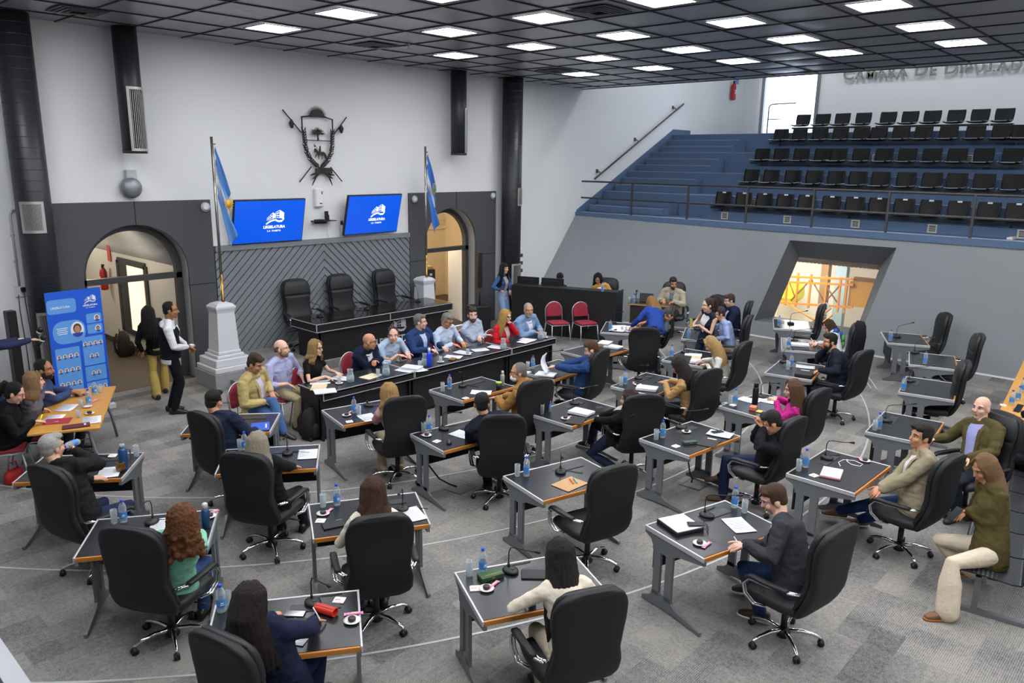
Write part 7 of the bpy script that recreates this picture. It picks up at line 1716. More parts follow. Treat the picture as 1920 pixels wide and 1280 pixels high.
def add_hand(mb, palm, wrist, d, nrm, side, curl, k):
    """palm goes into the welded body, mb receives four bent fingers and a thumb."""
    d = d.normalized(); nrm = (nrm - d * nrm.dot(d)).normalized(); w = d.cross(nrm) * side     # w points to the thumb side
    R = M4((w, d, nrm)).transposed()
    palm.tube([wrist - d * .01, wrist + d * .03 * k, wrist + d * .075 * k], [.024 * k, .034 * k, .036 * k], 8, rnd=True, flat=.5, up=w)
    for i, (o, L) in enumerate(((.027, .074), (.009, .083), (-.009, .078), (-.026, .062))):
        p = wrist + d * (.078 - .006 * abs(i - 1)) * k + w * o * k; L *= k; a = 0; pts = [p - d * .02]; dd = d
        pts.append(p)
        for s_, f in ((.45, .6), (.32, 1.0), (.23, .8)):
            a += curl * f; v = d * cos(a) + nrm * sin(a); p = p + v * L * s_; pts.append(p)
        mb.tube(pts, [.0088 * k, .009 * k, .0085 * k, .0078 * k, .0065 * k], 6, rnd=True)
    p = wrist + d * .03 * k + w * .026 * k
    v = (d * .62 + w * .7 + nrm * .35 * max(.3, curl)).normalized(); v2 = (d * .85 + w * .25 + nrm * .5 * curl).normalized()
    mb.tube([p - v * .015, p + v * .03 * k, p + v * .045 * k + v2 * .022 * k, p + v * .045 * k + v2 * .045 * k], [.012 * k, .0105 * k, .0095 * k, .007 * k], 6, rnd=True)

PM = [(-.24, .168, .125, 0), (-.1, .172, .128, 0), (.06, .166, .124, .005), (.25, .16, .122, .012), (.5, .165, .12, .012), (.74, .186, .124, .006), (.88, .18, .11, -.004), (.97, .105, .085, -.005), (1.02, .07, .068, 0)]
PF = [(-.24, .17, .128, 0), (-.1, .178, .13, 0), (.06, .162, .118, 0), (.28, .138, .104, .005), (.5, .142, .112, .012), (.68, .156, .124, .014), (.78, .16, .112, .006), (.89, .146, .093, -.004), (.97, .085, .07, -.005), (1.02, .058, .056, 0)]

PEOPLE_HANDS = {}
def person(sp):
    fem = sp.get('fem', 0); k = sp.get('k', 1.0); z0 = sp.get('z0', 0)
    root = thing('person', sp['label'], 'person', (sp['pos'][0], sp['pos'][1], z0), rad(sp['yaw']))
    hz = sp['hip']; hip = V3((0, 0, hz)); hd = V3(sp['head']); sit = hz < .7
    nb = hip + (hd - hip) * .75; b_ = V3((0, -.028, 0)); nb = nb + b_
    tw = rad(sp.get('twist', 0))
    lat = V3((cos(tw), sin(tw), 0)); u1 = (nb - hip).normalized(); lat = (lat - u1 * lat.dot(u1) + V3((0, 0, sp.get('tilt', 0)))).normalized()
    bend = V3((0, -.035 * k, .01))
    def spine(t):
        c = hip + (nb - hip) * t + bend * (4 * t * (1 - t) if 0 < t < 1 else 0)
        if t < 0: c = hip + V3((0, -.02, -1)) * (-t * (nb - hip).length)
        return c
    wide = sp.get('wide', 1.0)
    def ring(t, rx, ry, fy, g, n=20):
        c = spine(t); up = (spine(t + .02) - spine(t - .02)).normalized() if t > 0 else V3((0, 0, 1))
        m = min(1, max(0, t)); l_ = (V3((1, 0, 0)) * (1 - m) + lat * m).normalized(); l_ = (l_ - up * l_.dot(up)).normalized(); f_ = up.cross(l_)
        e = 1.0 if t < .9 else .6
        return [tuple(c + f_ * fy * 2 + l_ * (rx * wide + g * e) * cos(2 * pi * i / n) + f_ * (ry * wide + g * e) * sin(2 * pi * i / n)) for i in range(n)]
    prof = PF if fem else PM
    def torso(mb, g, t0=-.24, t1=1.02):
        mb.loft([ring(t, rx * k, ry * k, fy, g) for t, rx, ry, fy in prof if t0 - 1e-6 <= t <= t1 + 1e-6], smooth=True)
    sw = (.166 if fem else .196) * k * (.5 + .5 * wide)
    up1 = (spine(.98) - spine(.86)).normalized(); fw1 = up1.cross(lat)
    joints = {}
    for s, nm in ((1, 'R'), (-1, 'L')):
        sh = nb + lat * sw * s - up1 * .052 * k - fw1 * .01
        hand = V3(sp[nm]); pole = sp.get('pole' + nm); pole = V3(pole) if pole else (lat * s * .75 + V3((0, -.35, -.75)))
        wr = hand - (hand - sh).normalized() * .06
        el, wr = ik(sh, wr, .285 * k, .255 * k, pole)
        joints[nm] = (sh, el, wr, hand)
    legs = {}
    for s, nm in ((1, 'R'), (-1, 'L')):
        hp = hip + V3((s * .088 * k, .01, -.01)); f = V3(sp['f' + nm]); ank = f + V3((0, -.06, .085))
        pole = sp.get('kp' + nm); pole = V3(pole) if pole else V3((s * .15, .8, .6))
        kn, ank = ik(hp, ank, .435 * k, .43 * k, pole)
        legs[nm] = (hp, kn, ank)
    ly, lp, lr = sp.get('look', (0, 0, 0))
    Rh = M4.Rotation(rad(ly), 3, 'Z') @ M4.Rotation(rad(-lp), 3, 'X') @ M4.Rotation(rad(lr), 3, 'Y')
    HS = k * sp.get('hs', 1.06)
    H = lambda x, y, z: hd + Rh @ V3((x, y, z)) * HS
    # ---- body: one welded surface
    q = MB()
    q.ell(H(0, -.012, .03), tuple(HS * r for r in (.074, .092, .09)), R=Rh, n=20, m=12)
    q.ell(H(0, .02, -.042), tuple(HS * r for r in ((.054, .066, .072) if fem else (.059, .067, .074))), R=Rh, n=16, m=10)
    q.ell(H(0, .062, -.098), tuple(HS * r for r in (.026, .022, .02)), R=Rh); q.ell(H(0, .07, -.055), tuple(HS * r for r in (.03, .022, .022)), R=Rh)
    q.tube([H(0, .08, .018), H(0, .094, -.008), H(0, .103, -.026)], [.0085 * HS, .012 * HS, .0145 * HS], 8, rnd=True)
    for s in (-1, 1):
        q.ell(H(s * .076, -.008, -.012), tuple(HS * r for r in (.011, .022, .033)), R=Rh); q.ell(H(s * .038, .062, -.028), tuple(HS * r for r in (.024, .024, .022)), R=Rh)
        q.tube([H(s * .018, .083, .026), H(s * .052, .066, .028)], [.011 * HS, .009 * HS], 6, rnd=True)
    nr = (.047 if fem else .057) * k
    q.tube([nb - up1 * .06, nb + up1 * .02, H(0, -.03, -.05)], [nr * 1.25, nr, nr], 12, rnd=True)
    torso(q, -.018)
    for s in (-1, 1): q.tube([nb + up1 * .035, nb - up1 * .025 + lat * s * sw * .75], [.04 * k, .04 * k], 8, rnd=True)
    fing = MB(); hands = {}
    for s, nm in ((1, 'R'), (-1, 'L')):
        sh, el, wr, hand = joints[nm]
        q.tube([sh - lat * s * .05, sh, sh + (el - sh) * .5, el, el + (wr - el) * .3, wr], [r * k * (.86 if fem else 1) for r in (.05, .052, .043, .037, .036, .026)], 10, rnd=True)
        d = (hand - wr); d = d.normalized() if d.length > .01 else (wr - el).normalized()
        d = (d + (wr - el).normalized() * .6 + V3(sp.get('hd' + nm, (0, 0, 0)))).normalized()
        nrm = V3(sp.get('pn' + nm, (0, .25, -1)))
        add_hand(fing, q, wr, d, nrm, -s, sp.get('curl' + nm, .35), k * (.93 if fem else 1.05)); hands[nm] = wr + d * .09
        hp, kn, an = legs[nm]
        q.tube([hp, hp + (kn - hp) * .5, kn, kn + (an - kn) * .35, an], [r * k for r in (.078, .066, .05, .046, .036)], 10, rnd=True)
        fd = V3(sp.get('fd' + nm, (s * .15, 1, 0))).normalized(); q.tube([an + V3((0, 0, -.03)) - fd * .02, an + fd * .11 + V3((0, 0, -.055))], [.034, .03], 8, rnd=True)
    vs, fs = fuse(q, .0095, 3, .4)
    o = MB(); o.add(vs, fs, 0, None, True); o.add(fing.v, fing.f, 0, None, True)
    for s in (-1, 1):
        o.ell(H(s * .031, .0735, .0085), tuple(HS * r for r in (.0145, .0095, .0075)), 1, R=Rh, n=8, m=6); o.ell(H(s * .031, .080, .0085), tuple(HS * r for r in (.0068, .0052, .0068)), 2, R=Rh, n=8, m=6)
        o.tube([H(s * .014, .0865, .0285), H(s * .034, .0835, .034), H(s * .054, .070, .028)], [.0038 * HS, .0045 * HS, .003 * HS], 5, 3)
        o.tube([H(s * .016, .081, .0165), H(s * .031, .0835, .0185), H(s * .046, .075, .0145)], [.002 * HS, .0026 * HS, .002 * HS], 5, 2)
    o.ell(H(0, .0885, -.063), tuple(HS * r for r in (.0225, .008, .0048)), 4, R=Rh, n=10, m=6); o.ell(H(0, .0885, -.071), tuple(HS * r for r in (.019, .008, .0055)), 4, R=Rh, n=10, m=6)
    hc = sp['hair'][1]
    lip = '#a8565a' if fem else '#a06a5c'
    o.obj('body', [mat('skin_' + sp['skin'], SKIN[sp['skin']], .55, spec=.35, var=.05, vscale=20), M_EYE, M_IRIS, hair_mat(hc if sp['hair'][0] != 'bald' else '#5a4a40'), mat('lips' + lip, lip, .5)], root)
    # ---- clothing: top
    top, tc = sp['top']; th = {'jacket': .026, 'coat': .03, 'sweater': .02, 'shirt': .014, 'tee': .012, 'sleeveless': .010, 'crop': .012}[top]
    q = MB(); torso(q, th - .004 if top != 'jacket' else th, sp.get('hem', -.24 if top not in ('crop',) else .3))
    slv = sp.get('sleeve', {'jacket': 1, 'coat': 1, 'sweater': 1, 'shirt': 1, 'tee': .4, 'sleeveless': 0, 'crop': .3}[top])
    for s in (-1, 1): q.tube([nb + up1 * .02 - fw1 * .012, nb - up1 * .022 + lat * s * sw * .8], [.044 * k + th * .7, .046 * k + th], 8, rnd=True)
    for s, nm in ((1, 'R'), (-1, 'L')):
        sh, el, wr, hand = joints[nm]; f = (.86 if fem else 1) * k
        if slv == 0: q.ell(sh - lat * s * .03, .052 * k); continue
        rr_ = [(.054 + th) * f, (.056 + th) * f, (.047 + th) * f, (.041 + th) * f, (.042 + th * .9) * f, (.031 + th * .75) * f]
        pts = [sh - lat * s * .055, sh, sh + (el - sh) * .5, el, el + (wr - el) * .3, wr - (wr - el).normalized() * .012]
        if slv < .5: pts = pts[:3]; rr_ = rr_[:3]
        elif slv < .9: pts = pts[:5]; rr_ = rr_[:5]
        q.tube(pts, rr_, 10, rnd=True)
    vs, fs = fuse(q, .0125, 5, .5)
    # creases: shallow noise pressed into the cloth
    out = []
    for (x, y, z) in vs:
        n_ = mnoise.noise(V3((x * 9 + sp['pos'][0] * 3, y * 9, z * 22))) * .010 + mnoise.noise(V3((x * 25, y * 25, z * 40 + 5))) * .004
        c = spine(min(1, max(0, (z - hz) / max(.2, nb.z - hz)))); e = V3((x, y, z)) - c; e = e.normalized() * n_ if e.length > 1e-4 else V3((0, 0, 0))
        out.append((x + e.x, y + e.y, z + e.z))
    o = MB(); o.add(out, fs, 0, None, True)
    nm_ = {'jacket': 'jacket', 'coat': 'jacket', 'sweater': 'sweater', 'shirt': 'shirt', 'tee': 'top', 'sleeveless': 'top', 'crop': 'top'}[top]
    # front opening, collar
    def patch(mb, t0, t1, w0, w1, g, mi=0, x0=0.0, x1=None):
        m = 10; rings = []
        for i in range(m + 1):
            t = t0 + (t1 - t0) * i / m; j = 0
            while j < len(prof) - 2 and prof[j + 1][0] < t: j += 1
            a, b2 = prof[j], prof[j + 1]; f = (t - a[0]) / (b2[0] - a[0]); f = min(1, max(0, f))
            rx, ry, fy = [(a[e] + (b2[e] - a[e]) * f) * (k if e < 3 else 1) for e in (1, 2, 3)]
            c = spine(t); up = (spine(t + .02) - spine(t - .02)).normalized(); l_ = lat if t > .4 else (V3((1, 0, 0)) * (1 - t) + lat * t); l_ = (l_ - up * l_.dot(up)).normalized(); f_ = up.cross(l_)
            w = w0 + (w1 - w0) * i / m; row = []; e = 1.0 if t < .9 else .6
            for s_ in range(9):
                x = x0 + ((x1 if x1 is not None else x0) - x0) * i / m + w * (s_ / 4 - 1); X_ = rx * wide + g * e; Y_ = ry * wide + g * e
                row.append(tuple(c + f_ * (fy * 2 + Y_ * math.sqrt(max(0, 1 - (x / X_) ** 2))) + l_ * x))
            rings.append(row)
        mb.loft(rings, mi, None, False, True, False)
    if top in ('jacket', 'coat'):
        for s in (-1, 1): o.tube([nb - up1 * .015 - fw1 * .07 * k + lat * s * .01, nb - up1 * .01 + lat * s * .075 * k - fw1 * .01, nb - up1 * .06 + lat * s * .062 * k + fw1 * .085 * k], [.022, .02, .014], 8, 0, None, rnd=True, flat=.6)
    o.obj(nm_, [cloth_mat(tc, 'denim' if sp.get('denim_top') else 'cloth')], root)
    sc_ = sp.get('shirt')
    if sc_:
        q = MB()
        w = sp.get('vopen', (.012, .07))
        patch(q, sp.get('vlow', .32), .985, w[0], w[1] * k, th + .012)
        if not fem or sp.get('collar'):
            for s in (-1, 1): q.tube([nb - fw1 * .055 * k + up1 * .02, nb + lat * s * .058 * k + up1 * .012, nb + lat * s * .03 * k + fw1 * .075 * k - up1 * .03], [.016, .017, .013], 8, 0, None, rnd=True, flat=.5)
        q.obj('shirt', cloth_mat(sc_), root)
        if top == 'jacket':
            for s in (-1, 1): q = MB(); patch(q, sp.get('vlow', .32), .95, .012, .024, th + .0155, 0, s * (w[0] + .01), s * (w[1] * k + .012)); q.obj('lapel', cloth_mat(tc), root)
    elif top == 'shirt':
        q = MB()
        for s in (-1, 1): q.tube([nb - fw1 * .06 * k + up1 * .012, nb + lat * s * .062 * k + up1 * .006, nb + lat * s * .03 * k + fw1 * .078 * k - up1 * .035], [.018, .019, .014], 8, 0, None, rnd=True, flat=.5)
        patch(q, -.1, .9, .009, .009, th + .011)
        q.obj('collar', cloth_mat(tc), root)
    if sp.get('tie'):
        q = MB(); patch(q, .25, .96, .03, .018, th + .02); q.obj('tie', cloth_mat(sp['tie']), root)
    if sp.get('vest'):
        q = MB(); torso(q, th + .012, -.2, .9); vs, fs = fuse(q, .013, 3); 
        o = MB(); o.add(vs, fs, 0, None, True); o.obj('vest', cloth_mat(sp['vest']), root)
        q = MB(); patch(q, .35, .93, .008, .05, th + .03); q.obj('shirt_front', cloth_mat(tc), root)
    if sp.get('open_front'):        # an open jacket over a top
        q = MB(); patch(q, sp.get('vlow', .05), .98, sp.get('ow', .07), .06, th + .012); q.obj('inner_top', cloth_mat(sp['open_front']), root)
    if sp.get('print'):
        q = MB(); random.seed(4)
        for (t_, x_, c_) in ((.72, .05, 0), (.6, -.07, 1), (.5, .06, 0), (.8, -.05, 0), (.42, -.03, 1)):
            q.ell(spine(t_) + lat * x_ * 1.6 + fw1 * .13, (.05, .03, .06), c_)
            q.ell(spine(t_) + lat * x_ * 1.9 - fw1 * .12, (.06, .03, .07), c_)
        q.ell(joints['R'][0] + lat * .03, (.05, .05, .07), 0); q.ell(joints['L'][0] - lat * .03, (.05, .05, .07), 0)
        q.obj('print', [cloth_mat(sp['print'][0]), cloth_mat(sp['print'][1])], root)
    # ---- trousers
    tr, kc = sp['legs']; wl = sp.get('flare', 1.0)
    q = MB(); q.ell(hip + V3((0, -.015, -.01)), ((.178 if fem else .175) * k * (.6 + .4 * wide), .135 * k, .115 * k))
    if not sit: q.ell(hip + V3((0, 0, .06)), (.16 * k, .115 * k, .09 * k))
    for s, nm in ((1, 'R'), (-1, 'L')):
        hp, kn, an = legs[nm]
        q.tube([hp, hp + (kn - hp) * .45, kn, kn + (an - kn) * .4, an + (an - kn).normalized() * sp.get('cuff', .0)], [.098 * k, .084 * k, .068 * k, .064 * k * wl, .055 * k * wl ** 1.5], 10, rnd=True)
    vs, fs = fuse(q, .0135, 4)
    o = MB(); o.add(vs, fs, 0, None, True); o.obj('trousers', cloth_mat(tr, kc), root)
    # ---- shoes
    sk, shc = sp.get('shoes', ('shoe', '#1a1816'))
    for s, nm in ((1, 'R'), (-1, 'L')):
        hp, kn, an = legs[nm]; fd = V3(sp.get('fd' + nm, (s * .15, 1, 0))).normalized(); sd = fd.cross(V3((0, 0, 1))); sd = sd.normalized() if sd.length > .01 else V3((1, 0, 0)); un = sd.cross(fd)
        c = an - un * .085
        R = M4((sd, fd, un)).transposed().to_4x4(); R.translation = c
        q = MB(); rings = []
        for y_, w, zc, h in [(-.085, .022, .05, .03), (-.075, .034, .052, .045), (-.03, .04, .06, .058), (.03, .04, .055, .05), (.09, .045, .04, .036), (.15, .044, .032, .03), (.185, .034, .026, .022), (.2, .018, .022, .014)]:
            rings.append([(x, y_, zc + dz) for x, dz in sup(w, h, 14, 2.6)])
        q.loft(rings[::-1], 0, R)
        if sk == 'striped':
            for j in range(3):
                for s2 in (-1, 1): q.box((s2 * .043, .02 + j * .03, .05), (.008, .014, .06), 1, R @ M4.Rotation(rad(25), 4, 'X'))
        if sk == 'heel': q.tube([(0, -.06, .06), (0, -.075, -.0)], [.016, .008], 6, 0, R)
        sh_ = q.obj('shoe', [mat('shoe_' + shc, shc, .45), M_SHOE_SOLE], root)
        if sk in ('sneaker', 'striped'):
            q = MB(); rings = []
            for y_, w in [(-.09, .03), (-.07, .04), (0, .044), (.09, .049), (.16, .046), (.195, .034), (.208, .016)]: rings.append([(x, y_, .012 + dz) for x, dz in sup(w, .013, 12, 4)])
            q.loft(rings[::-1], 0, R); q.obj('sole', mat('gum_sole', '#a5632c', .6) if sk == 'striped' and shc != '#1c1a1c' else M_SHOE_SOLE, sh_)
    # ---- hair
    st = sp['hair'][0]
    if st != 'bald': add_hair(root, sp, st, hc, H, Rh, HS, up1, fw1, nb, lat, fem)
    if sp.get('beard'):
        q = MB(); q.ell(H(0, .026, -.075), tuple(HS * r for r in (.058, .064, .05)), R=Rh, n=14, m=8); q.ell(H(0, .062, -.1), tuple(HS * r for r in (.034, .03, .026)), R=Rh)
        for s in (-1, 1): q.ell(H(s * .058, .01, -.045), tuple(HS * r for r in (.012, .022, .04)), R=Rh); q.tube([H(0, .097, -.051), H(s * .028, .086, -.06)], .007 * HS, 6, rnd=True)
        vs, fs = fuse(q, .008, 2); o = MB(); o.add(vs, fs, 0, None, True); o.obj('beard', hair_mat(sp['beard']), root)
    if sp.get('glasses'):
        q = MB()
        for s in (-1, 1):
            q.tube([H(s * .033 + .024 * cos(2 * pi * i / 12), .094 - .004 * abs(cos(2 * pi * i / 12)), .006 + .019 * sin(2 * pi * i / 12)) for i in range(13)], .0028 * HS, 5, cap=False)
            q.tube([H(s * .057, .09, .01), H(s * .078, .05, .012), H(s * .08, -.01, .005)], .0025 * HS, 5)
        q.tube([H(-.01, .097, .01), H(.01, .097, .01)], .0025 * HS, 5)
        q.obj('glasses', mat('glasses_' + sp['glasses'], sp['glasses'], .4), root)
    if sp.get('watch'):
        nm = sp['watch']; sh, el, wr, hand = joints[nm]; d = (wr - el).normalized(); q = MB(); q.tube([wr - d * .03, wr - d * .008], .036 * k, 10); q.obj('wristwatch', M_CHROME, root)
    if sp.get('mask'):
        q = MB(); q.ell(H(0, .05, -.06), tuple(HS * r for r in (.056, .06, .045)), R=Rh); q.obj('face_mask', mat('mask_white', '#e8eef2', .7), root)
    PEOPLE_HANDS[sp['n']] = {nm: root_m(root) @ hands[nm] for nm in hands}
    PEOPLE_HANDS[sp['n']]['mouth'] = root_m(root) @ H(0, .11, -.06)
    return root
def root_m(o): return M4.Translation(o.location) @ M4.Rotation(o.rotation_euler[2], 4, 'Z')

def add_hair(root, sp, st, hc, H, Rh, HS, up1, fw1, nb, lat, fem):
    q = MB(); E = lambda c, r: q.ell(H(*c), tuple(HS * x for x in r), R=Rh, n=16, m=10)
    L = sp['hair'][2] if len(sp['hair']) > 2 else .3
    rnd = random.Random(hash(sp['n']) % 1000 if 0 else sum(map(ord, sp['n'])))
    if st in ('short', 'crop', 'swept'):
        E((0, -.024, .048), (.080, .092, .084) if st != 'crop' else (.077, .09, .078)); E((0, -.05, -.005), (.068, .055, .075))
        for s in (-1, 1): E((s * .068, -.008, .03), (.014, .035, .04)); E((s * .071, .022, .012), (.007, .011, .03))
        if st != 'crop':
            E((.012, .042, .095), (.058, .045, .03)); E((-.03, .05, .086), (.035, .035, .026))
        if st == 'swept': E((.03, .055, .09), (.04, .04, .03)); E((0, -.02, .085), (.078, .09, .055))
    elif st == 'fringe':
        for s in (-1, 1): E((s * .064, -.025, -.0), (.017, .05, .042))
        E((0, -.07, -.01), (.058, .032, .055))
    else:
        E((0, -.026, .046), (.085, .094, .088)); E((0, -.05, -.01), (.08, .06, .08))
        if st == 'pony':
            q.tube([H(0, -.09, .07), H(0, -.13, .085), H(.0, -.16, .03), H(0, -.15, -.1), H(0, -.13, -.16)], [.03, .042, .045, .034, .012], 10, rnd=True)
            for s in (-1, 1): E((s * .07, .01, .03), (.012, .03, .045))
        else:
            back = (-fw1 * .85 - V3((0, 0, .5))).normalized(); dn = (-up1 * .75 + V3((0, 0, -.55))).normalized()
            n = 17; curly = st == 'curly'; wavy = st == 'wavy'
            for i in range(n):
                a = (i / (n - 1) - .5) * 2 * rad(128); sa, ca = sin(a), cos(a)
                p = [H(sa * .035, -.03 - ca * .03, .115), H(sa * .078, -.02 - ca * .078, .06), H(sa * .09, -.015 - ca * .088, -.02), H(sa * .093, -.02 - ca * .09, -.085)]
                l_ = L * (1 - .12 * abs(sa) + rnd.uniform(-.06, .04)); base = p[-1]
                front = ca < -.1
                m = 7 if (curly or wavy) else 4
                for j in range(1, m + 1):
                    f = j / m; w = V3((0, 0, 0))
                    pt = base + dn * l_ * f + (-fw1 * .035 * ca * (1 if ca > 0 else .5) + lat * sa * .05) * min(1, f * 1.6)
                    if curly: pt += fw1 * .03 * ca + (lat * sin(j * 2.3 + i * 1.7) + fw1 * cos(j * 2.1 + i)) * .022
                    elif wavy: pt += (lat * sin(j * 1.5 + i * .9)) * .014
                    p.append(pt)
                r0 = .024 if not curly else .03
                rs = [r0 * .8, r0, r0, r0] + [r0 * (1.0 - .55 * (j / m) ** 2) for j in range(1, m + 1)]
                q.tube(p, [r * HS for r in rs], 7, rnd=True)
                if curly:
                    for j in range(3, len(p)): q.ell(p[j] + V3((rnd.uniform(-.02, .02), rnd.uniform(-.02, .02), rnd.uniform(-.02, .02))), .026 * HS, n=7, m=5)
            if sp.get('fringe'): E((0, .055, .062), (.062, .03, .034))
            else:
                for s in (-1, 1): q.tube([H(s * .01, .04, .122), H(s * .055, .062, .075), H(s * .082, .04, .0), H(s * .088, .03, -.08)], [.014 * HS, .017 * HS, .018 * HS, .016 * HS], 7, rnd=True)
    vs, fs = fuse(q, .0088, 2, .4)
    out = []; amp = .0026 if st in ('short', 'crop', 'fringe', 'swept') else .0062
    for (x, y, z) in vs:
        v = V3((x, y, z)); e = v - (H(0, -.02, 0) if z > nb.z else V3((nb.x, nb.y + .0, z)))
        n_ = mnoise.noise(V3((x * 75, y * 75, z * (14 if st not in ('curly', 'short', 'swept') else 55)))) * amp * (2.2 if st == 'curly' else 1)
        e = e.normalized() * n_ if e.length > 1e-4 else V3((0, 0, 0)); out.append((x + e.x, y + e.y, z + e.z))
    o = MB(); o.add(out, fs, 0, None, True); o.obj('hair', hair_mat(hc), root)

for sp in PEOPLE: person(sp)
bpy.data.objects.remove(_tmp)

# ---------------------------------------------------------------- small things
M_CLEAR = glassy('bottle_plastic', '#eaf2f6', .16)
M_GLASS = glassy('drinking_glass', '#f2f6f7', .12)
M_LABEL = mat('bottle_label', '#3f86cf', .45); M_CAP = mat('bottle_cap', '#1f49c4', .4)
M_PAPER = mat('paper_white', '#dfe1e8', .8); M_INK = mat('print_grey', '#8f93a0', .8)
M_PLATE = mat('porcelain', '#e4e1dc', .25)
M_CHOC = mat('chocolate', '#2c1b14', .45); M_WRAP = mat('wrapper_pink', '#d87fb4', .35); M_NAP = mat('napkin', '#e9e4e0', .9)
M_RUBBER = mat('mic_black', '#121315', .5)

class Proto:
    """Builds a kind once; later calls copy the thing and its parts."""
    def __init__(s, make): s.make = make; s.o = None
    def put(s, lab, loc, rz=0, group=None, scale=None):
        if s.o is None:
            s.o = s.make(); s.o.location = loc; s.o.rotation_euler = (0, 0, rz); s.o['label'] = lab
            if group: s.o['group'] = group
            if scale: s.o.scale = scale
            freeze(s.o); return s.o
        return dup(s.o, loc, rz, lab, group, scale)

def mk_bottle():
    t = thing('water_bottle', 'x', 'bottle')
    q = MB(); q.lathe([(.02, .002), (.03, 0), (.033, .012), (.032, .03), (.0335, .034), (.0335, .12), (.031, .125), (.033, .14), (.032, .155), (.024, .178), (.0135, .195), (.0125, .205)], 14); q.obj('bottle_body', M_CLEAR, t)
    q = MB(); q.lathe([(.0342, .045), (.0342, .108)], 14, cap=False); q.obj('label_band', M_LABEL, t)
    q = MB(); q.box((0, -.0345, .082), (.022, .001, .01)); q.box((0, -.0345, .068), (.03, .001, .005)); q.obj('label_print', M_PAPER, t)
    q = MB(); q.lathe([(.0145, .2), (.015, .203), (.015, .218), (.013, .221)], 12); q.obj('cap', M_CAP, t)
    return t
def mk_glass():
    q = MB(); q.lathe([(.026, 0), (.028, .002), (.031, .13), (.029, .13), (.025, .012), (.01, .01)], 14); o = q.obj('drinking_glass', M_GLASS); return tag(o, 'x', 'glass')
def mk_mic():
    t = thing('desk_microphone', 'x', 'microphone')
    q = MB(); q.ell((0, 0, .014), (.062, .075, .028), n=16, m=8); q.box((0, -.03, .038), (.03, .02, .006)); q.obj('base', M_RUBBER, t)
    q = MB(); q.tube([(0, .02, .03), (0, .022, .075)], [.013, .009], 8); q.tube([(0, .022, .07), (0, .02, .17), (0, .0, .215), (0, -.05, .235), (0, -.16, .255), (0, -.27, .285)], .0048, 6); q.obj('gooseneck', M_RUBBER, t)
    q = MB(); q.tube([(0, -.265, .283), (0, -.31, .296)], [.008, .015], 8, rnd=True); q.obj('mic_head', M_RUBBER, t)
    q = MB(); q.tube([(.03, .05, .008), (.1, .06, .004), (.17, .02, .004), (.24, .0, .004)], .004, 5); q.obj('cable', M_RUBBER, t)
    return t
def mk_plate():
    q = MB(); q.lathe([(.03, 0), (.034, .004), (.06, .012), (.062, .014), (.034, .007), (.01, .006)], 18); return tag(q.obj('saucer', M_PLATE), 'x', 'saucer')
def mk_cake():
    q = MB(); q.lathe([(.024, 0), (.028, .004), (.029, .02), (.025, .026), (.01, .027)], 14); return tag(q.obj('chocolate_biscuit', M_CHOC), 'x', 'biscuit')
def mk_wrap():
    t = thing('sweet_wrapper', 'x', 'sweet'); q = MB(); q.box((0, 0, .008), (.11, .026, .014), 0, None, .005); q.box((.062, 0, .008), (.016, .034, .003)); q.box((-.062, 0, .008), (.016, .034, .003)); q.obj('wrapper', M_WRAP, t)
    q = MB(); q.box((.01, 0, .0158), (.05, .016, .001)); q.obj('print', mat('wrapper_peach', '#e3b79a', .4), t); return t
def mk_napkin():
    t = thing('paper_napkin', 'x', 'napkin'); q = MB(); q.box((0, 0, .003), (.085, .075, .004)); q.box((.004, .003, .006), (.08, .07, .003)); q.obj('sheets', M_NAP, t)
    q = MB(); q.box((-.01, .0, .008), (.045, .02, .0006)); q.obj('print', mat('napkin_print', '#d79a8c', .8), t); return t
def mk_sheet():
    t = thing('paper_sheet', 'x', 'paper'); q = MB(); vs = []
    for i in range(7):
        for j in range(3): vs.append((-.105 + .105 * j, -.148 + .0493 * i, .003 + .004 * (abs(i - 3) / 3) ** 3 * (1 if j != 1 else .6)))
    q.add(vs, [(i * 3 + j, i * 3 + j + 1, i * 3 + j + 4, i * 3 + j + 3) for i in range(6) for j in range(2)], 0, None, True); o = q.obj('sheet', M_PAPER, t); m = o.modifiers.new('thick', 'SOLIDIFY'); m.thickness = .0012
    q = MB()
    for i in range(9): q.box((-.01 + .012 * (i % 3 == 2), .11 - .025 * i, .0052), (.15 - .03 * (i % 3 == 2), .005, .0004))
    q.obj('print_lines', M_INK, t); return t
def mk_stack():
    t = thing('paper_stack', 'x', 'papers'); q = MB(); r = random.Random(2)
    for i in range(7): q.box((r.uniform(-.008, .008), r.uniform(-.008, .008), .004 + i * .005), (.21, .297, .0046), 0, M4.Rotation(r.uniform(-.05, .05), 4, 'Z'))
    q.obj('sheets', M_PAPER, t); q = MB()
    for i in range(10): q.box((-.01, .11 - .022 * i, .0371), (.15 if i % 4 else .1, .005, .0006))
    q.obj('print_lines', M_INK, t); return t
def mk_phone():
    t = thing('mobile_phone', 'x', 'phone'); q = MB(); q.box((0, 0, .005), (.075, .155, .009), 0, None, .003); q.obj('case', M_BLACK, t); q = MB(); q.box((0, 0, .0098), (.068, .146, .0008)); q.obj('screen', mat('phone_glass', '#22272e', .08), t); return t
def mk_pen():
    t = thing('pen', 'x', 'pen'); q = MB(); q.tube([(0, -.07, .005), (0, .055, .005)], .0045, 6); q.obj('barrel', M_PAPER, t); q = MB(); q.tube([(0, .055, .005), (0, .072, .005)], [.004, .001], 6); q.obj('tip', M_BLACK, t); return t
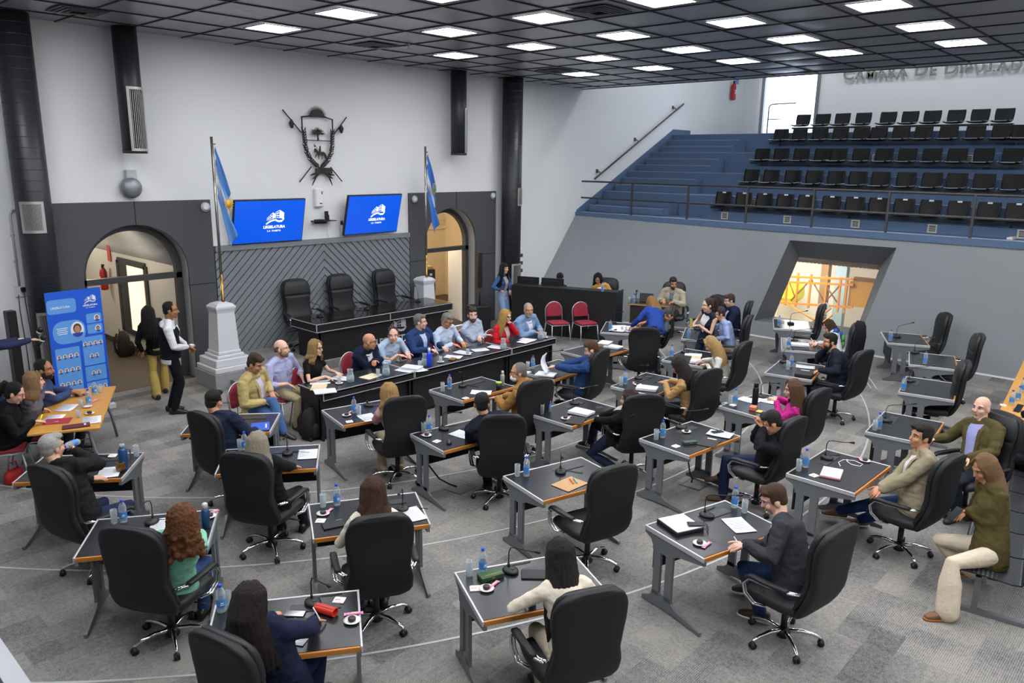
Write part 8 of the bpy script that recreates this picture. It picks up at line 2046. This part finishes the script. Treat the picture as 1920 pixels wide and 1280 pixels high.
def mk_jug():
    t = thing('water_jug', 'x', 'jug'); q = MB(); q.lathe([(.04, 0), (.055, .01), (.062, .05), (.055, .1), (.038, .14), (.042, .19), (.046, .2), (.042, .2), (.035, .14), (.05, .1), (.056, .05), (.03, .012)], 18); q.obj('jug_body', M_GLASS, t)
    q = MB(); q.lathe([(.04, .012), (.056, .05), (.05, .1), (.02, .101)], 16); q.obj('water', glassy('water', '#e3eef2', .22), t)
    q = MB(); q.tube([(.04, 0, .18), (.085, 0, .165), (.09, 0, .1), (.058, 0, .06)], .007, 6); q.obj('handle', M_GLASS, t); return t
PRO = {k: Proto(f) for k, f in dict(bottle=mk_bottle, glass=mk_glass, mic=mk_mic, plate=mk_plate, cake=mk_cake, wrap=mk_wrap, napkin=mk_napkin, sheet=mk_sheet, stack=mk_stack, phone=mk_phone, pen=mk_pen, jug=mk_jug).items()}
GRP = dict(bottle='small water bottles with blue caps', glass='drinking glasses', mic='gooseneck microphones', plate='white saucers', cake='chocolate biscuits', wrap='pink wrapped sweets', napkin='paper napkins', sheet='loose white sheets', stack='stacks of white paper', phone='mobile phones', pen='pens', jug='glass water jugs')
for kind, x, y, z, a, lab, *sc in ITEMS: PRO[kind].put(lab, (x, y, z), rad(a), GRP[kind], sc[0] if sc else None)

def flask(name, lab, cat, loc, r, h, col, capcol, capr=.55, caph=.18, metal=0, handle=False):
    t = thing(name, lab, cat, loc); m = mat('flask_' + col, col, .35, metal=metal); q = MB(); q.lathe([(r * .9, 0), (r, .006), (r, h * .8), (r * .8, h * .86), (r * capr, h * .9)], 18); q.obj('body', m, t)
    q = MB(); q.lathe([(r * capr, h * .9), (r * capr, h * (1 + caph * .4)), (r * capr * .7, h * (1 + caph * .5))], 14); q.obj('cap', mat('cap_' + capcol, capcol, .35), t)
    if handle: q = MB(); q.tube([(r * .9, 0, h * .78), (r * 1.7, 0, h * .74), (r * 1.7, 0, h * .35), (r * .95, 0, h * .3)], r * .16, 6); q.obj('handle', m, t)
for a in FLASKS: flask(*a)

def slab(name, lab, cat, loc, rz, size, col, rough=.6, bev=.004, extra=None):
    t = thing(name, lab, cat, loc, rad(rz)); q = MB(); q.box((0, 0, size[2] / 2), size, 0, None, bev); q.obj(extra[0] if extra else 'cover', mat(name + col, col, rough), t)
    return t
for (name, lab, cat, x, y, z, a, size, col, inner) in SLABS:
    t = slab(name, lab, cat, (x, y, z), a, size, col)
    if inner == 'sheets':
        q = MB(); q.box((.0, 0, size[2] + .002), (size[0] * .93, size[1] * .94, .004)); q.obj('pages', M_PAPER, t)
        q = MB()
        for i in range(8): q.box((-.0, size[1] * (.36 - .1 * i), size[2] + .0043), (size[0] * .7, .005, .0005))
        q.obj('print_lines', M_INK, t)
    elif inner == 'band':
        q = MB(); q.box((size[0] * .32, 0, size[2] + .0006), (size[0] * .08, size[1] * .5, .001)); q.obj('label', M_PAPER, t)
    elif inner == 'clasp':
        q = MB(); q.box((0, -size[1] / 2 - .001, size[2] * .6), (.03, .003, .01)); q.box((0, -size[1] * .2, size[2]), (size[0] * .96, .004, .004)); q.obj('clasp', mat('brass', '#b89a4a', .3, metal=.8), t)

def laptop(lab, loc, a, open_=105, col='#2b2d31', scr='#a8b0ba'):
    t = thing('laptop', lab, 'laptop', loc, rad(a)); q = MB(); q.box((0, 0, .008), (.32, .22, .016), 0, None, .004); q.obj('base', mat('laptop' + col, col, .4, metal=.4), t)
    q = MB(); T_ = M4.Translation((0, .11, .016)) @ M4.Rotation(rad(180 - open_), 4, 'X') @ M4.Rotation(rad(180), 4, 'X') ; T_ = M4.Translation((0, .11, .016)) @ M4.Rotation(rad(open_ - 90), 4, 'X'); q.box((0, .0, .105), (.32, .008, .21), 0, T_, .003); l_ = q.obj('lid', mat('laptop' + col, col, .4, metal=.4), t)
    q = MB(); q.box((0, -.0045, .107), (.3, .001, .185), 0, T_); q.obj('screen', mat('laptop_screen', scr, .3, emit=.4), l_)
    q = MB(); q.box((0, .03, .0165), (.28, .11, .001)); q.obj('keyboard', M_BLACK, t)
for a in LAPTOPS: laptop(*a)

# things held in hands
HP = PEOPLE_HANDS
def held(kind, lab, who, hand, rot=(0, 0, 0), off=(0, 0, 0), mats=None):
    p = HP[who][hand] + V3(off); o = PRO[kind].put(lab, p, 0, GRP[kind]); o.rotation_euler = [rad(r) for r in rot]
    return o
def direct(a, b, tilt=0):
    d = (b - a); return math.atan2(-d.x, d.y)
p = HP['oldman']['R']; m_ = HP['oldman']['mouth']; d = (m_ - p); o = PRO['bottle'].put('clear water bottle held to the mouth of the grey-haired man', p - d.normalized() * .09 + V3((0, 0, .03)), 0, GRP['bottle'])
o.rotation_euler = d.to_track_quat('Z', 'Y').to_euler()
held('phone', 'phone held in both hands by the woman in the camel blazer', 'camel', 'R', (-35, 0, 14), (-.05, .05, .0))
t = thing('mobile_phone', 'phone in a yellow case held up by the filming woman', 'phone', HP['phonew']['R'] * .5 + HP['phonew']['L'] * .5 + V3((-.03, .02, .06))); t.rotation_euler = (rad(100), 0, rad(68 + 180))
q = MB(); q.box((0, 0, 0), (.078, .16, .012), 0, None, .004); q.obj('case', mat('yellow_case', '#cdbf62', .5), t); q = MB(); q.box((0, 0, -.0065), (.068, .148, .001)); q.obj('screen', mat('phone_glass', '#22272e', .08), t)
held('phone', 'phone with white edge in the hands of the woman in the olive blazer', 'p44', 'R', (-40, 0, 62), (-.02, .03, .02))
held('phone', 'phone held at the right edge by the person in black', 'p45', 'R', (-30, 0, 80), (-.05, 0, .02))
for who, lab in (('blouse', 'white pen in the hand of the blonde writing woman'), ('navyb', 'pen in the hand of the woman in navy at the bottom left'), ('p17', 'pen in the hand of the man in the bright blue blazer'), ('suit', 'pale pen in the hand of the man in the charcoal suit'), ('wbw', 'pen in the hand of the woman in white and blue')):
    held('pen', lab, who, 'R', (55, 20, 40), (0, 0, .035))
t = thing('highlighter', 'yellow highlighter held by the woman writing at the left table', 'pen', HP['p1']['R'] + V3((0, 0, .03))); t.rotation_euler = (rad(60), rad(15), rad(-40)); q = MB(); q.tube([(0, -.06, 0), (0, .05, 0)], .008, 8); q.obj('barrel', mat('neon_yellow', '#d9e02c', .4), t); q = MB(); q.tube([(0, .05, 0), (0, .07, 0)], [.007, .004], 6); q.obj('tip', M_BLACK, t)
for off, lab, k in (((.03, .0, .06), 'black reporter microphone with white ring held by the person at the left edge', 1), ((.05, -.02, -.06), 'second black reporter microphone, held lower by the person at the left edge', .9)):
    t = thing('hand_microphone', lab, 'microphone', HP['p0']['R'] + V3(off)); t.rotation_euler = (rad(20), rad(25), 0); q = MB(); q.tube([(0, 0, -.09), (0, 0, .04)], [.012, .015], 8); q.obj('handle', M_BLACK, t)
    q = MB(); q.ell((0, 0, .08), (.045 * k, .045 * k, .05 * k)); q.obj('foam_head', M_RUBBER, t); q = MB(); q.lathe([(.03, .028), (.035, .035), (.035, .05), (.03, .055)], 12); q.obj('ring', M_WHITE, t)
t = thing('coffee_cup', 'small white cup carried by the waiter in the vest', 'cup', HP['waiter']['R'] * .5 + HP['waiter']['L'] * .5 + V3((.05, .05, -.01))); q = MB(); q.lathe([(.02, 0), (.035, .045), (.036, .06), (.032, .06), (.018, .006)], 14); q.obj('cup_body', M_PLATE, t); q = MB(); q.tube([(.033, 0, .05), (.055, 0, .04), (.05, 0, .02), (.028, 0, .02)], .005, 6); q.obj('handle', M_PLATE, t)
# sheets lifted by the man in the blue jacket
t = thing('paper_bundle', 'curling bundle of sheets lifted by the man in the blue jacket', 'papers', HP['bluej']['L'] + V3((-.13, .02, -.02)), rad(24)); q = MB(); vs = []
for i in range(9):
    u = i / 8
    for j in range(2): vs.append((-.11 + .22 * j + .06 * u * u, -.04 + .1 * sin(u * 2.2), -.06 + .27 * u))
q.add(vs, [(2 * i, 2 * i + 1, 2 * i + 3, 2 * i + 2) for i in range(8)], 0, None, True); o = q.obj('sheets', M_PAPER, t); m = o.modifiers.new('thick', 'SOLIDIFY'); m.thickness = .008
q = MB(); T_ = M4.Rotation(0, 4, 'Z')
q = MB(); q.box((0, .0, -.09), (.22, .3, .02)); q.obj('lower_sheets', M_PAPER, t)

# spectacles, mouse, cables, markers, coiled cable
def spectacles(lab, loc, a, col='#1d1c1e'):
    t = thing('spectacles', lab, 'glasses', loc, rad(a)); m = mat('spec' + col, col, .35); q = MB()
    for s in (-1, 1): q.tube([(s * .033 + .024 * cos(2 * pi * i / 12), 0, .022 + .019 * sin(2 * pi * i / 12)) for i in range(13)], .0028, 5, cap=False)
    q.tube([(-.01, 0, .025), (.01, 0, .025)], .0025, 5); q.obj('frame_front', m, t)
    for s in (-1, 1): q = MB(); q.tube([(s * .057, 0, .028), (s * .05, .07, .02), (s * .03, .12, .004)], .0025, 5); q.obj('temple', m, t)
for a in SPECS: spectacles(*a)
t = thing('computer_mouse', 'black computer mouse on the desk of the man in dark navy', 'mouse', (MOUSE[0], MOUSE[1], .752), rad(-40)); q = MB(); q.ell((0, 0, .012), (.034, .06, .024), n=14, m=8); q.obj('shell', M_BLACK, t); q = MB(); q.box((0, .03, .034), (.006, .02, .006)); q.obj('wheel', M_LGREY, t)
q = MB(); q.tube([V3((WCAB[0] + dx, WCAB[1] + dy, .756)) for dx, dy in ((-.2, .1), (-.1, .16), (.02, .15), (.08, .05), (.04, -.06), (-.05, -.06), (-.06, .03), (0, .1), (.06, .12))], .005, 6); tag(q.obj('charging_cable', M_WHITE), 'white cable lying in a loop on the desk with the white notebook', 'cable')
q = MB(); q.tube([V3((EARP[0] + dx, EARP[1] + dy, .757)) for dx, dy in ((0, 0), (.05, .03), (.1, .01), (.08, -.04), (.02, -.03))], .004, 6); tag(q.obj('earphone_cord', M_WHITE), 'white earphone cord on the desk of the auburn-haired woman', 'cord')
for (x, y, a, col, lab) in MARKERS:
    t = thing('marker_pen', lab, 'marker', (x, y, .762), rad(a)); q = MB(); q.tube([(0, -.06, .008), (0, .03, .008)], .008, 8); q.obj('barrel', mat('marker' + col, col, .4), t); q = MB(); q.tube([(0, .03, .008), (0, .07, .008)], .0085, 8); q.obj('cap', mat('marker' + col, col, .4), t)

# red glasses case: open roll
t = thing('glasses_case', 'red open-ended glasses case on the bottom left desk', 'glasses case', (REDC[0], REDC[1], .752), rad(REDC[2])); q = MB(); rings = []
for y_ in (-.085, .085): rings.append([(x * 1, y_, .03 + z) for x, z in sup(.038, .03, 16, 2.4)] )
q.loft(rings, smooth=True, cap=False); q.loft([[(p[0] * .86, p[1], .03 + (p[2] - .03) * .86) for p in r] for r in rings], cap=False); q.loft([rings[0], [(p[0] * .86, p[1], .03 + (p[2] - .03) * .86) for p in rings[0]]], cap=False); q.obj('sleeve', mat('case_red', '#cf3322', .5), t)
q = MB(); q.box((.0, .0, .0605), (.03, .165, .003)); q.obj('flap', mat('case_red2', '#b02a1c', .5), t)

# gourd cup of the grey-haired man
t = thing('gourd_cup', 'amber gourd cup with metal straw beside the blue flask on the drinker desk', 'cup', (GOURD[0], GOURD[1], .752)); q = MB(); q.lathe([(.03, 0), (.045, .02), (.05, .05), (.042, .09), (.045, .1), (.038, .1), (.02, .06)], 16); q.obj('gourd', mat('amber', '#6b4317', .2), t); q = MB(); q.tube([(.01, 0, .05), (.03, .01, .15), (.05, .015, .17)], .004, 6); q.obj('straw', M_CHROME, t)
t = thing('lidded_cup', 'black cup with lime green lid beside the steel bottle', 'cup', (LIME[0], LIME[1], .752)); q = MB(); q.lathe([(.035, 0), (.04, .01), (.042, .09)], 16); q.obj('cup_body', M_BLACK, t); q = MB(); q.lathe([(.044, .09), (.044, .105), (.02, .107)], 16); q.obj('lid', mat('lime', '#9cc93a', .4), t)

# floor boxes with cables rising to the desks
for (x, y, a, lab, dx, dy) in FLOORBOX:
    t = thing('floor_socket', lab, 'floor socket', (x, y, 0), rad(a), 'metal floor sockets under the desks'); q = MB()
    for sx, sy, w, h in ((0, .13, .3, .03), (0, -.13, .3, .03), (.135, 0, .03, .23), (-.135, 0, .03, .23)): q.box((sx, sy, .005), (w, h, .01))
    q.obj('frame', M_STEEL, t); q = MB(); q.box((0, 0, .004), (.24, .23, .006)); q.obj('lid', mat('socket_lid', '#7b7c7d', .8), t)
    q = MB(); q.tube([(0, .05, .01), (dx * .3, dy * .3, .05), (dx * .6, dy * .6, .12), (dx, dy, .35), (dx * 1.05, dy * 1.05, .62)], .011, 6); q.obj('cable', M_RUBBER, t)

# bags
def backpack(lab, loc, a, k=1.0, wheels=False):
    t = thing('backpack', lab, 'backpack', loc, rad(a)); m = mat('bag_black', '#131316', .8, bump=.3, bscale=30); q = MB(); rings = []
    for z, w, d_ in [(0, .15, .1), (.02, .17, .12), (.2, .17, .125), (.36, .15, .11), (.45, .11, .08), (.49, .05, .04)]: rings.append([(x, y_, z) for x, y_ in sup(w, d_, 18, 3)])
    q.loft(rings); q.obj('main_bag', m, t); q = MB(); rings = []
    for z, w, d_ in [(.04, .12, .04), (.06, .13, .06), (.2, .13, .06), (.26, .1, .03)]: rings.append([(x, y_ - .12, z) for x, y_ in sup(w, d_, 14, 3)])
    q.loft(rings); q.obj('front_pocket', m, t)
    for s in (-1, 1): q = MB(); q.tube([(s * .08, .11, .43), (s * .1, .17, .3), (s * .11, .16, .12), (s * .1, .11, .04)], .018, 6, flat=.4); q.obj('strap', m, t)
    q = MB(); q.tube([(-.04, .06, .47), (0, .06, .53), (.04, .06, .47)], .01, 6); q.obj('handle', m, t)
    if wheels:
        for s in (-1, 1): q = MB(); q.tube([(s * .15, -.1, .03), (s * .17, -.1, .03)], .03, 10); q.obj('wheel', M_BLACK, t)
    t.scale = (k, k, k)
backpack('black wheeled backpack on the carpet at the left end of the long tables', (BAG1[0], BAG1[1], 0), 20, .95, True)
backpack('black backpack standing in the left corridor by the wall', (BAG2[0], BAG2[1], .005), 70, 1.05)
t = thing('handbag', 'red handbag on the floor under the left honey table', 'bag', (BAG3[0], BAG3[1], 0), rad(30)); q = MB(); rings = []
for z, w, d_ in [(0, .12, .06), (.02, .14, .07), (.14, .12, .05), (.17, .1, .03)]: rings.append([(x, y_, z) for x, y_ in sup(w, d_, 14, 3)])
q.loft(rings); q.obj('bag_body', mat('bag_red', '#a81d1d', .5), t); q = MB(); q.tube([(-.07, 0, .16), (-.05, 0, .26), (.05, 0, .26), (.07, 0, .16)], .008, 6); q.obj('handle', mat('bag_red', '#a81d1d', .5), t)

# dark coat hung over a chair back
x, y, a = COAT; q = MB(); rings = []
for z, w, d_, y_ in [(.5, .31, .12, -.36), (.62, .30, .13, -.37), (.8, .29, .12, -.4), (.95, .295, .11, -.42), (1.1, .29, .1, -.43), (1.2, .265, .09, -.43), (1.255, .22, .07, -.43), (1.275, .1, .03, -.43)]:
    rings.append([(px + .012 * sin(9 * px + 7 * z), y_ + py + .012 * sin(14 * px + 3 * z), z) for px, py in sup(w, d_, 28, 3)])
q.loft(rings); t = thing('coat', 'dark coat hung over the chair behind the woman in white and blue', 'coat', (x, y, 0), rad(a)); q.obj('coat_body', cloth_mat('#15161b'), t)
q = MB(); q.tube([(.2, -.5, 1.15), (.27, -.52, .95), (.28, -.5, .62)], [.05, .055, .05], 10, rnd=True); q.obj('sleeve', cloth_mat('#15161b'), t)

# side desk: laptop, stand microphone
p = TSIDE @ V3((-.12, .32, .816)); laptop('black laptop on the dark side desk of the bearded man in beige', p, math.degrees(math.atan2((TSIDE @ V3((1, 0, 0)) - TSIDE @ V3((0, 0, 0))).y, (TSIDE @ V3((1, 0, 0)) - TSIDE @ V3((0, 0, 0))).x)) + 180, 105, '#1b1c1f')
p = TSIDE @ V3((-.36, .2, .816)); t = thing('stand_microphone', 'black microphone on a small stand at the side desk', 'microphone', p); q = MB(); q.lathe([(.05, 0), (.05, .01), (.01, .02), (.008, .2)], 14); q.obj('stand', M_BLACK, t)
q = MB(); q.tube([(-.1, -.06, .19), (.04, .02, .24)], [.012, .016], 8); q.obj('mic_body', M_BLACK, t); q = MB(); q.ell((.075, .04, .255), .028); q.obj('mic_head', M_RUBBER, t)
# newspapers on the desk by the bending woman
x, y, a = NEWS; t = thing('newspaper', 'open newspapers under the bending woman in blue', 'newspaper', (x, y, .752), rad(a)); q = MB()
for i, (dx, dy, r_) in enumerate(((0, 0, 0), (.16, .06, .3), (-.12, .1, -.2), (.05, -.08, .1))): q.box((dx, dy, .006 + i * .007), (.4, .3, .006), 0, M4.Rotation(r_, 4, 'Z'))
q.obj('pages', M_PAPER, t); q = MB()
for i in range(9): q.box((-.1 + .1 * (i % 3), -.1 + .08 * (i // 3), .0305), (.08, .05, .0006), 0, M4.Rotation(.1, 4, 'Z'))
q.obj('print_columns', M_INK, t)
